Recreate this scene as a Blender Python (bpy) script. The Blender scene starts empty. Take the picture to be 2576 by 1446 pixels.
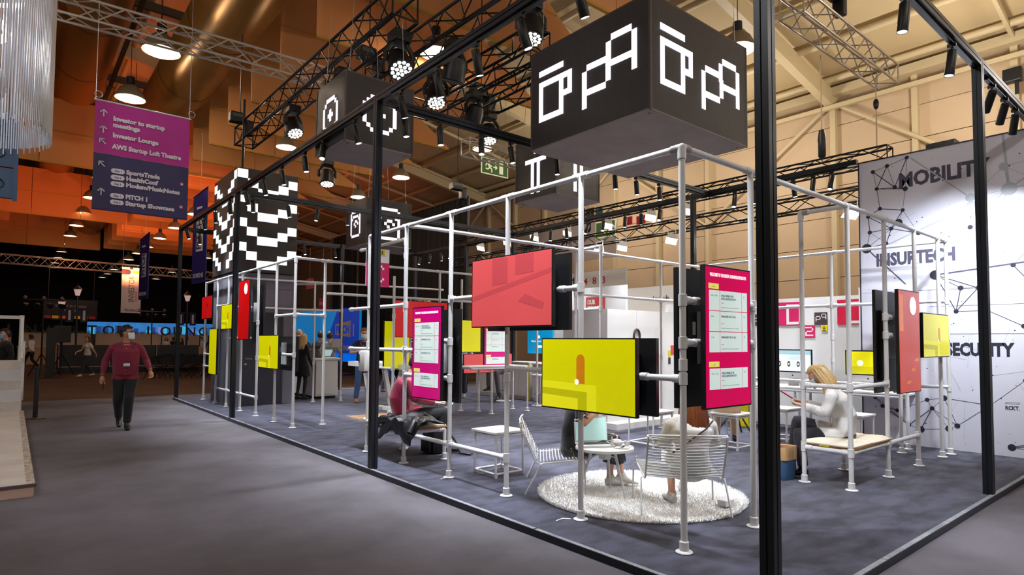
import bpy, bmesh, math, random
from mathutils import Vector, Matrix
random.seed(7)
SC = bpy.context.scene
COL = SC.collection
PI = math.pi

# ------------------------------------------------------------------ camera
_yaw, _pit, _rol = math.radians(50.432), math.radians(2.491), math.radians(0.352)
_f = Vector((math.cos(_pit)*math.cos(_yaw), math.cos(_pit)*math.sin(_yaw), math.sin(_pit)))
_r = _f.cross(Vector((0, 0, 1))).normalized(); _u = _r.cross(_f)
_r2 = _r*math.cos(_rol) + _u*math.sin(_rol); _u2 = -_r*math.sin(_rol) + _u*math.cos(_rol)
_cd = bpy.data.cameras.new('camera'); CAM = bpy.data.objects.new('camera', _cd); COL.objects.link(CAM)
CAM.matrix_world = Matrix(((_r2.x, _u2.x, -_f.x, -3.25), (_r2.y, _u2.y, -_f.y, -1.61), (_r2.z, _u2.z, -_f.z, 1.55), (0, 0, 0, 1)))
_cd.sensor_width = 36; _cd.lens = 1519.3/2576*36; _cd.shift_y = 70.3/2576; _cd.clip_end = 200; _cd.clip_start = .05
SC.camera = CAM
# ------------------------------------------------------------------ world, exposure
W = bpy.data.worlds.new('hall_air'); SC.world = W; W.use_nodes = True
W.node_tree.nodes['Background'].inputs[0].default_value = (1.0, .86, .74, 1)
W.node_tree.nodes['Background'].inputs[1].default_value = 0.12
vs = SC.view_settings; vs.view_transform = 'Standard'; vs.look = 'None'; vs.gamma = 1; vs.use_curve_mapping = False; vs.exposure = 0.0
cy = SC.cycles; cy.use_adaptive_sampling = True; cy.adaptive_threshold = .2; cy.adaptive_min_samples = 16; cy.max_bounces = 4; cy.diffuse_bounces = 2; cy.glossy_bounces = 2; cy.transmission_bounces = 3; cy.transparent_max_bounces = 6
cy.use_denoising = True; cy.caustics_reflective = False; cy.caustics_refractive = False; cy.sample_clamp_indirect = 6
# ------------------------------------------------------------------ large lights: added bare hall fill, standing in for unbuilt high-bay lamps
def lamp(kind, loc, energy, color=(1, 1, 1), to=None, size=.1, spot=60, blend=.6):
    d = bpy.data.lights.new(kind.lower()+'_light', kind); d.energy = energy; d.color = color
    if kind == 'AREA': d.shape = 'DISK'; d.size = size
    else: d.shadow_soft_size = size
    if kind == 'SPOT': d.spot_size = math.radians(spot); d.spot_blend = blend
    o = bpy.data.objects.new(kind.lower()+'_light', d); COL.objects.link(o); o.location = loc
    if to is not None:
        o.rotation_euler = (Vector(to)-Vector(loc)).to_track_quat('-Z', 'Y').to_euler()
    return o
WARM = (1, .80, .58); COOL = (.86, .92, 1.0); NEUT = (1, .93, .86); RED = (1, .25, .09)
for hx, hy, e in ((-7, -6, 420), (1, -6, 500), (9, -6, 420), (16, -4, 420), (16, 3, 420), (16, 10, 400), (16, 17, 400), (-7, 4, 420), (-9, 14, 300)):
    lamp('POINT', (hx, hy, 8.2), e, NEUT, size=.35)
for hx, hy, hz, e in ((2.5, 24, 5.2, 900), (6, 30, 5.0, 1100), (-2, 31, 5.0, 900), (2, 39, 5.0, 900)):    # red stage wash of the far hall, aimed at the ceiling
    lamp('SPOT', (hx, hy, hz), e, RED, to=(hx, hy+3, 10), size=.4, spot=140, blend=.8)

# ------------------------------------------------------------------ materials
def lin(c):
    c = c/255.0
    return c/12.92 if c <= .04045 else ((c+.055)/1.055)**2.4
def rgb(t): return (lin(t[0]), lin(t[1]), lin(t[2]), 1)
MATS = {}
def mat(name, col, rough=.6, metal=0, var=.06, scale=6, bump=0, bscale=80, emit=0, spec=.5, sheen=0, alpha=1, trans=0, coat=0):
    if name in MATS: return MATS[name]
    m = bpy.data.materials.new(name); m.use_nodes = True; nt = m.node_tree; b = nt.nodes['Principled BSDF']
    tc = nt.nodes.new('ShaderNodeTexCoord'); nz = nt.nodes.new('ShaderNodeTexNoise'); nz.inputs['Scale'].default_value = scale; nz.inputs['Detail'].default_value = 4
    nt.links.new(tc.outputs['Object'], nz.inputs['Vector'])
    mx = nt.nodes.new('ShaderNodeMix'); mx.data_type = 'RGBA'
    c = rgb(col)
    mx.inputs['A'].default_value = tuple(max(0, v*(1-var)) for v in c[:3])+(1,)
    mx.inputs['B'].default_value = tuple(min(1, v*(1+var)) for v in c[:3])+(1,)
    nt.links.new(nz.outputs['Fac'], mx.inputs['Factor']); nt.links.new(mx.outputs['Result'], b.inputs['Base Color'])
    b.inputs['Roughness'].default_value = rough; b.inputs['Metallic'].default_value = metal
    b.inputs['Specular IOR Level'].default_value = spec
    if coat: b.inputs['Coat Weight'].default_value = coat; b.inputs['Coat Roughness'].default_value = .08
    if sheen: b.inputs['Sheen Weight'].default_value = sheen
    if alpha < 1: b.inputs['Alpha'].default_value = alpha
    if trans: b.inputs['Transmission Weight'].default_value = trans
    if emit:
        nt.links.new(mx.outputs['Result'], b.inputs['Emission Color']); b.inputs['Emission Strength'].default_value = emit
    if bump:
        n2 = nt.nodes.new('ShaderNodeTexNoise'); n2.inputs['Scale'].default_value = bscale; n2.inputs['Detail'].default_value = 3
        nt.links.new(tc.outputs['Object'], n2.inputs['Vector'])
        bp = nt.nodes.new('ShaderNodeBump'); bp.inputs['Strength'].default_value = bump; bp.inputs['Distance'].default_value = .01
        nt.links.new(n2.outputs['Fac'], bp.inputs['Height']); nt.links.new(bp.outputs['Normal'], b.inputs['Normal'])
    MATS[name] = m
    return m
def two_tone(name, c1, c2, scale, lo=.35, hi=.65, rough=.95, fine=None, bump=.5, stretch=(1, 1, 1), sheen=0):
    """cloudy mix of two colours (carpet, concrete, rust) with a fine second grain"""
    m = mat(name, c1, rough, spec=.15, bump=bump, bscale=260)
    nt = m.node_tree; b = nt.nodes['Principled BSDF']
    tc = nt.nodes.new('ShaderNodeTexCoord'); mp = nt.nodes.new('ShaderNodeMapping'); mp.inputs['Scale'].default_value = stretch
    nt.links.new(tc.outputs['Object'], mp.inputs['Vector'])
    nz = nt.nodes.new('ShaderNodeTexNoise'); nz.inputs['Scale'].default_value = scale; nz.inputs['Detail'].default_value = 6; nz.inputs['Roughness'].default_value = .6
    nt.links.new(mp.outputs['Vector'], nz.inputs['Vector'])
    rp = nt.nodes.new('ShaderNodeMapRange'); rp.inputs['From Min'].default_value = lo; rp.inputs['From Max'].default_value = hi
    nt.links.new(nz.outputs['Fac'], rp.inputs['Value'])
    mx = nt.nodes.new('ShaderNodeMix'); mx.data_type = 'RGBA'; mx.inputs['A'].default_value = rgb(c1); mx.inputs['B'].default_value = rgb(c2)
    nt.links.new(rp.outputs['Result'], mx.inputs['Factor']); out = mx.outputs['Result']
    if fine:
        n3 = nt.nodes.new('ShaderNodeTexNoise'); n3.inputs['Scale'].default_value = fine; n3.inputs['Detail'].default_value = 2
        nt.links.new(tc.outputs['Object'], n3.inputs['Vector'])
        m3 = nt.nodes.new('ShaderNodeMix'); m3.data_type = 'RGBA'; m3.blend_type = 'OVERLAY'; m3.inputs['Factor'].default_value = .55
        nt.links.new(out, m3.inputs['A']); nt.links.new(n3.outputs['Fac'], m3.inputs['B']); out = m3.outputs['Result']
    nt.links.new(out, b.inputs['Base Color'])
    if sheen: b.inputs['Sheen Weight'].default_value = sheen
    return m

WHITE = mat('white_powder_coat', (226, 226, 228), .32, var=.02, spec=.5)
PAPER = mat('white_laminate', (228, 226, 224), .5, var=.02)
DGREY = mat('anthracite_aluminium', (44, 48, 55), .35, metal=.55, var=.08)
BLACK = mat('black_metal', (14, 14, 16), .4, var=.1)
BLKPL = mat('black_plastic', (12, 13, 16), .45, var=.1, bump=.05)
STEEL = mat('brushed_aluminium', (176, 174, 172), .35, metal=.9, var=.1)
CHROME = mat('chrome', (205, 205, 208), .18, metal=1, var=.03)
CARPET = two_tone('grey_needle_felt', (94, 90, 94), (120, 116, 124), .55, fine=420, bump=.6)
CARPETB = two_tone('brown_needle_felt', (84, 66, 54), (98, 78, 64), .5, fine=420, bump=.6)
CARPETN = two_tone('navy_pile_carpet', (34, 36, 56), (80, 80, 104), 2.6, .38, .62, fine=300, bump=1.0, stretch=(1.0, 2.2, 1), sheen=.25)

# ------------------------------------------------------------------ mesh builder
class MB:
    def __init__(s): s.v = []; s.f = []
    def add(s, vs_, fs_):
        o = len(s.v); s.v += [tuple(v) for v in vs_]; s.f += [tuple(i+o for i in f) for f in fs_]; return s
    def box(s, a, b):
        x0, y0, z0 = a; x1, y1, z1 = b
        return s.add([(x0, y0, z0), (x1, y0, z0), (x1, y1, z0), (x0, y1, z0), (x0, y0, z1), (x1, y0, z1), (x1, y1, z1), (x0, y1, z1)],
                     [(0, 3, 2, 1), (4, 5, 6, 7), (0, 1, 5, 4), (1, 2, 6, 5), (2, 3, 7, 6), (3, 0, 4, 7)])
    def bbox(s, a, b, r=.01):
        """box with chamfered edges"""
        bm = bmesh.new(); bmesh.ops.create_cube(bm, size=1)
        for v in bm.verts: v.co = Vector([a[i]+(v.co[i]+.5)*(b[i]-a[i]) for i in range(3)])
        bmesh.ops.bevel(bm, geom=bm.edges[:], offset=r, segments=2, affect='EDGES', profile=.6)
        bm.verts.ensure_lookup_table()
        s.add([v.co[:] for v in bm.verts], [[v.index for v in f.verts] for f in bm.faces]); bm.free(); return s
    def obox(s, c, ax, ay, az):
        """oriented box: centre and three half-axis vectors"""
        c, ax, ay, az = map(Vector, (c, ax, ay, az))
        P = [c+ax*i+ay*j+az*k for k in (-1, 1) for j in (-1, 1) for i in (-1, 1)]
        return s.add(P, [(0, 2, 3, 1), (4, 5, 7, 6), (0, 1, 5, 4), (1, 3, 7, 5), (3, 2, 6, 7), (2, 0, 4, 6)])
    def cyl(s, p, q, r, n=12, r2=None, cap=True):
        p, q = Vector(p), Vector(q); r2 = r if r2 is None else r2
        d = (q-p).normalized(); a = d.orthogonal().normalized(); b = d.cross(a); V = []
        for c, rr in ((p, r), (q, r2)):
            V += [c+(a*math.cos(2*PI*i/n)+b*math.sin(2*PI*i/n))*rr for i in range(n)]
        F = [(i, (i+1) % n, n+(i+1) % n, n+i) for i in range(n)]
        if cap: F += [tuple(range(n-1, -1, -1)), tuple(range(n, 2*n))]
        return s.add(V, F)
    def tube(s, pts, r, n=8, closed=False, rs=None):
        pts = [Vector(p) for p in pts]; m = len(pts); V = []; up = None
        for i, p in enumerate(pts):
            if closed: d = (pts[(i+1) % m]-pts[i-1]).normalized()
            else: d = (pts[min(i+1, m-1)]-pts[max(i-1, 0)]).normalized()
            if up is None: up = d.orthogonal().normalized()
            up = (up-d*up.dot(d)); up = up.normalized() if up.length > 1e-6 else d.orthogonal().normalized()
            b = d.cross(up); rr = rs[i] if rs else r
            V += [p+(up*math.cos(2*PI*k/n)+b*math.sin(2*PI*k/n))*rr for k in range(n)]
        F = []; lim = m if closed else m-1
        for i in range(lim):
            j = (i+1) % m
            F += [(i*n+k, i*n+(k+1) % n, j*n+(k+1) % n, j*n+k) for k in range(n)]
        if not closed: F += [tuple(range(n-1, -1, -1)), tuple((m-1)*n+k for k in range(n))]
        return s.add(V, F)
    def lathe(s, prof, c=(0, 0, 0), axis=(0, 0, 1), n=20, close=True):
        c = Vector(c); d = Vector(axis).normalized(); a = d.orthogonal().normalized(); b = d.cross(a); V = []; m = len(prof)
        for r, z in prof: V += [c+d*z+(a*math.cos(2*PI*i/n)+b*math.sin(2*PI*i/n))*max(r, 1e-4) for i in range(n)]
        F = [(k*n+i, k*n+(i+1) % n, (k+1)*n+(i+1) % n, (k+1)*n+i) for k in range(m-1) for i in range(n)]
        if close: F += [tuple(range(n-1, -1, -1)), tuple((m-1)*n+i for i in range(n))]
        return s.add(V, F)
    def prism(s, poly, o, ex, ey, ez):
        """polygon (list of 2d) in plane o+ex*u+ey*v, extruded by ez"""
        o, ex, ey, ez = map(Vector, (o, ex, ey, ez)); n = len(poly)
        V = [o+ex*u+ey*v for u, v in poly]+[o+ex*u+ey*v+ez for u, v in poly]
        return s.add(V, [tuple(range(n-1, -1, -1)), tuple(range(n, 2*n))]+[(i, (i+1) % n, n+(i+1) % n, n+i) for i in range(n)])
    def ball(s, c, r, n=12, m=8, sc=(1, 1, 1)):
        c = Vector(c); V = [c+Vector((0, 0, -r*sc[2]))]; F = []
        for j in range(1, m):
            t = -PI/2+PI*j/m
            V += [c+Vector((r*sc[0]*math.cos(t)*math.cos(2*PI*i/n), r*sc[1]*math.cos(t)*math.sin(2*PI*i/n), r*sc[2]*math.sin(t))) for i in range(n)]
        V.append(c+Vector((0, 0, r*sc[2]))); L = len(V)-1
        F += [(0, 1+(i+1) % n, 1+i) for i in range(n)]
        F += [(1+j*n+i, 1+j*n+(i+1) % n, 1+(j+1)*n+(i+1) % n, 1+(j+1)*n+i) for j in range(m-2) for i in range(n)]
        F += [(L, 1+(m-2)*n+i, 1+(m-2)*n+(i+1) % n) for i in range(n)]
        return s.add(V, F)
    def pix(s, rows, o, ex, ey, ez, u):
        """pixel glyph: '#' cells become one joined raised plate; o = upper left corner, ex right, ey down"""
        o, ex, ey, ez = map(Vector, (o, ex, ey, ez)); idx = {}; V = []; F = []
        on = {(i, j) for j, r in enumerate(rows) for i, ch in enumerate(r) if ch == '#'}
        def vid(i, j, k):
            if (i, j, k) not in idx: idx[(i, j, k)] = len(V); V.append(o+ex*(u*i)+ey*(u*j)+ez*k)
            return idx[(i, j, k)]
        for i, j in on:
            F.append((vid(i, j, 1), vid(i, j+1, 1), vid(i+1, j+1, 1), vid(i+1, j, 1)))
            for (di, dj), (a, b) in {(-1, 0): ((i, j), (i, j+1)), (1, 0): ((i+1, j+1), (i+1, j)), (0, -1): ((i+1, j), (i, j)), (0, 1): ((i, j+1), (i+1, j+1))}.items():
                if (i+di, j+dj) not in on: F.append((vid(*a, 1), vid(*a, 0), vid(*b, 0), vid(*b, 1)))
        return s.add(V, F)
    def mesh(s, name, m, smooth=False):
        me = bpy.data.meshes.new(name); me.from_pydata(s.v, [], s.f); me.update()
        for mm in (m if isinstance(m, (list, tuple)) else [m]): me.materials.append(mm)
        if smooth:
            me.polygons.foreach_set('use_smooth', [True]*len(me.polygons)); me.set_sharp_from_angle(angle=math.radians(38))
        return me

def tag(o, label=None, cat=None, group=None, kind=None):
    if label: o['label'] = label
    if cat: o['category'] = cat
    if group: o['group'] = group
    if kind: o['kind'] = kind
    return o
def put(name, data, parent=None, inv=True):
    o = bpy.data.objects.new(name, data); COL.objects.link(o)
    if parent is not None:
        o.parent = parent
        if inv: o.matrix_parent_inverse = parent_mat(parent).inverted()
    return o
WM = {}
def parent_mat(p):
    return WM.get(p.name, Matrix())
def thing(name, label, cat, loc=(0, 0, 0), rz=0, group=None):
    o = bpy.data.objects.new(name, None); COL.objects.link(o); o.location = loc; o.rotation_euler = (0, 0, rz); o.empty_display_size = .1
    WM[o.name] = Matrix.Translation(loc) @ Matrix.Rotation(rz, 4, 'Z')
    return tag(o, label, cat, group)
def part(name, mb, m, parent, smooth=False, label=None, kind=None):
    """mesh in world coordinates below a thing or a part"""
    o = put(name, mb.mesh(name, m, smooth), parent)
    return tag(o, label, kind=kind)
def solo(name, mb, m, label, cat, group=None, smooth=False):
    return tag(put(name, mb.mesh(name, m, smooth)), label, cat, group)
def struct(name, mb, m, smooth=False, label=None):
    return tag(put(name, mb.mesh(name, m, smooth)), label, kind='structure')
def copy_tree(o, parent=None):
    c = o.copy(); COL.objects.link(c)
    if parent is not None: c.parent = parent
    for ch in list(o.children): copy_tree(ch, c)
    return c
def clone(root, loc, rz=0, label=None, group=None):
    c = copy_tree(root); c.location = loc; c.rotation_euler = (0, 0, rz)
    if label: c['label'] = label
    if group: c['group'] = group
    return c
def text(name, body, o, right, up, size, m, parent, align='LEFT', bold=0, ext=.002, width=None):
    """flat lettering as thin raised type; o = baseline start"""
    cu = bpy.data.curves.new(name, 'FONT'); cu.body = body; cu.size = size; cu.align_x = align; cu.extrude = ext; cu.offset = bold; cu.resolution_u = 2
    cu.materials.append(m)
    r, u = Vector(right).normalized(), Vector(up).normalized(); n = r.cross(u)
    ob = bpy.data.objects.new(name, cu); COL.objects.link(ob)
    M = Matrix(((r.x, u.x, n.x, o[0]), (r.y, u.y, n.y, o[1]), (r.z, u.z, n.z, o[2]), (0, 0, 0, 1)))
    ob.parent = parent
    ob.matrix_parent_inverse = parent_mat(parent).inverted(); ob.matrix_basis = M
    if width: FIT.append((ob, width, M))
    return ob
FIT = []
def ordinal(i): return ['first', 'second', 'third', 'fourth', 'fifth', 'sixth', 'seventh', 'eighth', 'ninth', 'tenth', 'eleventh', 'twelfth', 'thirteenth', 'fourteenth', 'fifteenth', 'sixteenth', 'seventeenth', 'eighteenth', 'nineteenth', 'twentieth'][i]
# ================================================================== THE SETTING
struct('floor', MB().box((-26, -14, -.1), (20, 17.55, 0)), CARPET, label='grey needle-felt carpet of the aisle')
struct('floor_far', MB().box((-26, 17.56, -.1), (20, 82, -.002)), CARPETB, label='brown carpet of the far hall')
struct('floor_booth', MB().box((.03, .03, 0), (7.2, 16.08, .052)), CARPETN, label='dark navy carpet of the raised booth floor')
struct('floor_booth_back', MB().box((7.2, .03, .001), (8.6, 16.08, .05)), CARPETN, label='navy carpet strip behind the booth frame')

BEIGE = mat('beige_wall_panel', (214, 186, 150), .7, var=.05, scale=1.5)
SEAM = mat('dark_wall_seam', (52, 38, 28), .8)
CREAM = mat('cream_roof_deck', (206, 182, 138), .7, var=.06, scale=1.2)
CREAMS = mat('cream_painted_steel', (214, 194, 152), .5, var=.05)
DARKW = mat('dark_far_wall', (30, 25, 24), .9, var=.2)
# hall wall behind the booth: cladding panels between columns
wr = struct('wall_right', MB().box((20.05, -12, 0), (20.3, 82, 11.2)), SEAM)
pm = MB().box((-.05, .02, .012), (.05, 2.59, 1.108)).mesh('wall_panel', BEIGE)
for i in range(-3, 27):
    for j in range(3, 9):
        o = put('wall_panel', pm, wr); o.location = (20, 5.16+i*2.616-2.616, .62+j*1.12+.0)
lower = MB().box((-.05, .02, .012), (.05, 2.59, 3.97)).mesh('wall_panel', BEIGE)
for i in range(-3, 27):
    o = put('wall_panel', lower, wr); o.location = (20, 5.16+i*2.616-2.616, 0)
colm = MB().box((-.22, -.09, 0), (0, .09, 10.75)).mesh('wall_column', CREAMS)
for i in range(-2, 18):
    o = put('wall_column', colm, wr); o.location = (19.95, 5.16+i*2.616, 0)
for a in range(4):                                                     # wind bracing between columns
    y0 = 7.776+a*10.46
    part('wall_brace', MB().cyl((19.7, y0, 10.4), (19.7, y0+5.2, 6.6), .07, 8), CREAMS, wr)
    part('wall_brace', MB().cyl((19.7, y0, 10.4), (19.7, y0-5.2, 6.6), .07, 8), CREAMS, wr)
part('eave_beam', MB().box((19.4, -12, 10.55), (19.75, 60, 10.85)), CREAMS, wr)
part('eave_beam', MB().box((19.35, -12, 10.05), (19.5, 60, 10.2)), CREAMS, wr)
# roof: two pitched slopes on rafters and round purlins
SL = .18
def roofz(x): return 10.95+SL*(20-x) if x > -7 else 10.95+SL*27-SL*(-7-x)
rf = struct('ceiling', MB().add([(20.3, -14, roofz(20.3)), (-7, -14, roofz(-7)), (-7, 82, roofz(-7)), (20.3, 82, roofz(20.3)), (-30, -14, roofz(-30)), (-30, 82, roofz(-30))], [(0, 1, 2, 3), (1, 4, 5, 2)]), CREAM)
for i in range(13):
    x = 18.9-i*2.05
    part('purlin', MB().cyl((x, -12, roofz(x)-.22), (x, 60, roofz(x)-.22), .11, 10), CREAMS, rf, smooth=True)
for i in range(6):
    y = 7.776-10.46+i*10.46
    part('rafter', MB().obox((6.4, y, roofz(6.4)-.55), (13.6, 0, -13.6*SL), (0, .14, 0), (0, 0, .28)), CREAMS, rf)
for i in range(12):
    y = 2.5+i*5.2
    part('roof_tie', MB().obox((12, y, roofz(12)-.3), (7.4, 0, -7.4*SL), (0, .05, 0), (0, 0, .07)), CREAMS, rf)
struct('wall_far', MB().box((-30, 80, 0), (20, 80.4, 16)), DARKW)
struct('wall_left', MB().box((-27.4, -14, 0), (-27, 80, 12)), DARKW)

# acoustic drop sheets: vertical fabric panels hung in rows under the roof, each with stitched seams
ORANGE = mat('orange_acoustic_fabric', (206, 138, 78), .85, var=.05, scale=.8, sheen=.2)
STITCH = mat('mustard_seam_tape', (186, 138, 44), .8)
def drop_sheet(y, x0, x1, zb, zt, point, label):
    r = thing('acoustic_sheet', label, 'acoustic sheet', ((x0+x1)/2, y, zb), group='orange acoustic sheets under the roof')
    n = max(1, round((x1-x0)/2.1)); w = (x1-x0)/n
    def top(x): return zt if x < x0+point*(x1-x0) else zt-(zt-zb-.05)*(x-x0-point*(x1-x0))/((1-point)*(x1-x0)+1e-6)
    for i in range(n):
        a, b = x0+i*w, x0+(i+1)*w-.02
        part('fabric_panel', MB().prism([(a, zb), (b, zb), (b, top(b)), (a, top(a))], (0, y, 0), (1, 0, 0), (0, 0, 1), (0, .05, 0)), ORANGE, r)
    zz = zb+1.15
    while zz < zt-.2:
        xe = x1 if point >= 1 else x0+point*(x1-x0)+(1-point)*(x1-x0)*(zt-zz)/(zt-zb)
        part('seam_tape', MB().box((x0, y-.012, zz), (xe-.05, y-.001, zz+.035)), STITCH, r); zz += 1.15
    part('hem', MB().box((x0, y-.015, zb-.02), (x1-.1, y+.06, zb+.03)), STITCH, r)
for k in range(-2, 18):
    y = 10.69+k*2.29
    if k >= 0: drop_sheet(y, 1.52, 7.9, 8.0, 11.2 if k < 3 else 10.6, .25, 'orange acoustic sheet with pointed end, %s row from the camera' % ordinal(k+2))
    else: drop_sheet(y, 1.52, 7.9, 8.0, 11.6, .25, 'orange acoustic sheet with pointed end, %s row from the camera' % ordinal(k+2))
for i, (y, zb) in enumerate(((25.6, 7.9), (37.5, 7.9), (50.3, 7.9))):
    drop_sheet(y, -13, 1.4, zb, 10.3, 1, 'wide orange sheet crossing below the ventilation ducts, %s across the hall' % ordinal(i))
for k in range(9):
    drop_sheet(13.0+k*4.6, -12.6, -3.6, 8.6, 11.0, 1, 'orange sheet beside the chain chandelier side of the ducts, %s in depth' % ordinal(k))
# ventilation ducts
DUCT = mat('golden_duct_foil', (176, 130, 66), .34, metal=.55, var=.1, scale=.7)
def duct(x, z, r, label):
    t = thing('ventilation_duct', label, 'duct', (x, 20, z-r))
    y = 3.0; i = 0
    while y < 77:
        part('duct_section', MB().cyl((x, y, z), (x, y+3.96, z), r, 40, cap=False), DUCT, t, smooth=True)
        part('joint_band', MB().cyl((x, y+3.93, z), (x, y+4.0, z), r+.012, 40, cap=False), DUCT, t, smooth=True); y += 4.0
    for yy in range(6, 76, 6): part('hanger', MB().cyl((x, yy, z+r), (x, yy, roofz(x)), .012, 6), BLACK, t)
duct(-1.75, 11.0, .82, 'large golden ventilation duct above the chain chandelier')
duct(.69, 9.75, .82, 'large golden ventilation duct above the hanging magenta sign')
for i, y in enumerate((6, 13, 20, 27, 34)):                            # service beams between the ducts
    part('service_beam', MB().box((-7, y-.06, 11.9), (3, y+.06, 12.15)), mat('brown_steel', (96, 84, 70), .7), rf)
    part('service_rail', MB().box((-.62, y, 11.6), (-.5, y+6.9, 11.75)), mat('brown_steel', (96, 84, 70), .7), rf)
# ================================================================== BOOTH FRAME (anthracite aluminium)
HT = 4.5; W8 = .085
fr = thing('booth_frame', 'dark grey aluminium portal frame around the whole booth', 'frame', (.05, .05, .055))
def grooved(a, b, w, d=.0):
    """square profile between a and b with a shadow groove on each long side"""
    a, b = Vector(a), Vector(b); ax = (b-a).normalized(); L = (b-a).length
    if abs(ax.z) > .9: e1, e2 = Vector((1, 0, 0)), Vector((0, 1, 0))
    else: e1 = Vector((0, 0, 1)); e2 = ax.cross(e1)
    h = w/2; g = .005
    prof = []
    for k in range(4):
        q = [(-h, -h), (-g, -h), (-g, -h+.008), (g, -h+.008), (g, -h)]
        for (u, v) in q:
            for _ in range(k): u, v = -v, u
            prof.append((u, v))
    return MB().prism(prof, a, e1, e2, ax*L)
posts = [(.05, .105), (.06, 4.95), (.06, 10.85), (.06, 16.02), (4.36, .06), (7.1, 5.28), (7.1, 10.85), (7.1, 13.06), (4.49, 15.95), (7.1, 16.02), (7.12, .06)]
for x, y in posts: part('post', grooved((x, y, .05), (x, y, HT), W8), DGREY, fr)
def beam(a, b, w=W8):
    o = part('beam', grooved(a, b, w), DGREY, fr); return o
zb_ = HT-W8/2
for ys in ((.11, 4.91), (4.99, 10.81), (10.89, 15.98)): beam((.06, ys[0], zb_), (.06, ys[1], zb_))
for xs in ((.1, 4.32), (4.4, 7.08)): beam((xs[0], .06, zb_), (xs[1], .06, zb_))
for y, x1 in ((4.95, 7.06), (10.85, 7.06), (16.02, 7.06)): beam((.1, y, zb_), (x1, y, zb_))
for ys in ((2.25, 5.24), (5.32, 10.81), (10.89, 13.02), (13.1, 15.98)): beam((7.1, ys[0], zb_), (7.1, ys[1], zb_))
# base rail with bright worn top edge
RAILTOP = two_tone('worn_rail_top', (118, 124, 134), (160, 164, 170), 4, rough=.4)
part('base_rail', MB().box((0, .0, 0), (.045, 16.08, .055)), DGREY, fr)
part('base_rail', MB().box((.045, 0, 0), (7.16, .045, .055)), DGREY, fr)
part('base_rail', MB().box((.045, 16.04, 0), (7.16, 16.08, .055)), DGREY, fr)
for i in range(8): part('rail_cap', MB().box((.004, .05+i*2.0, .055), (.042, 2.03+i*2.0, .059)), RAILTOP, fr)
for i in range(5): part('rail_cap', MB().box((.05+i*1.42, .004, .055), (1.46+i*1.42, .042, .059)), RAILTOP, fr)
# light tracks under the beams
TR = []
def track(a, b):
    part('light_track', MB().box(a, b), BLACK, fr)
for ys in ((.3, 4.6), (5.4, 10.5), (11.2, 15.7)): track((.042, ys[0], HT-W8-.03), (.078, ys[1], HT-W8))
for xs in ((.5, 4.1), (4.7, 6.9)): track((xs[0], .042, HT-W8-.03), (xs[1], .078, HT-W8))
for y in (4.95, 10.85, 16.02): track((.3, y-.018, HT-W8-.03), (6.9, y+.018, HT-W8))
for ys in ((2.4, 5.1), (5.6, 10.6), (11.1, 15.8)): track((7.082, ys[0], HT-W8-.03), (7.118, ys[1], HT-W8))

# ---------------- cylindrical track spotlights
GLOW = mat('lamp_lens_white', (244, 248, 255), .3, emit=9, var=.0)
def spotlight(loc, aim, label, power=270, group='black track spotlights of the booth', col=COOL, on=True):
    t = thing('track_spotlight', label, 'spotlight', loc, group=group)
    x, y, z = loc; d = (Vector(aim)-Vector(loc)).normalized()
    part('adapter', MB().box((x-.02, y-.035, z-.035), (x+.02, y+.035, z)), BLACK, t)
    j = Vector((x, y, z-.035)); k = j+Vector((0, 0, -.06))
    part('stem', MB().cyl(j, k, .011, 8), BLACK, t)
    c0 = k-d*.03; c1 = k+d*.21; r = .042
    part('barrel', MB().lathe([(.0, 0), (r*.9, 0), (r, .008), (r, .235), (r*.97, .24), (r*.86, .24), (r*.84, .21)], c0, d, 16, close=False), BLKPL, t, smooth=True)
    part('lens', MB().lathe([(0, .231), (r*.85, .231), (r*.85, .236), (0, .236)], c0, d, 16), GLOW, t)
    if on:
        l = lamp('SPOT', c0+d*.26, power, col, to=c0+d*3, size=.05, spot=78, blend=.9); l.parent = t; l.matrix_parent_inverse = parent_mat(t).inverted()
    return t
zt = HT-W8-.03
LY = [1.61, 2.3, 2.96, 3.64, 4.4, 5.61, 6.62, 7.33, 8.32, 9.26, 10.29, 11.4, 12.52, 13.55, 15.29]
aimL = [(1.6, 1.6, .5), (1.5, 1.7, 0), (1.3, 3.2, 0), (1.2, 3.7, 0), (1.5, 4.6, 0), (1.2, 5.0, 0), (-.9, 5.0, 0), (.5, 6.7, 0), (.7, 7.9, 0), (.9, 8.7, 0), (1, 9.7, 0), (.5, 11.0, 0), (.4, 12.3, 0), (.9, 13.5, 0), (1.0, 14.4, 0)]
for i, (y, a) in enumerate(zip(LY, aimL)):
    spotlight((.06, y, zt), a, 'black cylinder spotlight on the aisle-side top beam, %s from the near corner post' % ordinal(i))
for i, (x, a) in enumerate(zip([2.25, 3.5, 4.92, 5.47, 5.97], [(2.1, .5, 0), (3.2, .6, 0), (7.1, 1.6, 1.8), (7.1, 1.1, 2.2), (7.1, .6, 2.4)])):
    spotlight((x, .06, zt), a, 'black cylinder spotlight on the short end beam, %s from the near corner post' % ordinal(i))
for i, (x, a) in enumerate(zip([.42, .94, 1.61, 2.13, 3.03, 4.37, 4.92, 5.56], [(.8, 4.6, 0), (1, 4.5, 0), (1.0, 4.0, 0), (2.5, 4.4, 0), (3.0, 4.6, 0), (4.3, 4.6, 0), (5.2, 4.8, 0), (5.4, 4.5, 0)])):
    spotlight((x, 4.95, zt), a, 'black cylinder spotlight on the cross beam before the T cube, %s from the aisle' % ordinal(i))
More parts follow.
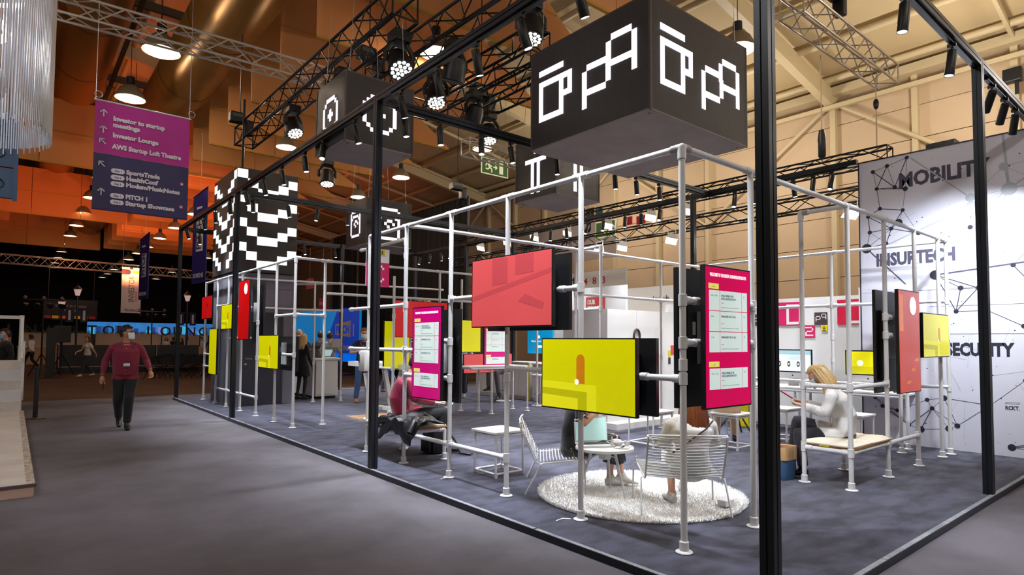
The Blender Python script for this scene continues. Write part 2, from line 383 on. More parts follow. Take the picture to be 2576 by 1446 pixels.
for i, y in enumerate([15.71, 15.09, 14.46, 13.89, 10.1, 9.41, 8.85, 8.14, 7.65, 7.01, 6.57, 6.08, 4.38, 3.98, 3.28, 2.94, 2.64]):
    spotlight((7.1, y, zt), (7.1+[-1.2, -.6, .3, -1.5][i % 4], y-[.2, -.3, .5][i % 3], 0), 'black spotlight on the rear top beam, %s counted from the far corner' % ordinal(i))
for i, x in enumerate([.35, 1.04, 1.67, 2.35]):
    spotlight((x, 10.85, zt), (x+[.1, .8, -.8, -.2][i], 10.6, 0), 'black spotlight on the middle cross beam beside the checkered tower, %s from the aisle' % ordinal(i))
for i, x in enumerate([.51, 3.33, 4.28, 5.37]):
    spotlight((x, 16.02, zt), (x+.2, 15.2, 0), 'black spotlight on the far cross beam behind the checkered tower, %s from the aisle' % ordinal(i))

# ================================================================== WHITE TUBE SCAFFOLDS
R = .0242
def upole(x, y, z1, parent, z0=.055, joints=()):
    p = part('pole', MB().cyl((x, y, z0+.004), (x, y, z1), R, 14), WHITE, parent, smooth=True)
    part('floor_flange', MB().lathe([(.06, 0), (.062, .004), (.058, .009), (.034, .014), (.0335, .075), (.0255, .082)], (x, y, z0), (0, 0, 1), 18), WHITE, p, smooth=True)
    for z in joints:
        part('tee_joint', MB().lathe([(R, -.045), (.0315, -.042), (.0315, .042), (R, .045)], (x, y, z), (0, 0, 1), 14), WHITE, p, smooth=True)
    return p
def urail(a, b, parent, cups=True):
    p = part('rail', MB().cyl(a, b, R, 14), WHITE, parent, smooth=True)
    if cups:
        A, B = Vector(a), Vector(b); d = (B-A).normalized()
        for q, s in ((A, 1), (B, -1)):
            part('socket', MB().lathe([(R, .02), (.0312, .024), (.0312, .085), (R, .09)], q, d*s, 14), WHITE, p, smooth=True)
    return p
def corner(x, y, z, dirs, parent):
    mb = MB()
    for d in dirs: mb.cyl(Vector((x, y, z)), Vector((x, y, z))+Vector(d)*.085, .0312, 14)
    mb.ball((x, y, z), .0315, 14, 8)
    part('corner_joint', mb, WHITE, parent, smooth=True)
T3 = 2.985
# --- near scaffold: U of rows x=.5, y=.98, x=6.7, y=5
s1 = thing('tube_scaffold', 'white tube scaffold around the lounge with the round rug', 'scaffold', (.5, 1, .055))
xs_ = .5
for y, jz in ((.98, (1.39, 1.02+.27, 1.55, 1.86)), (2, (2.02,)), (3, (1.2, .42)), (4, (1.14, 1.55, 2.02, .42)), (5, (1.14, 1.44, 2.0, .42)), (6, (1.5, .42))):
    upole(xs_, y, T3, s1, joints=jz)
for a, b in ((.98, 2), (2, 3), (3, 4), (4, 5), (5, 6)): urail((xs_, a, T3), (xs_, b, T3), s1)
corner(xs_, .98, T3, [(0, 1, 0), (1, 0, 0), (0, 0, -1)], s1)
urail((xs_, 3, .42), (xs_, 4, .42), s1); urail((xs_, 4, .42), (xs_, 5, .42), s1); urail((xs_, 5, .42), (xs_, 6, .42), s1)
urail((xs_, 2, 2.02), (xs_, 2.28, 2.02), s1); urail((xs_, 3.4, 2.02), (xs_, 4, 2.02), s1)
urail((xs_, .98, 1.29), (xs_, 1.38, 1.29), s1); urail((xs_, 2.3, 1.29), (xs_, 3.0, 1.29), s1)
for z in (1.14, 1.55): urail((xs_, 4, z), (xs_, 4.25, z), s1)
for z in (1.14, 1.44): urail((xs_, 4.5, z), (xs_, 5, z), s1)
for z in (2.0, 1.44): urail((xs_, 5, z), (xs_, 6.6, z), s1)
# end row
for x, jz in ((1.47, (1.55, 1.86)), (3.4, (1.1, .43)), (4.41, (1.1, .43, 1.65, 1.86)), (5.41, (.43, 1.65)), (6.33, (1.65,)), (6.68, (1.65, .95, 2.15))):
    upole(x, .98, T3, s1, joints=jz)
for a, b in ((.5, 1.47), (1.47, 3.4), (3.4, 4.41), (4.41, 5.41), (5.41, 6.33), (6.33, 6.68)): urail((a, .98, T3), (b, .98, T3), s1)
for z in (1.55, 1.86): urail((.5, .98, z), (.72, .98, z), s1); urail((1.3, .98, z), (1.47, .98, z), s1)
for z in (1.65, 1.86): urail((4.41, .98, z), (4.62, .98, z), s1)
urail((3.4, .98, 1.1), (4.41, .98, 1.1), s1); urail((3.4, .98, .43), (4.41, .98, .43), s1); urail((4.41, .98, .43), (5.41, .98, .43), s1)
# bench bay behind the end row
upole(3.41, 1.46, T3, s1, joints=(1.1, .43)); upole(4.42, 1.46, .43, s1)
urail((3.41, 1.46, T3), (3.41, .98, T3), s1); corner(3.41, 1.46, T3, [(0, -1, 0), (0, 0, -1)], s1)
for z in (1.1, .43): urail((3.41, .98, z), (3.41, 1.46, z), s1)
urail((4.42, .98, .43), (4.42, 1.46, .43), s1); urail((3.41, 1.46, .43), (4.42, 1.46, .43), s1)
# rear rows
for x, y in ((6.24, 1.43), (6.66, 1.48)): upole(x, y, .97, s1)
urail((6.24, 1.43, .97), (6.68, .98, .97), s1, False); urail((6.24, 1.43, .97), (6.24, 4.6, .97), s1)
for y in (2.5, 4.85): upole(6.68, y, T3, s1, joints=(2.15, 1.65, 1.3))
for z in (T3, 2.15): urail((6.68, .98, z), (6.68, 2.5, z), s1); urail((6.68, 2.5, z), (6.68, 4.85, z), s1)
for x in (3.45, 5.6): upole(x, 4.95, T3, s1, joints=(2.3, 1.3))
upole(3.5, 4.48, T3, s1, joints=(2.05,)); corner(3.5, 4.48, T3, [(0, 1, 0), (0, 0, -1)], s1)
urail((3.5, 4.48, T3), (3.5, 4.95, T3), s1); urail((3.5, 4.48, 2.05), (3.5, 4.95, 2.05), s1)
for z in (T3, 2.3): urail((3.45, 4.95, z), (5.6, 4.95, z), s1); urail((5.6, 4.95, z), (6.68, 4.9, z), s1)
urail((.5, 4.95, T3), (3.45, 4.95, T3), s1)
urail((6.68, 4.85, 2.3), (5.0, 4.95, 2.3), s1, False)
# --- bench bay of the aisle row
upole(1.04, 4.92, .43, s1); upole(1.04, 5.94, .43, s1); upole(.98, 5.86, T3, s1, joints=(2.0, 1.44, 2.75))
urail((1.04, 4.92, .43), (1.04, 5.94, .43), s1); urail((.5, 4.98, .43), (1.04, 4.92, .43), s1); urail((.5, 6, .43), (1.04, 5.94, .43), s1)
urail((.98, 5.86, T3), (.98, 7.3, T3), s1); corner(.98, 5.86, T3, [(0, 1, 0), (0, 0, -1)], s1)
# --- scaffold around the trestle table (row y=8.85) and screens behind
s2 = thing('tube_scaffold', 'white tube scaffold behind the trestle table carrying the C sign', 'scaffold', (2.1, 8.3, .055))
upole(2.1, 8.25, T3-.25, s2, joints=(1.05, 1.4, 2.0)); upole(2.85, 8.95, 2.4, s2, joints=(1.4, 2.0)); upole(3.5, 8.9, T3, s2, joints=(2.4,)); upole(4.26, 9.2, 2.9, s2)
for z in (1.05, 1.4): urail((2.1, 8.25, z), (2.1, 9.0, z), s2)
urail((1.1, 8.88, T3), (3.5, 8.9, T3), s2); urail((3.5, 8.9, T3), (6.2, 8.9, T3), s2); urail((1.1, 8.9, 2.4), (6.2, 8.9, 2.4), s2, False)
upole(6.2, 8.9, T3, s2)
for x, y in ((4.52, 8.9), (4.44, 8.35), (5.41, 8.83), (5.41, 8.34)): upole(x, y, .98, s2)
urail((3.9, 8.34, .99), (5.41, 8.34, .99), s2); urail((3.9, 8.88, .99), (5.41, 8.88, .99), s2); urail((5.41, 8.34, .99), (5.41, 8.88, .99), s2, False)
part('counter_board', MB().box((3.85, 8.32, 1.015), (5.44, 8.92, 1.04)), PAPER, s2)
# --- left scaffold around the checkered tower
s3 = thing('tube_scaffold', 'white tube scaffold in front of the checkered tower', 'scaffold', (.5, 8.82, .055))
ly = [8.82, 9.78, 10.86, 11.95, 13.0, 13.95, 15.1]
lj = [(1.3, 2.0), (1.3, 2.0), (1.9, 1.2, .42), (2.2, .42), (2.3, .42), (2.35, .42), (1.2, .9, 2.2)]
for y, j in zip(ly, lj): upole(.5, y, T3, s3, joints=j)
for a, b in zip(ly, ly[1:]): urail((.5, a, T3), (.5, b, T3), s3)
corner(.5, 8.82, T3, [(0, 1, 0), (1, 0, 0), (0, 0, -1)], s3)
urail((.5, 10.86, .42), (.5, 11.95, .42), s3); urail((.5, 11.95, .42), (.5, 13.0, .42), s3); urail((.5, 13.0, .42), (.5, 13.95, .42), s3)
urail((.5, 8.82, 2.0), (.5, 9.78, 2.0), s3); urail((.5, 8.82, 1.3), (.5, 9.4, 1.3), s3); urail((.5, 13, 2.35), (.5, 13.95, 2.35), s3)
for z in (1.2, .9): urail((.5, 14.3, z), (.5, 15.1, z), s3)
upole(1.07, 8.92, T3, s3, joints=(2.0,))
urail((.5, 8.82, T3), (1.07, 8.9, T3), s3); urail((.5, 8.82, 2.0), (1.07, 8.92, 2.0), s3); urail((1.07, 8.9, T3), (1.9, 8.88, T3), s3)
for x, y in ((2.47, 12.95), (3.11, 12.8)): upole(x, y, T3, s3, joints=(2.3, 1.0))
upole(2.2, 13.9, T3, s3, joints=(2.3,))
for z in (T3, 2.3): urail((1.95, 13.0, z), (2.47, 12.95, z), s3); urail((2.47, 12.95, z), (3.11, 12.8, z), s3); urail((2.2, 13.9, z), (3.11, 12.8, z), s3)
urail((2.47, 12.95, 1.08), (3.11, 12.8, 1.08), s3); urail((3.11, 12.8, T3), (6.0, 12.6, T3), s3)
urail((.5, 12.88, T3-.02), (1.95, 12.84, T3-.02), s3)
for z in (1.6, 2.3): urail((.5, 12.86, z), (1.95, 12.84, z), s3)
# ================================================================== LED CUBES
def led_mat(name, base):
    m = mat(name, base, .38, var=.1, spec=.5)
    nt = m.node_tree; b = nt.nodes['Principled BSDF']; tc = nt.nodes.new('ShaderNodeTexCoord')
    sx = nt.nodes.new('ShaderNodeSeparateXYZ'); nt.links.new(tc.outputs['Object'], sx.inputs['Vector'])
    ad = nt.nodes.new('ShaderNodeMath'); ad.operation = 'ADD'; nt.links.new(sx.outputs['X'], ad.inputs[0]); nt.links.new(sx.outputs['Y'], ad.inputs[1])
    def wave(src, k):
        q = nt.nodes.new('ShaderNodeMath'); q.operation = 'MULTIPLY'; q.inputs[1].default_value = k; nt.links.new(src, q.inputs[0])
        w = nt.nodes.new('ShaderNodeMath'); w.operation = 'SINE'; nt.links.new(q.outputs[0], w.inputs[0]); return w.outputs[0]
    p = nt.nodes.new('ShaderNodeMath'); p.operation = 'MAXIMUM'; nt.links.new(wave(ad.outputs[0], 2*PI/.014), p.inputs[0]); nt.links.new(wave(sx.outputs['Z'], 2*PI/.014), p.inputs[1])
    bp = nt.nodes.new('ShaderNodeBump'); bp.inputs['Strength'].default_value = .35; bp.inputs['Distance'].default_value = .004
    nt.links.new(p.outputs[0], bp.inputs['Height']); nt.links.new(bp.outputs['Normal'], b.inputs['Normal'])
    return m
LED = led_mat('led_panel_black', (38, 33, 34))
LEDR = mat('led_cube_edge', (74, 62, 58), .5)
LEDB = two_tone('led_cube_underside', (136, 124, 122), (150, 138, 134), 2, rough=.6)
PXL = mat('lit_led_white', (240, 232, 244), .5, emit=1.05, var=.06, scale=60)
PXW = mat('lit_led_cool_white', (236, 242, 244), .5, emit=1.0, var=.05, scale=50)
CUP = ["######..", "........", "########", "#....#.#", "#....#.#", "#....###", "#....#..", "#....#..", "######.."]
PP = [".####.", "#....#", "#....#", "#....#", "#####.", "#.....", "#....."]
QQ = [".####.", "#....#", "#....#", "#....#", ".#####", ".....#", ".....#"]
PLUS = ["..#####..", ".#.....#.", "#...#...#", "#..###..#", "#...#...#", ".#.....#.", "..#####.."]
PLUS = ["..#####..", ".#.....#.", "#.......#", "#...#...#", "#..###..#", "#...#...#", "#.......#", ".#.....#.", "..#####.."]
TT = ["..#...", "......", "######", ".#.#..", ".#.#..", ".#.#..", ".#.#..", ".#.#..", ".#.#.."]
TT = ["...#..", "......", "#######", "..#.#..", "..#.#..", "..#.#..", "..#.#..", "..#.#..", "..#.#..", "..#.#.."]
BOT = [".#######.", "#.......#", "#.#####.#", "##.....##", "#...##..#", "#..#..#.#", "#...#...#", "#.......#", "#.......#", "#.......#", ".#######."]
def led_cube(label, x0, y0, z0, sx, sy, h, glyphs, wires=()):
    x1, y1, z1 = x0+sx, y0+sy, z0+h
    t = thing('led_cube', label, 'LED cube', ((x0+x1)/2, (y0+y1)/2, z0), group='LED cubes hanging above the booth')
    e = .018
    part('led_panel', MB().box((x0, y0+e, z0+e), (x0+.05, y1-e, z1-e)), LED, t, label='black LED face towards the aisle')
    part('led_panel', MB().box((x0+e, y0, z0+e), (x1-e, y0+.05, z1-e)), LED, t, label='black LED face towards the short end')
    part('led_panel', MB().box((x1-.05, y0+e, z0+e), (x1, y1-e, z1-e)), LED, t)
    part('led_panel', MB().box((x0+e, y1-.05, z0+e), (x1-e, y1, z1-e)), LED, t)
    u = part('underside', MB().box((x0, y0, z0), (x1, y1, z0+e)), LEDB, t)
    for cx, cy_ in ((x0+.09, y0+.09), (x1-.09, y0+.09), (x0+.09, y1-.09), (x1-.09, y1-.09)):
        part('screw_hole', MB().cyl((cx, cy_, z0-.002), (cx, cy_, z0+.004), .02, 10), BLACK, u)
    part('top_plate', MB().box((x0, y0, z1-e), (x1, y1, z1)), LEDR, t)
    for cx, cy_ in ((x0, y0), (x1-e, y0), (x0, y1-e), (x1-e, y1-e)): part('edge_profile', MB().box((cx-.003, cy_-.003, z0), (cx+e+.003, cy_+e+.003, z1)), LEDR, t)
    for rows, face, a, z, uu in glyphs:
        if face == 'x': part('led_symbol', MB().pix(rows, (x0, a, z), (0, -1, 0), (0, 0, -1), (-.006, 0, 0), uu), PXL, t)
        else: part('led_symbol', MB().pix(rows, (a, y0, z), (1, 0, 0), (0, 0, -1), (0, -.006, 0), uu), PXL, t)
    for (wx, wy) in ((x0+.1, y0+.1), (x1-.1, y0+.1), (x0+.1, y1-.1), (x1-.1, y1-.1)):
        w = part('suspension_wire', MB().cyl((wx, wy, z1), (wx+.06*(1 if wx < (x0+x1)/2 else -1), wy, z1+1.2), .004, 6), STEEL, t)
        part('shackle', MB().ball((wx, wy, z1+.05), .022, 8, 6), CHROME, w)
    return t
led_cube('largest LED cube showing a cup and pixel letters, above the tube scaffold corner', 1.94, 2.36, 4.05, 1.98, 1.94, 1.30,
         [(CUP, 'x', 4.14, 5.06, .0745), (PP, 'x', 3.37, 4.86, .075), (QQ, 'x', 2.99, 5.09, .075),
          (CUP, 'y', 2.11, 5.06, .076), (PP, 'y', 2.9, 4.84, .077), (QQ, 'y', 3.27, 5.03, .077)])
led_cube('LED cube with a plus inside an octagon, behind the aisle-side top beam', .11, 6.03, 4.25, 1.06, 1.0, .98,
         [(PLUS, 'x', 6.76, 4.98, .056), (PLUS, 'y', .37, 4.98, .058)])
led_cube('LED cube showing a T symbol, partly hidden under the largest cube', 3.5, 5.45, 3.97, 1.04, 1.03, 1.05,
         [(TT, 'x', 6.22, 4.82, .075), (TT, 'y', 3.75, 4.82, .075)])
led_cube('far LED cube showing a pixel robot face, beside the C sign', 2.99, 11.29, 3.8, 1.2, 1.07, 1.1,
         [(BOT, 'x', 12.1, 4.66, .058), (BOT, 'y', 3.25, 4.72, .07)])
# ================================================================== CHECKERED TOWER
TGREY = two_tone('grey_wood_panel', (112, 110, 122), (128, 126, 138), 3, rough=.7, stretch=(1, 1, .15))
TDOOR = mat('dark_grey_door', (44, 44, 54), .55)
tw = thing('checkered_tower', 'tall tower with checkered LED screen above a grey panelled base', 'tower', (1.27, 13.87, .055))
tx0, tx1, ty0, ty1 = .62, 1.95, 12.92, 14.85
part('tower_base', MB().box((tx0, ty0, .055), (tx1, ty1, 3.1)), TGREY, tw)
for i in range(3):
    a = tx0+i*(tx1-tx0)/3
    part('wall_panel', MB().box((a+.004, ty0-.012, .06), (a+(tx1-tx0)/3-.004, ty0, 2.72)), TGREY, tw); part('wall_panel', MB().box((a+.004, ty0-.012, 2.76), (a+(tx1-tx0)/3-.004, ty0, 3.06)), TGREY, tw)
for i in range(3):
    a = ty0+i*(ty1-ty0)/3
    part('wall_panel', MB().box((tx0-.012, a+.004, .06), (tx0, a+(ty1-ty0)/3-.004, 3.06)), TGREY, tw)
d = part('door', MB().box((.78, ty0-.03, .06), (1.66, ty0-.012, 2.15)), TDOOR, tw)
part('door_frame', MB().box((.74, ty0-.036, .06), (.78, ty0-.005, 2.2)), TDOOR, d); part('door_frame', MB().box((1.66, ty0-.036, .06), (1.7, ty0-.005, 2.2)), TDOOR, d); part('door_frame', MB().box((.74, ty0-.036, 2.15), (1.7, ty0-.005, 2.2)), TDOOR, d)
part('door_handle', MB().cyl((.86, ty0-.03, 1.12), (.86, ty0-.07, 1.12), .01).cyl((.86, ty0-.07, 1.12), (.99, ty0-.07, 1.12), .01), CHROME, d)
part('lock_plate', MB().cyl((.86, ty0-.03, 1.0), (.86, ty0-.042, 1.0), .025), CHROME, d)
lx0, lx1, ly0, ly1, lz0, lz1 = tx0-.04, tx1+.02, ty0-.05, ty1, 3.12, 5.5
part('led_panel', MB().box((lx0, ly0, lz0), (lx1, ly1, lz1)), LED, tw)
for cx, cy_ in ((lx0, ly0), (lx1-.02, ly0), (lx0, ly1-.02)): part('edge_profile', MB().box((cx-.004, cy_-.004, lz0), (cx+.02, cy_+.02, lz1)), LEDR, tw)
def cells(cols, o, ex, nrm, m, ch=.2, per=.56):
    o = Vector(o); ex = Vector(ex)
    for a, b, dep in cols:
        z = lz1-.03-dep*ch+per
        while z > lz0+ch:
            if z <= lz1-.02:
                part('lit_cell', MB().obox(o+ex*((a+b)/2)+Vector((0, 0, z-ch/2))+Vector(nrm)*.5, ex*((b-a)/2), Vector((0, 0, ch/2)), Vector(nrm)*.5), m, tw)
            z -= per
wx, wy = (lx1-lx0)/6, (ly1-ly0)/8
cells([(0, wx, 0), (wx, 2*wx, 1), (2*wx, 4*wx, 2), (4*wx, 5*wx, 1.3), (5*wx, 6*wx-.02, .55)], (lx0, ly0, 0), (1, 0, 0), (0, -.006, 0), PXW)
cells([(.0, wy, .3), (wy, 2*wy, 1.1), (2*wy, 3*wy, 1.8), (3*wy, 5*wy, 2.6), (5*wy, 6*wy, 1.8), (6*wy, 7*wy, 1.0), (7*wy, 8*wy-.03, .1)], (lx0, ly1, 0), (0, -1, 0), (-.006, 0, 0), PXW)
part('mast', MB().cyl((.75, 13.1, 5.5), (.78, 13.2, 7.2), .03), BLACK, tw)

# ================================================================== SCREENS ON THE SCAFFOLD
YEL = mat('screen_yellow', (206, 202, 0), .25, emit=.62, var=.03, scale=1)
YEL2 = mat('screen_yellow_shade', (188, 184, 0), .25, emit=.58, var=.02)
YEL3 = mat('screen_yellow_light', (222, 218, 20), .25, emit=.62, var=.02)
ARCH = mat('screen_arch_orange', (200, 122, 20), .25, emit=.58, var=.25, scale=3)
REDS = mat('screen_red', (206, 80, 82), .25, emit=.58, var=.06, scale=1.2)
REDS2 = mat('screen_red_shade', (190, 72, 78), .25, emit=.5, var=.04)
REDD = mat('screen_deep_red', (196, 14, 16), .25, emit=.5, var=.05, scale=2)
REDO = mat('screen_red_orange', (206, 62, 30), .25, emit=.5, var=.08, scale=2)
MAG = mat('screen_magenta', (190, 4, 110), .25, emit=.62, var=.03)
MAG2 = mat('screen_crimson', (206, 0, 84), .25, emit=.62, var=.03)
CARD = mat('screen_card_mint', (206, 222, 218), .3, emit=.62, var=.02)
CARDY = mat('screen_tab_yellow', (224, 218, 104), .3, emit=.62, var=.02)
INKS = mat('screen_ink', (96, 108, 124), .4, emit=.3)
WHS = mat('screen_white', (240, 238, 238), .3, emit=.9)
CYAN = mat('screen_blue', (0, 134, 184), .25, emit=.58, var=.08, scale=2)
def screen(label, plane, c, a0, a1, z0, z1, face, art, back=True, arms=()):
    """flat screen in the plane x=c ('x') or y=c ('y'); face = -1 faces the aisle side, +1 faces inwards"""
    n = Vector((face, 0, 0)) if plane == 'x' else Vector((0, face, 0))
    rt = Vector((0, 0, 1)).cross(n); up = Vector((0, 0, 1))           # screen right seen from its front
    mid = Vector((c, (a0+a1)/2, z0)) if plane == 'x' else Vector(((a0+a1)/2, c, z0))
    w, h = a1-a0, z1-z0; t = thing('flat_screen', label, 'screen', mid, group='flat screens on the white scaffold')
    C0 = mid+up*h/2
    def bx(u0, u1, v0, v1, d0, d1):
        return MB().obox(C0+rt*((u0+u1)/2)+up*((v0+v1)/2)+n*((d0+d1)/2), rt*((u1-u0)/2), up*((v1-v0)/2), n*((d1-d0)/2))
    b = .012
    part('casing', bx(-w/2, w/2, -h/2, h/2, -.035, 0), BLKPL, t)
    part('rear_bulge', bx(-w*.36, w*.36, -h*.38, h*.30, -.062, -.035), BLKPL, t)
    dsp = part('display', bx(-w/2+b, w/2-b, -h/2+b, h/2-b, 0, .002), art[0], t)
    part('wall_plate', bx(-.11, .11, -.2, .2, -.085, -.062), WHITE, t)
    part('rating_label', bx(w*.2, w*.26, .02, .12, -.0645, -.062), PAPER, t)
    def px(u, v): return C0+rt*u+up*v
    art[1](dsp, px, rt, up, n, w-2*b, h-2*b)
    return t
def plate(dsp, pts, m, px, n, d=.003, name='picture_shape'):
    P = [px(u, v)+n*.002 for u, v in pts]; k = len(P)
    return part(name, MB().add([tuple(p) for p in P]+[tuple(p+n*(d-.002)) for p in P], [tuple(range(k)), tuple(range(2*k-1, k-1, -1))]+[(i, (i+1) % k, k+(i+1) % k, k+i) for i in range(k)]), m, dsp)
def art_arch(dsp, px, rt, up, n, w, h, fx=-.05, fz=.08, s=1.0):
    k = h*.42*s; r = k*.19; x = fx*w; z = fz*h
    plate(dsp, [(x-r, z-k/2), (x+r, z-k/2)]+[(x+r*math.cos(a), z+k/2-r+r*math.sin(a)) for a in [PI*i/8 for i in range(9)]], ARCH, px, n, .0034)
    if h > .3:
        for i, (q0, q1, top, mm) in enumerate(((-.5, .12, -.14, YEL3), (-.5, .02, -.24, YEL2), (-.5, -.08, -.34, YEL3))):
            plate(dsp, [(q0*w, -h/2), (q1*w, -h/2), (q1*w, top*h), (q0*w, top*h+.015)], mm, px, n, .0026+i*.0003)
        plate(dsp, [(x-r*.9+.1*r*math.cos(a)*5, z-k/2+.1*r*math.sin(a)*5+r*.3) for a in [2*PI*i/14 for i in range(14)]], WHS, px, n, .0042, 'picture_ball')
def art_yel(dsp, px, rt, up, n, w, h):
    art_arch(dsp, px, rt, up, n, w, h)
def art_yel_small(dsp, px, rt, up, n, w, h):
    art_arch(dsp, px, rt, up, n, w, h, .1, .02, .8)
def art_red(dsp, px, rt, up, n, w, h):
    for a, b_, c_, d_ in ((-.22, -.02, .1, .49), (.08, .3, .22, .49)):
        plate(dsp, [(a*w, c_*h), (b_*w, c_*h+.01), (b_*w, d_*h), (a*w, d_*h)], REDS2, px, n, .003)
    plate(dsp, [(-.5*w, -.12*h), (.5*w, .2*h), (.5*w, .26*h), (-.5*w, -.05*h)], REDS2, px, n, .0026)
    plate(dsp, [(.12*w, -.16*h), (.4*w, -.28*h), (.42*w, -.2*h), (.2*w, -.06*h)], REDS2, px, n, .0028)
def art_deep(dsp, px, rt, up, n, w, h):
    r = w*.16
    plate(dsp, [(w*.18+r*math.cos(a), h*.36+r*math.sin(a)) for a in [2*PI*i/18 for i in range(18)]], WHS, px, n, .0034, 'picture_ball')
def art_orange(dsp, px, rt, up, n, w, h):
    art_deep(dsp, px, rt, up, n, w, h)
    OR2 = mat('screen_orange', (226, 120, 40), .25, emit=.5)
    for a, b_ in ((.28, -.2), (.1, -.3), (-.12, -.42)):
        plate(dsp, [(a*w-.09*w, b_*h), (a*w+.12*w, b_*h), (a*w+.16*w, b_*h+.035), (a*w-.02*w, b_*h+.035)], OR2, px, n, .003)
    plate(dsp, [(-.48*w, .1*h), (-.3*w, .1*h), (-.3*w, .46*h), (-.48*w, .46*h)], OR2, px, n, .0026)
def art_blank(dsp, px, rt, up, n, w, h): pass
def art_small_dot(dsp, px, rt, up, n, w, h):
    r = .05
    plate(dsp, [(.05+r*.5*math.cos(a), .05+r*math.sin(a)) for a in [2*PI*i/12 for i in range(12)]], mat('screen_dark_spot', (60, 10, 14), .3, emit=.2), px, n, .003)
def art_schedule(dsp, px, rt, up, n, w, h):
    o = px(0, h*.435)+n*.0035
    text('lettering', 'WELCOME TO THE DIGITAL HUB INITIATIVE BOOTH', o, rt, up, .034, WHS, dsp, 'CENTER', .0012, .0004, w*.82)
    def row(v0, v1):
        plate(dsp, [(-w*.43, v0), (w*.43, v0), (w*.43, v1), (-w*.43, v1)], CARD, px, n, .003, 'schedule_card')
        for a in (-.2, .3): plate(dsp, [(w*a-.0015, v0), (w*a+.0015, v0), (w*a+.0015, v1), (w*a-.0015, v1)], MAG, px, n, .0036, 'card_rule')
    tabs = ((.385, h*.345), (-.175, -h*.215))
    for f, v in tabs:
        plate(dsp, [(-w*.44, v*1.0), (-w*.22, v), (-w*.22, v+.04), (-w*.44, v+.04)], CARDY, px, n, .003, 'day_tab')
        text('lettering', 'DAY' , px(-w*.33, v+.012)+n*.0036, rt, up, .014, INKS, dsp, 'CENTER', 0, .0002)
    rows = [(.19, .335, 'OFFICIAL OPENING OF THE\nDIGITAL HUB INITIATIVE BOOTH', '10:00 - 10:30'), (.04, .185, 'MANAGERS ON A CALL', '10:30'), (-.11, .035, 'MANAGERS ON A CALL', '11:30'), (-.375, -.225, 'OFFICIAL OPENING OF THE\nDIGITAL HUB INITIATIVE BOOTH', '11:00 - 11:30')]
    for v0, v1, tt, tm in rows:
        row(v0*h, v1*h)
        text('lettering', tt, px(-w*.17, v1*h-.045)+n*.0036, rt, up, .022, INKS, dsp, 'LEFT', .0006, .0002, w*.33)
        text('lettering', tm, px(-w*.40, v1*h-.045)+n*.0036, rt, up, .016, INKS, dsp, 'LEFT', 0, .0002, w*.14 if len(tm) > 6 else w*.06)
        text('lettering', 'Speakers', px(-w*.17, v1*h-.095)+n*.0036, rt, up, .010, INKS, dsp, 'LEFT', 0, .0002)
        text('lettering', 'Digital Hub hosts and start-up founders', px(-w*.17, v0*h+.022)+n*.0036, rt, up, .010, INKS, dsp, 'LEFT', 0, .0002, w*.4)
        text('lettering', '20', px(w*.34, v1*h-.04)+n*.0036, rt, up, .018, INKS, dsp, 'LEFT', 0, .0002)
XO, XI = .40, .585
screen('wide pale red screen, highest on the aisle side of the scaffold', 'x', XO, 2.25, 3.46, 1.69, 2.385, -1, (REDS, art_red))
screen('back of a black screen behind the wide pale red one', 'x', XI+.06, 2.25, 3.46, 1.66, 2.36, 1, (REDS, art_red))
screen('wide yellow screen with an arch and a white ball', 'x', XO, 1.325, 2.385, .975, 1.585, -1, (YEL, art_yel))
screen('back of a black screen behind the wide yellow one', 'x', XI+.06, 1.3, 2.36, .975, 1.585, 1, (YEL, art_yel))
screen('upright magenta schedule screen above the bench with the jacket', 'x', XO, 4.03, 4.655, .89, 1.945, -1, (MAG, art_schedule))
screen('back of a black screen behind the aisle schedule screen', 'x', XI+.06, 3.98, 4.6, .86, 1.915, 1, (MAG, art_schedule))
screen('upright crimson schedule screen beside the near corner pole', 'y', .88, .625, 1.265, 1.065, 2.125, -1, (MAG2, art_schedule))
screen('back of a black screen behind the crimson schedule screen', 'y', 1.13, .6, 1.24, 1.06, 2.12, 1, (MAG2, art_schedule))
screen('upright red screen with a white disc beside the canvas-covered bench', 'y', .88, 4.51, 5.21, .985, 2.18, -1, (REDO, art_orange))
screen('back of a black screen behind the upright red one at the short end', 'y', 1.13, 4.45, 5.15, .985, 2.18, 1, (REDO, art_orange))
screen('small yellow screen nearest the white network-pattern wall', 'y', .88, 5.33, 6.34, 1.385, 1.94, -1, (YEL, art_yel_small))
screen('small red screen, farthest on the tower scaffold', 'x', XO, 14.07, 15.05, 2.065, 2.62, -1, (REDD, art_small_dot))
screen('small yellow screen between two poles of the tower scaffold', 'x', XO, 12.28, 13.18, 1.79, 2.34, -1, (YEL, art_yel_small))
screen('narrow upright yellow screen, lowest on the tower scaffold', 'x', XO, 13.55, 14.22, .74, 1.81, -1, (YEL, art_blank))
screen('upright deep red screen with a white disc on the tower scaffold', 'x', XO, 11.11, 11.85, 1.56, 2.78, -1, (REDD, art_deep))
screen('back of a black screen behind the upright deep red one', 'x', XI+.1, 11.0, 11.75, 1.5, 2.75, 1, (REDD, art_deep))
screen('wide yellow screen nearest on the tower scaffold', 'x', XO, 9.33, 10.43, 1.03, 1.645, -1, (YEL, art_yel_small))
screen('back of a black screen behind the nearest tower-scaffold yellow one', 'x', XI+.1, 9.1, 10.2, 1.0, 1.62, 1, (YEL, art_yel_small))
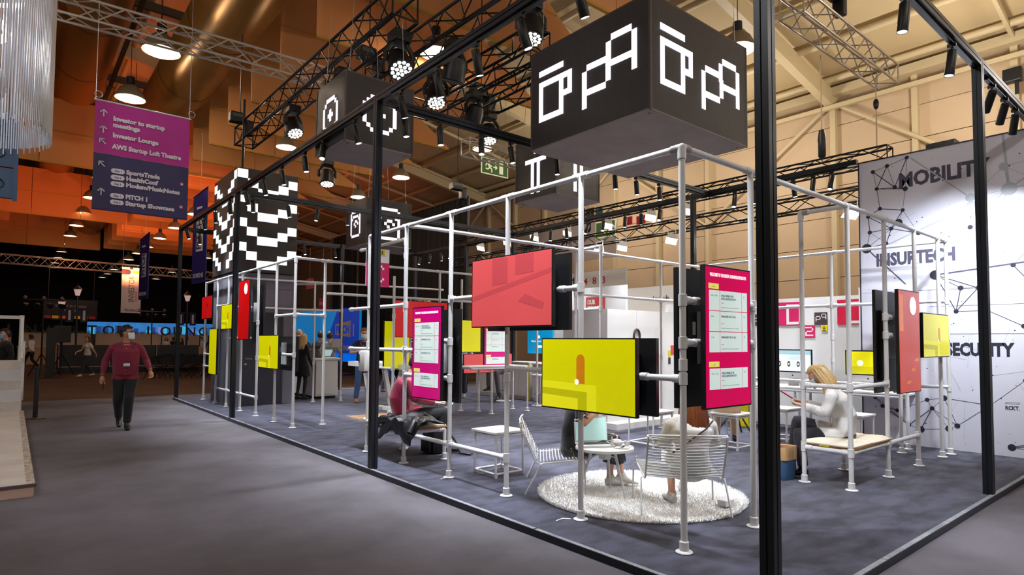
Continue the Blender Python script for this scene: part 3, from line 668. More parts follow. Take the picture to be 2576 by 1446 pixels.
# screens deeper inside the booth
screen('red landscape screen behind the aisle schedule screen', 'y', 8.75, 2.36, 3.6, 1.62, 2.34, -1, (REDD, art_small_dot))
screen('yellow landscape screen with an arch behind the pale red one', 'y', 8.75, 3.28, 4.45, 1.32, 2.0, -1, (YEL, art_yel))
screen('upright magenta schedule screen under the wide pale red one', 'y', 8.85, 4.62, 5.25, .93, 1.95, -1, (MAG, art_schedule))
screen('upright yellow screen partly hidden behind the C sign pole', 'y', 9.0, 2.3, 2.9, 1.0, 1.95, -1, (YEL, art_blank))
screen('low pale red screen behind the tube-legged counter', 'y', 10.3, 5.1, 6.6, .78, 1.25, -1, (REDS, art_blank))
# ================================================================== WHITE NETWORK-PATTERN WALL
BANNER = mat('banner_white', (222, 222, 236), .75, var=.03, scale=.6)
INK = mat('banner_ink', (40, 40, 54), .8); INKG = mat('banner_grey_ink', (78, 76, 96), .8); INKL = mat('banner_pale_ink', (178, 184, 192), .8)
bw = thing('network_wall', 'tall white fabric wall printed with a network of dots and words', 'banner wall', (7.15, .6, .055))
part('fabric', MB().box((7.09, -1.2, .055), (7.2, 2.22, 4.42)), BANNER, bw)
part('top_edge', MB().box((7.085, -1.2, 4.42), (7.205, 2.22, 4.44)), DGREY, bw); part('side_edge', MB().box((7.08, 2.22, .055), (7.21, 2.235, 4.44)), INK, bw)
BX = 7.089
def byz(px): return px
rnd = random.Random(11)
def dot(y, z, r, m=INK): return part('printed_dot', MB().lathe([(0, 0), (r, 0), (r, .0015), (0, .0015)], (BX, y, z), (-1, 0, 0), 16), m, bw)
def link(y0, z0, y1, z1, w=.006, m=INKG):
    d = Vector((0, y1-y0, z1-z0)); L = d.length; d /= L; e = Vector((0, -d.z, d.y))
    return part('printed_line', MB().obox((BX-.0006, (y0+y1)/2, (z0+z1)/2), d*(L/2), e*(w/2), (.0005, 0, 0)), m, bw)
big = [(2.13, 3.05, .075), (1.22, 2.56, .07), (2.02, 4.25, .03), (1.82, 4.3, .03), (1.55, 4.37, .028), (1.97, 3.97, .028), (1.72, 3.95, .03), (1.58, 3.9, .035), (1.93, 3.65, .03), (1.62, 3.58, .028), (1.68, 3.4, .055), (2.1, 3.55, .03), (2.08, 3.3, .03), (1.78, 3.32, .03), (1.85, 3.1, .028), (1.42, 3.2, .03),
       (.78, 3.62, .06), (.77, 3.5, .065), (.35, 3.66, .09), (.4, 3.98, .055), (.79, 3.2, .032), (.56, 3.02, .032), (.92, 2.35, .035), (.72, 2.34, .03), (.62, 2.02, .03), (.98, 2.02, .03), (.33, 2.62, .03), (.1, 2.9, .08), (-.15, 2.7, .04), (-.05, 3.4, .05), (.02, 3.7, .05), (-.2, 4.05, .06), (-.3, 3.1, .035), (-.25, 3.3, .04), (-.18, 2.55, .04),
       (.12, 2.32, .03), (.16, 2.02, .032), (.1, 1.78, .026), (.24, 1.8, .028), (.2, 1.45, .024), (.0, 1.44, .026), (.22, 1.2, .024), (.24, 1.08, .024), (.02, .98, .05), (.05, .62, .035), (.04, .55, .03), (.05, .32, .05), (.05, .16, .06), (.2, .22, .045), (.4, .18, .045), (.62, .72, .035), (1.15, .78, .04), (1.36, .74, .03), (1.3, .62, .03), (1.75, .55, .028), (1.0, .4, .035), (1.1, .35, .045), (1.45, .3, .05), (1.6, .35, .03), (2.05, .72, .026), (1.95, .6, .03)]
pale = {(.78, 3.62), (.77, 3.5), (.35, 3.66), (.4, 3.98), (-.2, 4.05), (.02, 3.7), (-.05, 3.4), (.56, 3.02)}
for y, z, r in big: dot(y, z, r, INKL if (y, z) in pale else INK)
lines = [(0, 0)]
pts = [(y, z) for y, z, r in big]
done = set()
for i, (y, z) in enumerate(pts):
    near = sorted(range(len(pts)), key=lambda k: (pts[k][0]-y)**2+(pts[k][1]-z)**2)[1:4]
    for k in near:
        if (min(i, k), max(i, k)) in done or math.hypot(pts[k][0]-y, pts[k][1]-z) > .75: continue
        done.add((min(i, k), max(i, k))); m = INKL if (pts[i] in pale or pts[k] in pale) else INKG
        link(y, z, pts[k][0], pts[k][1], rnd.choice([.005, .007, .012]), m)
link(1.22, 2.56, -.1, 2.68, .022, INKG); link(.4, 4.42, .35, 3.66, .03, INKL); link(.35, 3.66, 1.1, 3.1, .02, INKL); link(.35, 3.66, .66, 3.05, .018, INKL); link(.35, 3.66, -.2, 4.05, .018, INKL); link(.77, 3.5, 1.9, 3.05, .02, INKL); link(1.5, 4.35, .78, 3.62, .02, INKL)
link(2.13, 3.05, 1.6, 2.45, .016); link(.02, .98, .02, .5, .02); link(1.3, 2.1, .1, 2.1, .004); link(1.1, 1.7, .0, 1.7, .004); link(2.2, 2.35, .7, 2.34, .004)
specks = MB()
for i in range(170):
    y, z = rnd.uniform(-1, 2.18), rnd.uniform(.1, 4.38); r = rnd.choice([.004, .005, .006, .009])
    specks.lathe([(0, 0), (r, 0), (r, .001), (0, .001)], (BX, y, z), (-1, 0, 0), 8)
part('printed_specks', specks, INK, bw, kind='stuff')
scr = MB()
for i in range(46):                                                   # faint scribbled strokes
    y, z = rnd.uniform(-1, 2.1), rnd.uniform(.3, 4.2); a = rnd.uniform(0, 2*PI); L = rnd.uniform(.1, .5)
    e = Vector((0, math.cos(a), math.sin(a))); scr.obox((BX-.0003, y, z), e*L/2, Vector((0, -e.z, e.y))*.0016, (.0003, 0, 0))
part('printed_strokes', scr, INKL, bw, kind='stuff')
for y, z in ((.0, 0),): pass
RY = (0, -1, 0); UZ = (0, 0, 1)
text('lettering', 'MOBILITY', (BX, 1.67, 3.93), RY, UZ, .3, INKG, bw, 'LEFT', .012, .001, 1.12)
text('lettering', 'INSURTECH', (BX, 2.0, 2.76), RY, UZ, .26, INKG, bw, 'LEFT', .012, .001, 1.02)
text('lettering', 'CYBERSECURITY', (BX, 1.62, 1.4), RY, UZ, .24, INK, bw, 'LEFT', .012, .001, 1.28)
text('lettering', 'RCKT.', (BX, .46, .68), RY, UZ, .07, INK, bw, 'LEFT', .002, .001, .15)
part('logo_square', MB().box((BX-.001, .02, .53), (BX, .19, .7)), INK, bw)
part('logo_sign', MB().tube([(BX-.002, .15-.03+.03*math.cos(a), .63+.022*math.sin(a)) for a in [2*PI*i/12 for i in range(12)]], .005, 6, True).tube([(BX-.002, .12, .64), (BX-.002, .1, .6), (BX-.002, .07, .6), (BX-.002, .05, .65)], .005, 6), PAPER, bw)
text('lettering', 'UNDPLUS', (BX-.002, .165, .55), RY, UZ, .03, PAPER, bw, 'LEFT', .001, .0005, .12)
for i in range(2): part('caption_line', MB().box((BX-.001, .3, .76+i*.016), (BX, .46, .763+i*.016)), INKG, bw)

# ================================================================== D-WALL AND DESKS BEHIND THE SHORT END
dwp = thing('partition_wall', 'white partition wall carrying the red D signs', 'partition', (7.8, 3.4, .055))
for i in range(5): part('panel', MB().box((7.8, 1.5+i*1.0, .055), (7.86, 2.485+i*1.0, 2.38)), PAPER, dwp)
for i in range(4): part('joint_post', MB().cyl((7.77, 2.49+i, .055), (7.77, 2.49+i, 2.5), .024, 12), WHITE, dwp, smooth=True)
SRED = mat('sign_crimson', (206, 10, 60), .5, var=.02); SPNK = mat('sign_raspberry', (204, 18, 92), .5, var=.02); SDRK = mat('sign_charcoal', (66, 54, 58), .5, var=.03); SYEL = mat('sign_yellow', (226, 210, 0), .5, var=.02); SCOR = mat('sign_coral', (206, 74, 70), .5); SWHT = mat('sign_white', (236, 232, 230), .5)
GD = ["######.", "##...##", "##....#", "##....#", "##....#", "##....#", "##...##", "######."]
GD = ["#####.", "#....#", "#....#", "#....#", "#....#", "#....#", "#....#", "#####."]
G3 = ["#####.", ".....#", ".....#", ".####.", ".....#", ".....#", "#####."]; G2 = ["#####.", ".....#", ".....#", ".####.", "#.....", "#.....", "######"]
GC = [".####.", "#....#", "#.....", "#.....", "#.....", "#.....", "#....#", ".####."]; GE = ["######", "#.....", "#.....", "####..", "#.....", "#.....", "######"]
GT = ["..##..", "......", "######", ".####.", "..##..", "..##..", ".####."]
ARR = ["..#..", "..#..", "..#..", "#.#.#", ".###.", "..#..", ".....", "#####"]
def tile(name, o, rt, w, h, m, glyph=None, gm=None, gs=None, goff=(.25, .2), parent=None, label=None, cat=None, group=None, th=.008, gd=.002):
    """square sign plate; o = lower left corner seen from the front"""
    o, rt = Vector(o), Vector(rt); n = rt.cross(Vector((0, 0, 1)))
    mb = MB().obox(o+rt*w/2+Vector((0, 0, h/2))+n*th/2, rt*w/2, Vector((0, 0, h/2)), n*th/2)
    if parent is None:
        t = thing(name, label, cat, o, group=group); pl_ = part('plate', mb, m, t)
    else: t = parent; pl_ = part(name, mb, m, t)
    if glyph:
        gw = len(glyph[0]); u_ = gs or w*.5/gw
        part('pixel_letter', MB().pix(glyph, o+rt*(w*goff[0])+Vector((0, 0, h*(1-goff[1])))+n*th, rt, (0, 0, -1), n*gd, u_), gm or SWHT, pl_)
    return t
Y_ = (0, -1, 0); X_ = (1, 0, 0)
dx = 7.792
for k, (yy, num, g, col) in enumerate(((2.87, '3', G3, SRED), (3.93, '2', G2, SPNK))):
    tile('wall_sign', (dx, yy, 1.88), Y_, .46, .43, col, GD, SWHT, .046, (.36, .1), label='%s square sign with a white D above the number %s' % ('crimson' if k == 0 else 'raspberry', num), cat='sign', group='D signs on the white wall')
    tile('wall_sign', (dx, yy-.46, 1.66), Y_, .215, .22, col, g, SWHT, .023, (.22, .14), label='small %s sign with the number %s' % ('crimson' if k == 0 else 'raspberry', num), cat='sign', group='number signs on the white wall')
for k, yy in enumerate((3.26, 4.42)):
    t = tile('wall_sign', (dx, yy, 1.885), Y_, .22, .22, SDRK, PP, SWHT, .014, (.1, .3), label=['charcoal sign with pixel p and q between the two D signs', 'charcoal sign with pixel p and q beside the dark corner post'][k], cat='sign', group='pixel letter signs')
    part('pixel_letter', MB().pix(QQ, Vector((dx-.008, yy-.12, 2.08)), Y_, (0, 0, -1), (-.002, 0, 0), .014), SWHT, t)
    tile('arrow_plate', (dx, yy-.11, 1.77), Y_, .11, .11, SYEL, ARR, INK, .011, (.25, .12), parent=t)
# --- desk with two computers
dk = thing('tube_desk', 'long white desk on tube legs below the D signs', 'desk', (7.05, 3, .055))
part('desk_top', MB().bbox((6.72, 1.5, .80), (7.4, 4.75, .83), .006), PAPER, dk)
for y in (1.6, 3.15, 4.68):
    for x in (6.78, 7.34): part('leg', MB().cyl((x, y, .055), (x, y, .8), .021, 12), WHITE, dk, smooth=True)
part('front_rail', MB().cyl((6.74, 1.52, .775), (6.74, 4.73, .775), .022, 12), WHITE, dk, smooth=True)
def computer(y, scr, label, art):
    t = thing('desktop_computer', label, 'computer', (7.0, y, .83), group='computers on the tube desk')
    x = 7.02; w = .66
    part('screen_housing', MB().bbox((x, y-w/2, .96), (x+.03, y+w/2, 1.45), .006), STEEL, t)
    part('bezel', MB().box((x-.004, y-w/2, 1.06), (x, y+w/2, 1.45)), BLACK, t)
    part('chin', MB().box((x-.004, y-w/2, .96), (x, y+w/2, 1.06)), mat('silver_plastic', (206, 206, 210), .4), t)
    dd = part('display', MB().box((x-.006, y-w/2+.02, 1.08), (x-.004, y+w/2-.02, 1.43)), scr, t)
    part('logo', MB().ball((x-.005, y, 1.01), .012, 8, 6, (.2, 1, 1.1)), BLACK, t)
    part('foot', MB().box((x-.06, y-.1, .831), (x+.12, y+.1, .838)), STEEL, t); part('stand', MB().box((x+.03, y-.09, .838), (x+.05, y+.09, 1.05)), STEEL, t)
    art(dd, x-.0062, y)
def art_ball(dd, x, y):
    part('picture_ball', MB().lathe([(0, 0), (.045, 0), (.045, .001)], (x, y+.11, 1.25), (-1, 0, 0), 18), WHS, dd); part('picture_step', MB().box((x-.0005, y-.31, 1.08), (x, y+.31, 1.2)), YEL2, dd)
def art_web(dd, x, y):
    part('picture_band', MB().box((x-.0005, y-.31, 1.36), (x, y+.31, 1.43)), mat('screen_band', (160, 196, 208), .4, emit=.7), dd)
    for k in (-.1, .06, .22):
        part('portrait', MB().ball((x, y+k, 1.2), .03, 10, 8, (.03, 1, 1.6)), INK, dd); part('portrait', MB().ball((x-.001, y+k, 1.2), .017, 10, 8, (.05, 1, 1.4)), mat('screen_skin', (226, 190, 166), .5, emit=.6), dd)
    for i in range(4): part('text_line', MB().box((x-.0006, y-.22, 1.28+i*.018), (x, y+.12-.03*i, 1.283+i*.018)), INKS, dd)
computer(3.3, mat('screen_pale_blue', (214, 232, 238), .3, emit=.8), 'silver desktop computer showing a pale page with portraits', art_web)
computer(2.12, YEL, 'silver desktop computer showing a white ball on yellow', art_ball)
for k, (y, l) in enumerate(((4.5, 'black headphones on the white desk beside the dark corner post'), (1.62, 'black headphones on the white desk under the upright red screen'))):
    hp = thing('headphones', l, 'headphones', (6.85, y, .83), group='headphones on the desk')
    part('headband', MB().tube([(6.85+.03*math.cos(a), y+.085*math.cos(a), .86+.1*math.sin(a)) for a in [PI*i/10 for i in range(11)]], .009, 8), BLKPL, hp, smooth=True)
    for s_ in (-1, 1): part('ear_cup', MB().lathe([(.02, -.02), (.04, -.014), (.042, .014), (.02, .02)], (6.85+.03*s_, y+.085*s_, .87), (.2, 1, 0), 14), BLKPL, hp, smooth=True)
def tube_stool(x, y, w, label, h=.5, proto=None):
    t = thing('tube_stool', label, 'stool', (x, y, .055), group='white square tube stools')
    part('seat', MB().bbox((x-w/2, y-w/2, .055+h-.025), (x+w/2, y+w/2, .055+h), .004), PAPER, t)
    q = w/2-.03
    for a in (-1, 1):
        for b in (-1, 1):
            l_ = part('leg', MB().cyl((x+a*q, y+b*q, .07), (x+a*q, y+b*q, .055+h-.025), .0135, 10), WHITE, t, smooth=True)
            part('foot_joint', MB().cyl((x+a*q, y+b*q, .055), (x+a*q, y+b*q, .11), .02, 10), WHITE, l_, smooth=True); part('top_joint', MB().cyl((x+a*q, y+b*q, .055+h-.075), (x+a*q, y+b*q, .055+h-.026), .019, 10), WHITE, l_, smooth=True)
    for a in (-1, 1):
        part('stretcher', MB().cyl((x-q, y+a*q, .095), (x+q, y+a*q, .095), .0135, 10), WHITE, t, smooth=True); part('stretcher', MB().cyl((x+a*q, y-q, .095), (x+a*q, y+q, .095), .0135, 10), WHITE, t, smooth=True)
        part('apron', MB().cyl((x-q, y+a*q, .055+h-.045), (x+q, y+a*q, .055+h-.045), .0135, 10), WHITE, t, smooth=True); part('apron', MB().cyl((x+a*q, y-q, .055+h-.045), (x+a*q, y+q, .055+h-.045), .0135, 10), WHITE, t, smooth=True)
    return t
tube_stool(1.07, 3.84, .45, 'square white tube stool alone beside the round rug')
tube_stool(4.05, 4.0, .5, 'square white tube stool beyond the round coffee table')
tube_stool(6.05, 2.0, .48, 'square white tube stool in front of the yellow computer')
tube_stool(6.05, 3.05, .48, 'square white tube stool in front of the pale computer page')
tube_stool(4.75, 3.1, .46, 'square white tube stool under the person in beige trousers')

# ================================================================== WHITE CABIN (door wall) AND SERVICE WALLS
cb = thing('white_cabin', 'white cabin wall with a door and a dark ring logo', 'cabin', (5.9, 5.6, .055))
for i in range(3): part('wall_panel', MB().box((4.85+i*.76, 5.5, .16), (4.85+i*.76+.752, 5.56, 2.14)), PAPER, cb)
part('wall_panel', MB().box((4.8, 5.5, .16), (4.85, 6.6, 2.14)), PAPER, cb)
part('plinth', MB().box((4.7, 5.2, .055), (7.1, 5.5, .16)), PAPER, cb)
part('ring_logo', MB().tube([(5.6+.085*math.cos(a), 5.492, 1.66+.13*math.sin(a)) for a in [2*PI*i/28 for i in range(28)]], .022, 8, True), SDRK, cb, smooth=True)
part('door_leaf', MB().box((6.36, 5.487, .18), (7.05, 5.5, 2.12)), PAPER, cb)
part('small_poster', MB().box((6.62, 5.48, 1.32), (6.74, 5.486, 1.5)), SCOR, cb); part('small_poster', MB().box((6.54, 5.48, 1.28), (6.61, 5.486, 1.4)), SYEL, cb); part('small_poster', MB().box((6.54, 5.48, 1.14), (6.61, 5.486, 1.26)), SDRK, cb)
sv = thing('service_wall', 'white wall with red service posters behind the yellow screen', 'partition', (7.35, 8.4, .055))
for i in range(4): part('wall_panel', MB().box((7.35, 7.2+i*.6, .055), (7.41, 7.79+i*.6, 2.85)), PAPER, sv)
pn = part('poster', MB().box((7.34, 7.82, 2.2), (7.35, 8.42, 2.62)), SCOR, sv)
text('lettering', 'OUR\nSERVICES', (7.338, 8.37, 2.45), RY, UZ, .15, SWHT, pn, 'LEFT', .006, .001, .47)
tile('poster', (7.345, 8.42, 1.8), Y_, .31, .4, SDRK, PLUS, SWHT, .02, (.2, .2), parent=sv); tile('poster', (7.345, 8.1, 2.0), Y_, .15, .19, SYEL, ARR, INK, .015, (.25, .15), parent=sv)
pn = part('poster', MB().box((7.34, 8.1, 1.36), (7.35, 8.42, 1.56)), SCOR, sv)
text('lettering', 'PROGRAM\nFINDER', (7.338, 8.39, 1.47), RY, UZ, .07, SWHT, pn, 'LEFT', .003, .001, .25)
# further stands behind
hb = thing('neighbour_stand', 'white neighbouring stand wall with yellow edge and small lettering', 'stand wall', (9.5, 9, 0))
part('wall_panel', MB().box((9.5, 7.4, 0), (9.6, 10.2, 3.0)), PAPER, hb); part('yellow_edge', MB().box((9.48, 7.33, 0), (9.6, 7.4, 3.0)), SYEL, hb)
text('lettering', 'de:hub', (9.49, 8.15, 2.62), RY, UZ, .2, INK, hb, 'LEFT', .0, .001, .55)
lk = [('white locker cabinet with two round locks beside the frame post', 10.9, 12.3, 1.0), ('white cabinet with a yellow side strip behind the bar stool', 10.0, 10.85, 1.0), ('white cabinet with one keyhole beside the tube counter', 8.95, 9.9, .98)]
for l, y0, y1, h in lk:
    t = thing('cabinet', l, 'cabinet', (6.95, (y0+y1)/2, .055), group='white cabinets along the booth back')
    part('body', MB().box((6.95, y0, .13), (7.4, y1, h)), PAPER, t); part('plinth', MB().box((6.98, y0, .055), (7.4, y1, .13)), PAPER, t)
    m_ = (y0+y1)/2
    for a, b in ((y0+.01, m_-.005), (m_+.005, y1-.01)):
        dr = part('door', MB().box((6.93, a, .15), (6.95, b, h-.04)), PAPER, t); part('lock', MB().cyl((6.93, (a if b > m_+.01 else b)+(.05 if b > m_+.01 else -.05), h-.2), (6.92, (a if b > m_+.01 else b)+(.05 if b > m_+.01 else -.05), h-.2), .014, 10), BLACK, dr)
    part('top_board', MB().box((6.9, y0, h), (7.42, y1, h+.03)), PAPER, t)
    if 'yellow' in l: part('yellow_strip', MB().box((6.925, y0, .06), (6.95, y0+.1, h)), SYEL, t)
bs = solo('display_board', MB().bbox((7.3, 9.55, 1.25), (7.34, 10.5, 1.95), .004), CYAN, 'blue screen with a small white emblem above the cabinets', 'screen')
part('emblem', MB().lathe([(0, 0), (.04, 0), (.04, .002)], (7.299, 10.05, 1.68), (-1, 0, 0), 14), WHS, bs); text('lettering', 'Welcome to the hub', (7.297, 10.35, 1.55), RY, UZ, .06, WHS, bs, 'LEFT', 0, .0005, .5)
part('button', MB().box((7.298, 9.93, 1.4), (7.3, 10.15, 1.46)), WHS, bs)
mg = thing('wayfinding_board', 'magenta wayfinding board with white head behind the service wall', 'sign board', (10.6, 11.2, 0))
part('board', MB().box((10.6, 9.9, .4), (10.66, 12.3, 3.1)), mat('board_magenta', (178, 4, 104), .5), mg); part('white_head', MB().box((10.59, 9.9, 3.1), (10.66, 12.3, 3.75)), PAPER, mg)
part('arrow', MB().pix(["..#..", ".###.", "#.#.#", "..#..", "..#..", "..#.."], (10.58, 12.15, 3.62), RY, (0, 0, -1), (-.002, 0, 0), .05), INK, mg)
text('lettering', '4  8  3', (10.585, 11.6, 3.35), RY, UZ, .3, mat('ink_red', (190, 30, 50), .6), mg, 'LEFT', .004, .001, .9)
for yy in (11.7, 10.3): part('round_icon', MB().lathe([(0, 0), (.13, 0), (.13, .002)], (10.59, yy, 2.75), (-1, 0, 0), 18), INK, mg)
text('lettering', 'ZONES', (10.585, 11.5, 2.1), RY, UZ, .3, SWHT, mg, 'LEFT', .004, .001, 1.0)
# hanging "Thanks" banner and trusses with flood lights behind the booth
tb = thing('partner_banner', 'long pale banner thanking partners, high on the hall wall', 'banner', (14, 16, 4.7))
part('fabric', MB().box((14, 13.2, 4.75), (14.05, 19.1, 6.25)), mat('banner_pink_white', (226, 214, 210), .8), tb)
text('lettering', 'Thanks to our general partners', (13.99, 18.7, 5.55), RY, UZ, .42, INK, tb, 'LEFT', .004, .001, 3.9)
for y0, c in ((18.95, SCOR), (13.6, SDRK), (13.3, SYEL)): part('colour_block', MB().box((13.985, y0, 5.7), (13.99, y0+.3, 6.2)), c, tb)
for k, (y0, y1, z0, z1, cc) in enumerate(((15.0, 15.3, 6.4, 6.9, mat('flag_purple', (70, 40, 110), .7)), (14.5, 14.9, 6.3, 6.85, SDRK), (14.05, 14.4, 6.2, 6.8, mat('flag_teal', (60, 112, 108), .7)), (13.6, 14.1, 3.7, 4.2, SYEL), (12.6, 13.0, 5.9, 6.2, SRED), (12.0, 12.4, 5.85, 6.15, SRED))):
    solo('wall_flag', MB().box((14.2, y0, z0), (14.23, y1, z1)), cc, ['purple flag beside the round-sign flag high behind the booth', 'charcoal flag with ring high behind the booth', 'teal flag with a pink diamond high behind the booth', 'yellow flag with a red disc behind the tube elbow', 'red and white flag under the rear top beam', 'second red and white flag under the rear top beam'][k], 'flag', 'small flags on the hall wall')
# ================================================================== TRUSSES
TBLK = mat('black_truss', (16, 16, 20), .35, metal=.4, var=.1); TSIL = mat('silver_truss', (200, 190, 178), .35, metal=.6, var=.08)
def truss(label, a, b, w, m, kind='box', r=.025, step=.42, name='lighting_truss', group=None):
    a, b = Vector(a), Vector(b); d = (b-a).normalized(); L = (b-a).length
    e1 = Vector((0, 0, 1)).cross(d).normalized(); e2 = d.cross(e1)
    offs = [(-1, -1), (1, -1), (1, 1), (-1, 1)] if kind == 'box' else [(-1, 1), (1, 1), (0, -1)]
    t = thing(name, label, 'truss', (a+b)/2, group=group)
    for u, v in offs: part('chord', MB().cyl(a+e1*u*w/2+e2*v*w/2, b+e1*u*w/2+e2*v*w/2, r, 8), m, t, smooth=True)
    n = max(2, int(L/step)); k = len(offs)
    for i in range(k):
        o0, o1 = offs[i], offs[(i+1) % k]; mb = MB()
        for j in range(n):
            s0, s1 = L*j/n, L*(j+1)/n
            if j % 2: o0_, o1_ = o1, o0
            else: o0_, o1_ = o0, o1
            mb.cyl(a+d*s0+e1*o0_[0]*w/2+e2*o0_[1]*w/2, a+d*s1+e1*o1_[0]*w/2+e2*o1_[1]*w/2, r*.5, 5, cap=False)
        part('lacing', mb, m, t, kind='stuff')
    for q in (a, b):
        mb = MB()
        for i in range(k): mb.cyl(q+e1*offs[i][0]*w/2+e2*offs[i][1]*w/2, q+e1*offs[(i+1) % k][0]*w/2+e2*offs[(i+1) % k][1]*w/2, r*.6, 6)
        part('end_frame', mb, m, t)
    return t
BTG = 'black lighting trusses above the booth'
truss('black lighting truss rising past the plus cube towards the checkered tower', (.98, 13.9, 6.5), (1.05, 6.1, 6.5), .42, TBLK, group=BTG)
truss('black lighting truss directly behind the plus cube', (1.98, 8.9, 6.55), (2.1, 3.2, 6.55), .42, TBLK, group=BTG)
truss('black lighting truss ending beside the largest LED cube', (3.05, 9.1, 6.35), (3.1, 5.4, 6.35), .4, TBLK, group=BTG)
truss('short black lighting truss behind the largest LED cube', (3.85, 8.9, 6.3), (3.9, 5.0, 6.3), .4, TBLK, group=BTG)
truss('low black truss with floodlights behind the rear top beam', (9.0, 16.5, 4.36), (9.0, 2.4, 4.36), .28, TBLK, r=.02, group='black trusses behind the booth')
truss('upper black truss with floodlights behind the rear top beam', (9.0, 16.5, 5.08), (9.0, 2.4, 5.02), .28, TBLK, r=.02, group='black trusses behind the booth')
truss('silver truss crossing above the hanging magenta sign', (-3.6, 11.6, 7.45), (2.6, 11.4, 7.45), .36, TSIL, group='silver trusses')
truss('silver truss hanging high before the beige hall wall', (7.1, 3.27, 7.5), (11.6, 3.27, 7.5), .42, TSIL, group='silver trusses')
truss('small silver truss left of the largest LED cube', (4.6, 9.6, 6.0), (7.0, 9.6, 6.0), .34, TSIL, group='silver trusses')
truss('long silver truss spanning the far hall above the lounge', (-8, 42, 6.05), (9.5, 44.5, 6.0), .5, TSIL, group='silver trusses')
truss('silver truss near the ceiling behind the black rig', (2.6, 13.4, 9.9), (6.6, 13.4, 9.6), .4, TSIL, group='silver trusses')
for k, (x, y, zt_, zb2, l) in enumerate(((9.0, 9.9, 8.0, 4.6, 'black chain hoist under a rope beside the green exit sign'), (9.0, 3.6, 7.3, 5.2, 'black chain hoist on a rope before the beige wall'))):
    t = thing('chain_hoist', l, 'hoist', (x, y, zb2), group='chain hoists behind the booth')
    part('rope', MB().cyl((x, y, zb2+.6), (x, y, zt_), .012, 6), mat('rope', (196, 176, 140), .9), t); part('hoist_body', MB().lathe([(.03, 0), (.07, .06), (.08, .4), (.05, .58), (.01, .6)], (x, y, zb2), (0, 0, 1), 12), BLKPL, t, smooth=True); part('hook', MB().tube([(x+.03*math.cos(a), y, zb2-.04+.03*math.sin(a)) for a in [PI*1.6*i/8-.5 for i in range(9)]], .008, 6), STEEL, t)
hz = thing('rope_sling', 'thin yellow rope hanging from the silver truss before the beige wall', 'rope', (9.75, 3.27, 5.6)); part('rope', MB().cyl((10.9, 3.27, 7.25), (10.9, 3.27, 4.6), .012, 6), mat('rope', (196, 176, 140), .9), hz); part('ratchet', MB().ball((10.9, 3.27, 6.7), .06, 8, 6, (1, 1, 2)), BLACK, hz)

# ---------------- flood lights on the rear trusses
def flood(y, z, on, label, x=8.8):
    t = thing('flood_light', label, 'flood light', (x, y, z-.3), group='white floodlights on the rear trusses')
    part('bracket', MB().tube([(x, y-.1, z-.2), (x, y-.11, z), (x, y+.11, z), (x, y+.1, z-.2)], .01, 6), WHITE, t)
    d = Vector((-.5, -.1, -1)).normalized(); c = Vector((x, y, z-.2)); e = d.orthogonal().normalized(); g = d.cross(e)
    part('housing', MB().add([c+e*u*.07+g*v*.07-d*.08 for u, v in ((-1, -1), (1, -1), (1, 1), (-1, 1))]+[c+e*u*.13+g*v*.13+d*.1 for u, v in ((-1, -1), (1, -1), (1, 1), (-1, 1))], [(0, 1, 2, 3), (0, 4, 5, 1), (1, 5, 6, 2), (2, 6, 7, 3), (3, 7, 4, 0)]), WHITE, t)
    part('lens', MB().add([c+e*u*.125+g*v*.125+d*.095 for u, v in ((-1, -1), (1, -1), (1, 1), (-1, 1))], [(0, 1, 2, 3)]), mat('flood_lens', (255, 250, 240), .3, emit=22 if on else .4, var=0) if on else mat('flood_lens_dim', (240, 236, 226), .3, emit=1.2), t)
    if on:
        l = lamp('SPOT', c+d*.14, 150, (1, .96, .9), to=c+d*3, size=.12, spot=130, blend=.8); l.parent = t; l.matrix_parent_inverse = parent_mat(t).inverted()
for i, (y, z, on) in enumerate(((14.6, 4.95, 1), (13.2, 4.95, 0), (11.9, 4.95, 1), (10.5, 4.9, 0), (9.0, 4.9, 1), (7.6, 4.9, 1), (6.6, 4.9, 0))):
    flood(y, z, on, 'white floodlight on the upper rear truss, %s from the far end%s' % (ordinal(i), ', lit' if on else ', unlit'))
for i, (y, z, on) in enumerate(((9.3, 4.25, 1), (8.5, 4.25, 0), (7.0, 4.25, 1), (4.6, 4.25, 1), (3.0, 4.25, 1))):
    flood(y, z, on, 'white floodlight on the low rear truss, %s from the far end%s' % (ordinal(i), ', lit' if on else ', unlit'))
flood(2.5, 4.85, 1, 'white floodlight beside the top corner of the network wall')

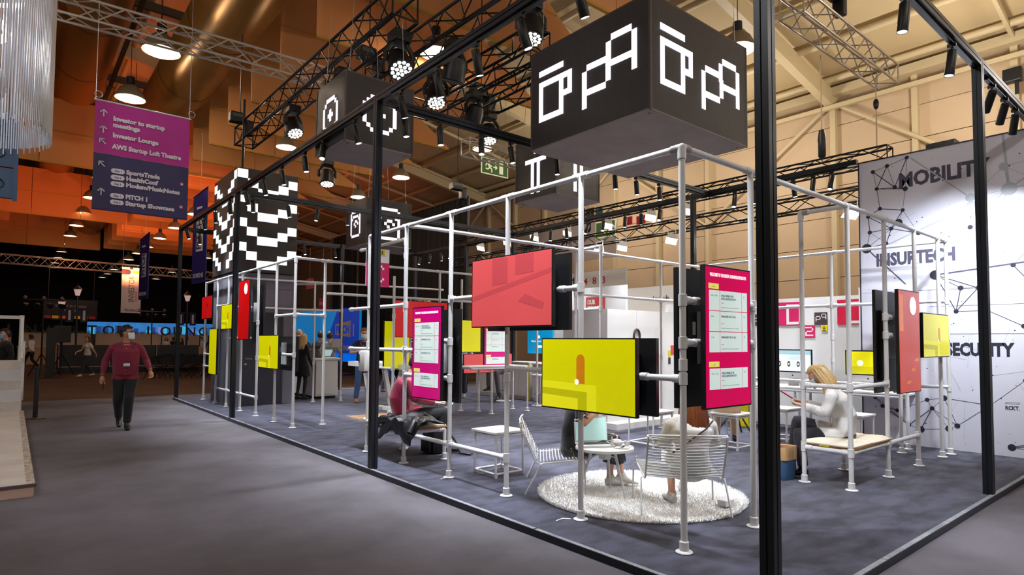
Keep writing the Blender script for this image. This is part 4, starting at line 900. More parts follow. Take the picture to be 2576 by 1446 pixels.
# ---------------- moving heads
LEDS = mat('moving_head_lens', (248, 246, 238), .3, emit=3.2, var=.0); LEDF = mat('moving_head_face', (58, 58, 60), .4)
def moving_head(x, y, z, aim, label, s=1.0, lit=True):
    t = thing('moving_head', label, 'stage light', (x, y, z), group='moving-head stage lights')
    part('clamp_base', MB().bbox((x-.11*s, y-.11*s, z-.14*s), (x+.11*s, y+.11*s, z), .02), BLKPL, t)
    d = (Vector(aim)-Vector((x, y, z-.38*s))).normalized(); side = d.cross(Vector((0, 0, 1))).normalized() if abs(d.z) < .99 else Vector((1, 0, 0)); c = Vector((x, y, z-.38*s))
    for q in (-1, 1): part('yoke_arm', MB().tube([Vector((x, y, z-.14*s))+side*q*.09*s, c+side*q*.17*s+Vector((0, 0, .12*s)), c+side*q*.17*s], .032*s, 8), BLKPL, t, smooth=True)
    h = part('head', MB().lathe([(.05*s, -.17*s), (.12*s, -.13*s), (.15*s, 0), (.155*s, .15*s), (.14*s, .16*s)], c, d, 18), BLKPL, t, smooth=True)
    part('face', MB().lathe([(0, .16*s), (.145*s, .16*s), (.145*s, .165*s), (0, .165*s)], c, d, 18), LEDF if lit else BLKPL, h)
    if lit:
        e = d.orthogonal().normalized(); g = d.cross(e); mb = MB()
        for i, (rr, n) in enumerate(((0, 1), (.055, 6), (.108, 12))):
            for k in range(n):
                p = c+d*.166*s+(e*math.cos(2*PI*k/n)+g*math.sin(2*PI*k/n))*rr*s; mb.lathe([(0, 0), (.024*s, 0), (.02*s, .006*s)], p, d, 8)
        part('led_lenses', mb, LEDS, h)
    return t
mh = [(1.15, 6.45, 6.25, (.9, 5.2, 4), 'large moving head with round LED face at the near end of the truss', 1.25, 1), (.95, 10.4, 6.25, (1.3, 9.0, 3), 'moving head with lit LEDs hanging left of the plus cube', 1.1, 1), (1.0, 8.2, 6.25, (1, 9, 3), 'unlit moving head just above the plus cube', 1.0, 0), (1.05, 8.9, 6.25, (1, 9.5, 3), 'unlit moving head left above the plus cube corner', 1.0, 0),
      (2.0, 6.2, 6.3, (2, 7.2, 3), 'moving head seen from behind above the aisle-side beam', 1.2, 0), (2.15, 4.55, 6.3, (1.7, 4.0, 3), 'moving head with lit LEDs behind the aisle-side beam', 1.1, 1), (2.1, 6.9, 6.1, (1.6, 6.0, 3), 'moving head with lit LEDs between two spotlights', 1.1, 1), (3.1, 7.2, 6.1, (3, 8.5, 3), 'unlit moving head on the third truss', 1.1, 0),
      (3.9, 7.8, 6.1, (3.6, 7.2, 3), 'moving head with lit LEDs under the fourth truss', 1.1, 1), (3.9, 6.1, 6.1, (3.2, 5.7, 3), 'tilted moving head under the fourth truss near the largest cube', 1.0, 1), (2.7, 12.9, 6.1, (2.5, 12.3, 3), 'moving head with lit LEDs below the plus cube', 1.2, 1), (4.4, 6.6, 6.5, (4.4, 7, 3), 'unlit moving head touching the top of the largest LED cube', 1.1, 0)]
for x, y, z, aim, l, s_, lit in mh: moving_head(x, y, z, aim, l, s_, lit)
# ---------------- black hoist motors on chains
for k, (x, y, z, zt_, l) in enumerate(((.8, 13.6, 6.75, 10, 'black hoist motor at the far end of the first truss'), (1.9, 9.0, 6.95, 10, 'black hoist motor on a chain right above the plus cube'), (3.1, 5.7, 6.8, 10, 'black hoist motor on the third truss beside the largest cube'), (4.0, 8.2, 6.55, 10, 'black hoist motor between the third and fourth truss'), (9.0, 3.3, 8.3, 12, 'black hoist motor hanging below the cream roof deck'), (7.4, 14.0, 6.3, 9.5, 'small black hoist below the roof left of the exit sign'))):
    t = thing('hoist_motor', l, 'hoist', (x, y, z), group='hoist motors of the lighting rig')
    part('motor_body', MB().bbox((x-.24, y-.12, z), (x+.1, y+.12, z+.24), .03), BLKPL, t); part('chain_bag', MB().bbox((x+.1, y-.11, z-.26), (x+.3, y+.11, z+.1), .04), BLKPL, t); part('chain', MB().cyl((x, y, z+.24), (x, y, zt_), .012, 6), BLACK, t); part('rating_plate', MB().box((x-.2, y-.123, z+.12), (x+.06, y-.12, z+.2)), mat('hoist_plate', (70, 72, 66), .5), t)
# ---------------- high-bay pendant lamps
SHADE = mat('pendant_shade', (150, 134, 112), .4, metal=.5, var=.06); BULB = mat('pendant_glow', (255, 238, 206), .4, emit=3.2, var=0)
def pendant(x, y, z, label, s=1.0, e=60):
    t = thing('pendant_lamp', label, 'pendant lamp', (x, y, z), group='high-bay pendant lamps')
    part('shade', MB().lathe([(.06*s, .30*s), (.1*s, .29*s), (.2*s, .2*s), (.27*s, .06*s), (.285*s, 0), (.28*s, 0), (.26*s, .055*s), (.19*s, .19*s), (.09*s, .28*s)], (x, y, z), (0, 0, 1), 20, close=False), SHADE, t, smooth=True)
    part('ballast', MB().lathe([(.06*s, .3*s), (.075*s, .31*s), (.075*s, .46*s), (.04*s, .48*s)], (x, y, z), (0, 0, 1), 12), BLKPL, t, smooth=True)
    part('cable', MB().cyl((x, y, z+.48*s), (x, y, roofz(x)), .008, 5), BLACK, t)
    part('glass', MB().lathe([(0, .03*s), (.262*s, .03*s), (.262*s, .036*s), (0, .05*s)], (x, y, z), (0, 0, 1), 20), BULB, t)
    if e:
        l = lamp('POINT', (x, y, z-.06), e, WARM, size=.16); l.parent = t; l.matrix_parent_inverse = parent_mat(t).inverted()
pl_ = [(-.66, 15.1, 8.6, 1.5, 'pendant lamp between the two golden ducts, nearest the camera'), (-.81, 19.0, 8.6, 1.4, 'pendant lamp peeking over the magenta sign top'), (2.66, 15.8, 7.1, 1.0, 'pendant lamp left of the plus cube'), (6.5, 16.0, 6.95, 1.0, 'pendant lamp right below the plus cube'), (6.45, 19.1, 6.85, 1.0, 'pendant lamp left of the far robot cube'), (6.7, 4.06, 6.85, 1.1, 'pendant lamp above the right top corner of the largest LED cube'), (4.1, 10.1, 8.2, 1.35, 'pendant lamp behind the second black truss'), (6.57, 11.6, 6.85, 1.0, 'pendant lamp under the cross beam with spotlights')]
for x, y, z, s_, l in pl_: pendant(x, y, z, l, s_, 110)
for i, y in enumerate((28.6, 33.1, 37.6, 42.2, 46.9, 51.3, 56.2, 60.7, 65.2, 69.8)): pendant(-.55, y, 8.25, 'pendant lamp in the receding row between the ducts, %s in depth' % ordinal(i), 1.3, 40 if i < 6 else 0)
for i, y in enumerate((29.2, 33.7, 37.9, 42.1, 45.9, 50.0, 53.7, 58.3, 62.7, 66.7)): pendant(3.1, y, 7.35, 'pendant lamp in the receding row under the red ceiling, %s in depth' % ordinal(i), 1.2, 40 if i < 6 else 0)
for i, y in enumerate((41.6, 52.7, 59.7)): pendant(6.4, y, 6.9, 'pendant lamp in the dark far row behind the tower, %s in depth' % ordinal(i), 1.2, 0)

# ================================================================== SIGNS
ESG = mat('exit_green', (40, 84, 24), .5, emit=.25); ESW = mat('exit_luminous', (222, 226, 180), .5, emit=.35)
def exit_sign(o, rt, w, h, label, flip=1, arrow='r'):
    o, rt = Vector(o), Vector(rt); up = Vector((0, 0, 1)); n = rt.cross(up)
    t = thing('exit_sign', label, 'exit sign', o)
    part('plate', MB().obox(o, rt*w/2, up*h/2, n*.012), ESW, t); part('field', MB().obox(o+n*.013, rt*(w/2-.03), up*(h/2-.03), n*.002), ESG, t)
    k = h/10; c = o+n*.017
    def seg(a, b, wd): 
        A, B = Vector((a[0], a[1])), Vector((b[0], b[1])); d2 = (B-A).normalized(); e = Vector((-d2.y, d2.x))
        P = lambda v: c+rt*(v.x*k*flip)+up*(v.y*k)
        return [P(A-e*wd), P(B-e*wd), P(B+e*wd), P(A+e*wd)]
    mb = MB()
    for a, b, wd in (((-5.0, 1.6), (-4.0, -.6), .8), ((-4.0, -.6), (-2.4, -1.6), .5), ((-2.4, -1.6), (-2.6, -3.6), .45), ((-4.2, -.8), (-5.6, -2.0), .5), ((-5.6, -2.0), (-7.2, -1.6), .45), ((-4.8, 1.5), (-6.6, 1.2), .4), ((-6.6, 1.2), (-7.2, -.2), .4), ((-4.6, 1.3), (-3.2, .2), .4), ((-3.2, .2), (-2.2, .6), .35)):
        q = seg(a, b, wd); mb.add([tuple(v) for v in q]+[tuple(v+n*.002) for v in q], [(0, 1, 2, 3), (7, 6, 5, 4), (0, 4, 5, 1), (1, 5, 6, 2), (2, 6, 7, 3), (3, 7, 4, 0)])
    part('running_figure', mb, ESW, t); part('figure_head', MB().lathe([(0, 0), (.8*k, 0), (.8*k, .003)], c+rt*(-4.6*k*flip)+up*(3.0*k), n, 14), ESW, t)
    mb = MB()
    arr = [((-1.4, 0), (1.2, 0), .4), ((.2, 1.2), (1.6, -.1), .4), ((.2, -1.2), (1.6, .1), .4)] if arrow == 'r' else [((.4, 3), (.4, -2), .5), ((-1.2, -.6), (.4, -2.4), .5), ((2.0, -.6), (.4, -2.4), .5)]
    for a, b, wd in arr:
        q = seg(a, b, wd); mb.add([tuple(v) for v in q]+[tuple(v+n*.002) for v in q], [(0, 1, 2, 3), (7, 6, 5, 4), (0, 4, 5, 1), (1, 5, 6, 2), (2, 6, 7, 3), (3, 7, 4, 0)])
    part('arrow', mb, ESW, t)
    if arrow == 'r': part('door_symbol', MB().obox(c+rt*(4.8*k*flip), rt*1.5*k, up*3.4*k, n*.002), ESW, t)
    for s_ in (-1, 1): part('suspension_wire', MB().cyl(o+rt*w*.4*s_+up*h/2, o+rt*w*.4*s_+up*(h/2+2.2), .005, 5), STEEL, t)
exit_sign((8.87, 14, 7.3), (1, 0, 0), 1.12, .54, 'green exit sign with running figure and arrow hanging under the roof')
exit_sign((10.5, 10.6, 4.98), (0, -1, 0), .8, .5, 'small green exit sign behind the rear truss spotlights', -1, 'd')
# hanging magenta / navy wayfinding sign
MGS = mat('sign_vinyl_magenta', (190, 12, 146), .45, var=.05, scale=1.5); NVS = mat('sign_vinyl_navy', (46, 36, 92), .45, var=.08, scale=1.5)
hs = thing('hanging_sign', 'hanging vinyl sign, magenta above navy, with direction arrows', 'sign', (-1.83, 8.8, 3.4))
def sgn(u, v): return Vector((-2.44+u*1.225, 8.8, 5.0-v*1.585))          # u, v = 0..1 across and down the sign
def wavy(v0, v1, m, nm):
    mb = MB(); n = 24; V = []; F = []
    for j in range(7):
        for i in range(n+1):
            p = sgn(i/n, v0+(v1-v0)*j/6); V.append((p.x, p.y+.006*math.sin(i*1.1+j*.5)*math.sin(j*.9+1), p.z))
    F = [(j*(n+1)+i, (j+1)*(n+1)+i, (j+1)*(n+1)+i+1, j*(n+1)+i+1) for j in range(6) for i in range(n)]
    k = len(V); V += [(x, y+.004, z) for x, y, z in V]; F += [tuple(q+k for q in f[::-1]) for f in F]
    part(nm, mb.add(V, F), m, hs, smooth=True)
wavy(0, .485, MGS, 'magenta_field'); wavy(.487, 1, NVS, 'navy_field')
part('top_rod', MB().cyl(sgn(-.015, 0), sgn(1.015, 0), .012, 8), WHITE, hs); part('bottom_rod', MB().cyl(sgn(0, 1), sgn(1, 1), .01, 8), NVS, hs)
for u in (.005, .995): part('suspension_wire', MB().cyl(sgn(u, 0), sgn(u, -1.6), .004, 5), STEEL, hs); part('wire_coil', MB().tube([sgn(u, -.02)+Vector((.045*math.cos(a)+.03, 0, .05+.045*math.sin(a))) for a in [2*PI*i/14 for i in range(14)]], .006, 6, True), STEEL, hs)
SW = mat('sign_print_white', (234, 226, 238), .5)
def st(u, v, s, body, wd, bold=.005, m=SW): 
    p = sgn(u, v); text('lettering', body, (p.x, p.y-.012, p.z), (1, 0, 0), (0, 0, 1), s, m, hs, 'LEFT', bold, .001, wd*1.225)
st(.18, .165, .092, 'Investor to startup', .54); st(.18, .225, .092, 'meetings', .275); st(.18, .32, .092, 'Investor Lounge', .475); st(.18, .425, .092, 'AWS Startup Loft Theatre', .735)
st(.33, .645, .088, 'SportsTrade', .355); st(.33, .705, .088, 'HealthConf', .335); st(.33, .765, .088, 'Modum/MusicNotes', .575); st(.33, .875, .088, 'PITCH 1', .225); st(.33, .935, .088, 'Startup Showcase', .525)
for v, dday in ((.635, 'Day 1'), (.695, 'Day 2'), (.755, 'Day 3'), (.865, 'Day 1'), (.925, 'Day 2')):
    p = sgn(.245, v-.005); hw, r = .05, .035
    part('day_badge', MB().prism([(hw*s_+r*math.cos(a+(-PI/2 if s_ > 0 else PI/2)), r*math.sin(a+(-PI/2 if s_ > 0 else PI/2))) for s_ in (1, -1) for a in [PI*i/8 for i in range(9)]], p+Vector((0, -.012, 0)), (1, 0, 0), (0, 0, 1), (0, .003, 0)), SW, hs)
    text('lettering', dday, p+Vector((-.04, -.0135, -.012)), (1, 0, 0), (0, 0, 1), .036, NVS, hs, 'LEFT', .001, .0005, .08)
for v in (.66, .885):
    part('round_icon', MB().lathe([(0, 0), (.03, 0), (.03, .003)], sgn(.925, v)+Vector((0, -.01, 0)), (0, -1, 0), 18), MGS, hs); part('icon_mark', MB().pix(["###", "#.#", "###"], sgn(.925, v)+Vector((-.014, -.0132, .014)), (1, 0, 0), (0, 0, -1), (0, -.001, 0), .0093), SW, hs)
def arrow2(u, v, diag):
    c = sgn(u, v)+Vector((0, -.011, 0)); R_ = Matrix.Rotation(math.radians(-45) if diag else 0, 3, 'Y')
    def q(a, b, w=.0075):
        A, B = R_ @ Vector((a[0], 0, a[1])), R_ @ Vector((b[0], 0, b[1])); d_ = (B-A).normalized(); e = Vector((-d_.z, 0, d_.x))
        return MB().obox(c+(A+B)/2, (B-A)/2, e*w, (0, .0015, 0))
    mb = MB()
    for a, b in (((0, -.05), (0, .05)), ((-.042, .01), (0, .052)), ((.042, .01), (0, .052))): x_ = q(a, b); mb.add(x_.v, x_.f)
    part('arrow', mb, SW, hs)
for v, dg_ in ((.115, 0), (.265, 0), (.375, 1), (.585, 1), (.84, 0)): arrow2(.085, v, dg_)
# C sign and other scaffold signs
cs = thing('scaffold_sign', 'sign board with cup symbol and a white C on raspberry', 'sign', (.75, 6.7, 2.35), group='letter signs on the scaffold')
def csign(t, x, y, z, s, top, big, col):
    part('board', MB().box((x, y, z), (x+s, y+.02, z+s*1.5)), SWHT, t)
    part('letter_field', MB().box((x, y-.003, z), (x+s, y, z+s*.95)), col, t); part('symbol_field', MB().box((x, y-.003, z+s*.95), (x+s*.52, y, z+s*1.5)), SDRK, t); part('arrow_field', MB().box((x+s*.55, y-.003, z+s*1.22), (x+s*.8, y, z+s*1.5)), SYEL, t)
    part('pixel_letter', MB().pix(big, (x+s*.26, y-.003, z+s*.84), (1, 0, 0), (0, 0, -1), (0, -.003, 0), s*.085), SWHT, t); part('pixel_symbol', MB().pix(top, (x+s*.12, y-.003, z+s*1.4), (1, 0, 0), (0, 0, -1), (0, -.003, 0), s*.035), SWHT, t)
    part('arrow', MB().pix(ARR, (x+s*.63, y-.003, z+s*1.45), (1, 0, 0), (0, 0, -1), (0, -.003, 0), s*.02), INK, t)
csign(cs, .57, 6.25, 2.33, .36, CUP, GC, SPNK)
e_ = thing('scaffold_sign', 'sign board with a white E on coral beside the pale red screen', 'sign', (4.4, 8.9, 2.4), group='letter signs on the scaffold'); csign(e_, 4.33, 8.86, 2.1, .36, GT, GE, SCOR)
b_ = thing('scaffold_sign', 'small sign board with robot symbol above the red landscape screen', 'sign', (4.0, 10.2, 2.3), group='letter signs on the scaffold'); csign(b_, 3.95, 10.6, 1.95, .4, BOT, GE, SWHT)
# speaker box and red flag on the hall wall
sp = thing('wall_speaker', 'black loudspeaker box on the beige wall above a red panel', 'loudspeaker', (19.6, 4.3, 6.6)); part('cabinet', MB().bbox((19.3, 3.95, 6.9), (19.85, 4.75, 8.0), .02), BLKPL, sp); part('grille', MB().box((19.29, 4.0, 6.95), (19.3, 4.7, 7.95)), BLACK, sp)
solo('red_panel', MB().box((19.5, 3.95, 5.9), (19.85, 4.75, 6.88)), mat('flag_red', (196, 14, 20), .7), 'plain red panel hanging below the black loudspeaker box', 'panel')
hk = thing('wall_floodlight', 'small black lamp clamped to a column high on the beige wall', 'lamp', (19.6, 2.55, 9.2)); part('head', MB().bbox((19.3, 2.3, 9.35), (19.6, 2.75, 9.75), .03), BLKPL, hk); part('bracket', MB().box((19.5, 2.4, 9.0), (19.56, 2.5, 9.36)), BLKPL, hk)
# ================================================================== FURNITURE IN THE BOOTH
# --- shaggy round rug
RUGM = mat('shaggy_white_wool', (250, 248, 246), .95, var=.06, scale=3, sheen=.3)
rg = thing('round_rug', 'shaggy round white rug under the lounge chairs', 'rug', (1.58, 2.24, .055))
part('backing', MB().lathe([(0, 0), (.985, 0), (.99, .012), (0, .018)], (1.58, 2.24, .0525), (0, 0, 1), 64), RUGM, rg)
rr = random.Random(3); pile = MB()
for i in range(15000):
    q = math.sqrt(rr.random()) if i > 2200 else 1-.03*rr.random()
    a = rr.uniform(0, 2*PI); x, y = 1.58+.995*q*math.cos(a), 2.24+.995*q*math.sin(a); t = rr.uniform(0, 2*PI)
    l = rr.uniform(.018, .034); dx_, dy_ = .012*math.cos(t)+.01*math.cos(a)*(q > .95), .012*math.sin(t)+.01*math.sin(a)*(q > .95); e = .0055
    pile.add([(x-e*math.sin(t), y+e*math.cos(t), .058), (x+e*math.sin(t), y-e*math.cos(t), .058), (x+e*math.cos(t)*1.2, y+e*math.sin(t)*1.2, .058), (x+dx_*1.3, y+dy_*1.3, .058+l)], [(0, 1, 3), (1, 2, 3), (2, 0, 3)])
part('pile', pile, RUGM, rg, kind='stuff')
ZR = .075
# --- wire lounge chairs
def wire_chair(loc, yaw, label):
    t = thing('wire_chair', label, 'chair', loc, yaw-PI/2, group='white wire lounge chairs')
    M = WM[t.name]
    def P(x, y, z): return M @ Vector((x, y, z))
    w = .33; r = .0085
    side = [(-w, .30, .385), (-w, .32, .365), (-w, .30, .345), (-w, -.2, .29), (-w, -.24, .31), (-w, -.40, .66), (-w, -.40, .68), (-w, -.385, .69)]
    seat_pts = [(.30, .36), (.2, .352), (.1, .342), (0, .332), (-.1, .322), (-.19, .312)]; back_pts = [(-.225+(-.175)*q, .335+.345*q) for q in [i/13 for i in range(14)]]
    for s_ in (-1, 1):
        part('side_frame', MB().tube([P(s_*w, y, z) for _x, y, z in side], r, 8), WHITE, t, smooth=True)
        part('leg', MB().tube([P(s_*w, .22, .345), P(s_*(w+.035), .235, .33), P(s_*(w+.045), .25, .0)], r, 8), WHITE, t, smooth=True)
        part('leg', MB().tube([P(s_*w, -.16, .3), P(s_*(w+.03), -.19, .29), P(s_*(w+.05), -.34, .0)], r, 8), WHITE, t, smooth=True)
    def rod(y, z, sag): part('rod', MB().tube([P(-w, y, z)]+[P(-w+2*w*i/6, y+sag*.3*math.sin(PI*i/6)*(-1 if z > .36 else 0), z-sag*math.sin(PI*i/6)) for i in range(1, 6)]+[P(w, y, z)], .0055, 6), WHITE, t, smooth=True)
    for i in range(16): y = .29-.48*i/15; rod(y, .36-.047*i/15, .022)
    for y, z in back_pts: rod(y, z, .02)
    part('top_bar', MB().tube([P(-w, -.385, .69)]+[P(-w+2*w*i/6, -.385-.02*math.sin(PI*i/6), .69) for i in range(1, 6)]+[P(w, -.385, .69)], r, 8), WHITE, t, smooth=True)
    return t
wire_chair((1.44, 1.69, ZR), math.radians(47), 'white wire lounge chair with its back to the camera on the rug')
wire_chair((1.16, 2.95, .06), math.radians(-42), 'white wire lounge chair seen from the side at the rug edge')
# --- round coffee table with things on it
ct = thing('coffee_table', 'round white coffee table on splayed legs on the rug', 'table', (1.27, 2.42, ZR))
part('table_top', MB().lathe([(0, 0), (.275, 0), (.285, .006), (.285, .026), (.28, .03), (0, .03)], (1.27, 2.42, .5), (0, 0, 1), 40), PAPER, ct, smooth=True)
for a in (.5, 2.6, 4.7): part('leg', MB().tube([(1.27+.13*math.cos(a), 2.42+.13*math.sin(a), .5), (1.27+.27*math.cos(a), 2.42+.27*math.sin(a), .06)], .013, 8, rs=[.015, .009]), WHITE, ct, smooth=True)
part('power_box', MB().bbox((1.2, 2.36, .41), (1.3, 2.44, .499), .01), PAPER, ct); part('power_cable', MB().tube([(1.3, 2.38, .44), (1.35, 2.36, .42), (1.34, 2.34, .46), (1.31, 2.33, .48)], .006, 6), WHITE, ct, smooth=True)
def laptop(label, o, yaw, m, ang=105, w=.32, d=.22, screen=None):
    t = thing('laptop', label, 'laptop', o, yaw-PI/2); M = WM[t.name]
    X, Y, Zv = M.to_3x3() @ Vector((1, 0, 0)), M.to_3x3() @ Vector((0, 1, 0)), Vector((0, 0, 1)); O = Vector(o)
    part('keyboard_base', MB().obox(O+Zv*.009, X*w/2, Y*d/2, Zv*.008), m, t); part('keyboard', MB().obox(O+Zv*.0175+Y*.03, X*w*.44, Y*d*.25, Zv*.0008), BLKPL, t)
    a = math.radians(ang-90); U = (Zv*math.cos(a)+Y*math.sin(a)); N = U.cross(X).normalized(); H0 = O+Y*d/2+Zv*.016
    l = part('lid', MB().obox(H0+U*d/2, X*w/2, U*d/2, N*.004), m, t); sgn_ = -1 if N.dot(Y) > 0 else 1
    part('display', MB().obox(H0+U*d/2+N*.0045*sgn_, X*w*.47, U*d*.44, N*.0006), screen or mat('laptop_display', (176, 216, 214), .3, emit=.5), l)
    return t
WPL = mat('white_plastic', (226, 226, 230), .4)
laptop('white open laptop seen from behind on the round coffee table', (1.22, 2.5, .531), math.radians(60), WPL, 100, .34, .25)
laptop('thin laptop on the lap of the seated burgundy man', (1.27, 5.40, .625), math.radians(-28), STEEL, 128, .32, .23)
def small(name, mb, m, label, cat, group=None, smooth=True): return solo(name, mb, m, label, cat, group, smooth)
kt = thing('teapot', 'small white teapot on the coffee table', 'teapot', (1.4, 2.38, .531)); part('pot', MB().lathe([(.03, 0), (.055, .01), (.06, .035), (.045, .055), (.02, .062)], (1.4, 2.38, .531), (0, 0, 1), 18), WPL, kt, smooth=True); part('spout', MB().tube([(1.44, 2.34, .56), (1.47, 2.31, .575)], .01, 8, rs=[.012, .007]), WPL, kt); part('handle', MB().tube([(1.36, 2.42, .58), (1.33, 2.45, .565), (1.36, 2.42, .545)], .005, 6), WPL, kt)
cp = thing('cup', 'white paper cup beside the teapot', 'cup', (1.43, 2.27, .531)); part('cup_wall', MB().lathe([(.022, 0), (.028, .05), (.0275, .05), (.0215, .002)], (1.43, 2.27, .531), (0, 0, 1), 16, close=False), WPL, cp, smooth=True); part('cup_bottom', MB().lathe([(0, .001), (.022, .001), (.022, .003)], (1.43, 2.27, .531), (0, 0, 1), 16), WPL, cp)
small('marker_pen', MB().lathe([(.011, 0), (.012, .07), (.006, .085), (.006, .105)], (1.29, 2.34, .531), (0, 0, 1), 12), WPL, 'white marker pen standing before the laptop', 'pen')
for i, (x, y, rz, l) in enumerate(((1.37, 2.27, .5, 'white paper sheets sticking out over the table edge'), (1.2, 2.58, 1.2, 'white leaflet with red print behind the laptop'))):
    t = thing('paper_sheet', l, 'paper', (x, y, .531)); c_, s2_ = math.cos(rz), math.sin(rz)
    part('sheet', MB().obox((x, y, .534), (.1*c_, .1*s2_, 0), (-.07*s2_, .07*c_, 0), (0, 0, .0025)), PAPER, t); part('print_block', MB().obox((x, y, .537), (.07*c_, .07*s2_, 0), (-.015*s2_, .015*c_, 0), (0, 0, .0004)), SCOR if i else INKG, t)
solo('adapter_box', MB().bbox((1.72, 1.38, ZR+.005), (1.86, 1.47, ZR+.06), .006), WPL, 'small white box lying on the rug under the lounge chair', 'box')
# --- aisle bench: board and pads
LINEN = mat('cream_canvas', (232, 222, 202), .9, var=.06, scale=5, bump=.3, bscale=40); PLY = mat('plywood_edge', (166, 120, 80), .7, var=.2, scale=20)
bb = thing('bench_board', 'plywood bench board on the aisle scaffold bay', 'bench board', (.77, 5.44, .455)); part('board', MB().box((.47, 4.9, .456), (1.07, 6.6, .476)), PLY, bb); part('white_edge', MB().box((.465, 4.89, .455), (.47, 6.6, .48)), PAPER, bb)
def pad(x0, y0, x1, y1, z, label, h=.045):
    t = thing('seat_pad', label, 'cushion', ((x0+x1)/2, (y0+y1)/2, z), group='cream canvas seat pads'); n = 14; V = []; F = []
    for j in range(n+1):
        for i in range(n+1):
            u_, v_ = i/n, j/n; e = min(u_, 1-u_, v_, 1-v_); V.append((x0+(x1-x0)*u_, y0+(y1-y0)*v_, z+h*(1-math.exp(-e*14))*.95+.004+.004*math.sin(9*u_+7*v_)))
    F = [(j*(n+1)+i, j*(n+1)+i+1, (j+1)*(n+1)+i+1, (j+1)*(n+1)+i) for j in range(n) for i in range(n)]
    k = len(V); V += [(x, y, z) for x, y, _ in V]; F += [tuple(q+k for q in f[::-1]) for f in F]
    rim = [i for i in range(n+1)]+[(j+1)*(n+1)-1 for j in range(1, n+1)]+[n*(n+1)+i for i in range(n-1, -1, -1)]+[j*(n+1) for j in range(n-1, 0, -1)]
    F += [(rim[i], rim[i]+k, rim[(i+1) % len(rim)]+k, rim[(i+1) % len(rim)]) for i in range(len(rim))]
    part('cover', MB().add(V, F), LINEN, t, smooth=True); part('seam', MB().tube([(x0, y0, z+.01), (x1, y0, z+.01), (x1, y1, z+.01), (x0, y1, z+.01)], .004, 6, True), LINEN, t)
    return t
pad(.48, 4.92, 1.06, 5.44, .477, 'cream seat pad under the black jacket'); pad(.48, 5.46, 1.06, 6.15, .477, 'cream seat pad left of the seated burgundy man')
# canvas bench at the short end
b2 = thing('bench_board', 'plywood bench board on the end scaffold bay', 'bench board', (3.9, 1.22, .455)); part('board', MB().box((3.42, .955, .456), (4.44, 1.48, .478)), PLY, b2); part('yellow_tag', MB().box((3.405, 1.2, .462), (3.415, 1.3, .478)), SYEL, b2)
pad(3.4, .96, 3.92, 1.49, .479, 'cream canvas pad under the blonde woman'); pad(3.93, .95, 4.46, 1.48, .479, 'crumpled cream canvas pad beside the blonde woman', .04)
# --- jacket thrown over the bench
JM = mat('black_nylon', (16, 17, 22), .42, var=.2, scale=12, bump=.4, bscale=10)
jk = thing('jacket', 'black jacket thrown over the bench edge', 'jacket', (.62, 5.15, .53)); n = 26; V = []; F = []
for j in range(n+1):
    for i in range(n+1):
        u_, v_ = i/n*2-1, j/n*2-1; a = v_*.42; b = u_*.27
        h = .05+.045*math.exp(-(u_*1.2)**2-(v_*.9)**2)+.028*math.sin(5*u_+2.2*math.sin(3*v_))*math.cos(4.1*v_+u_)+.012*math.sin(13*v_+5*u_)
        ed = max(0, abs(u_)+abs(v_)*.45-.95); x = .66+b*(1-.15*v_*v_); y = 5.12+a+.03*math.sin(4*u_); z = .525+max(.004, h)-(.5*ed if u_ < 0 else .12*ed)
        if x < .46: z -= (.46-x)*1.3; x = .43+(x-.46)*.35
        V.append((x, y, z))
F = [(j*(n+1)+i, j*(n+1)+i+1, (j+1)*(n+1)+i+1, (j+1)*(n+1)+i) for j in range(n) for i in range(n)]
jb = part('jacket_body', MB().add(V, F), JM, jk, smooth=True); jb.modifiers.new('thick', 'SOLIDIFY').thickness = .014
part('sleeve', MB().tube([(.5, 5.3, .56), (.47, 5.5, .55), (.45, 5.62, .5), (.44, 5.66, .43)], .05, 12, rs=[.05, .05, .045, .035]), JM, jk, smooth=True); part('sleeve', MB().tube([(.6, 4.9, .585), (.52, 4.78, .55), (.44, 4.76, .45)], .05, 12, rs=[.055, .05, .038]), JM, jk, smooth=True); part('collar', MB().tube([(.8, 5.0, .6), (.86, 5.12, .62), (.82, 5.25, .6)], .03, 8), JM, jk, smooth=True)
# --- backpack under the bench
bp_ = thing('backpack', 'black backpack standing on the floor under the bench', 'backpack', (1.2, 5.35, .055)); part('body', MB().bbox((1.06, 5.22, .056), (1.32, 5.52, .42), .06), JM, bp_, smooth=True); part('front_pocket', MB().bbox((1.02, 5.26, .07), (1.08, 5.48, .26), .03), JM, bp_, smooth=True); part('strap', MB().tube([(1.3, 5.25, .36), (1.36, 5.14, .22), (1.36, 5.02, .08), (1.44, 4.9, .065)], .016, 6), JM, bp_); part('strap', MB().tube([(1.3, 5.45, .36), (1.38, 5.4, .2), (1.36, 5.36, .07)], .016, 6), JM, bp_); part('carry_loop', MB().tube([(1.2, 5.3, .41), (1.2, 5.37, .46), (1.2, 5.44, .41)], .008, 6), JM, bp_)
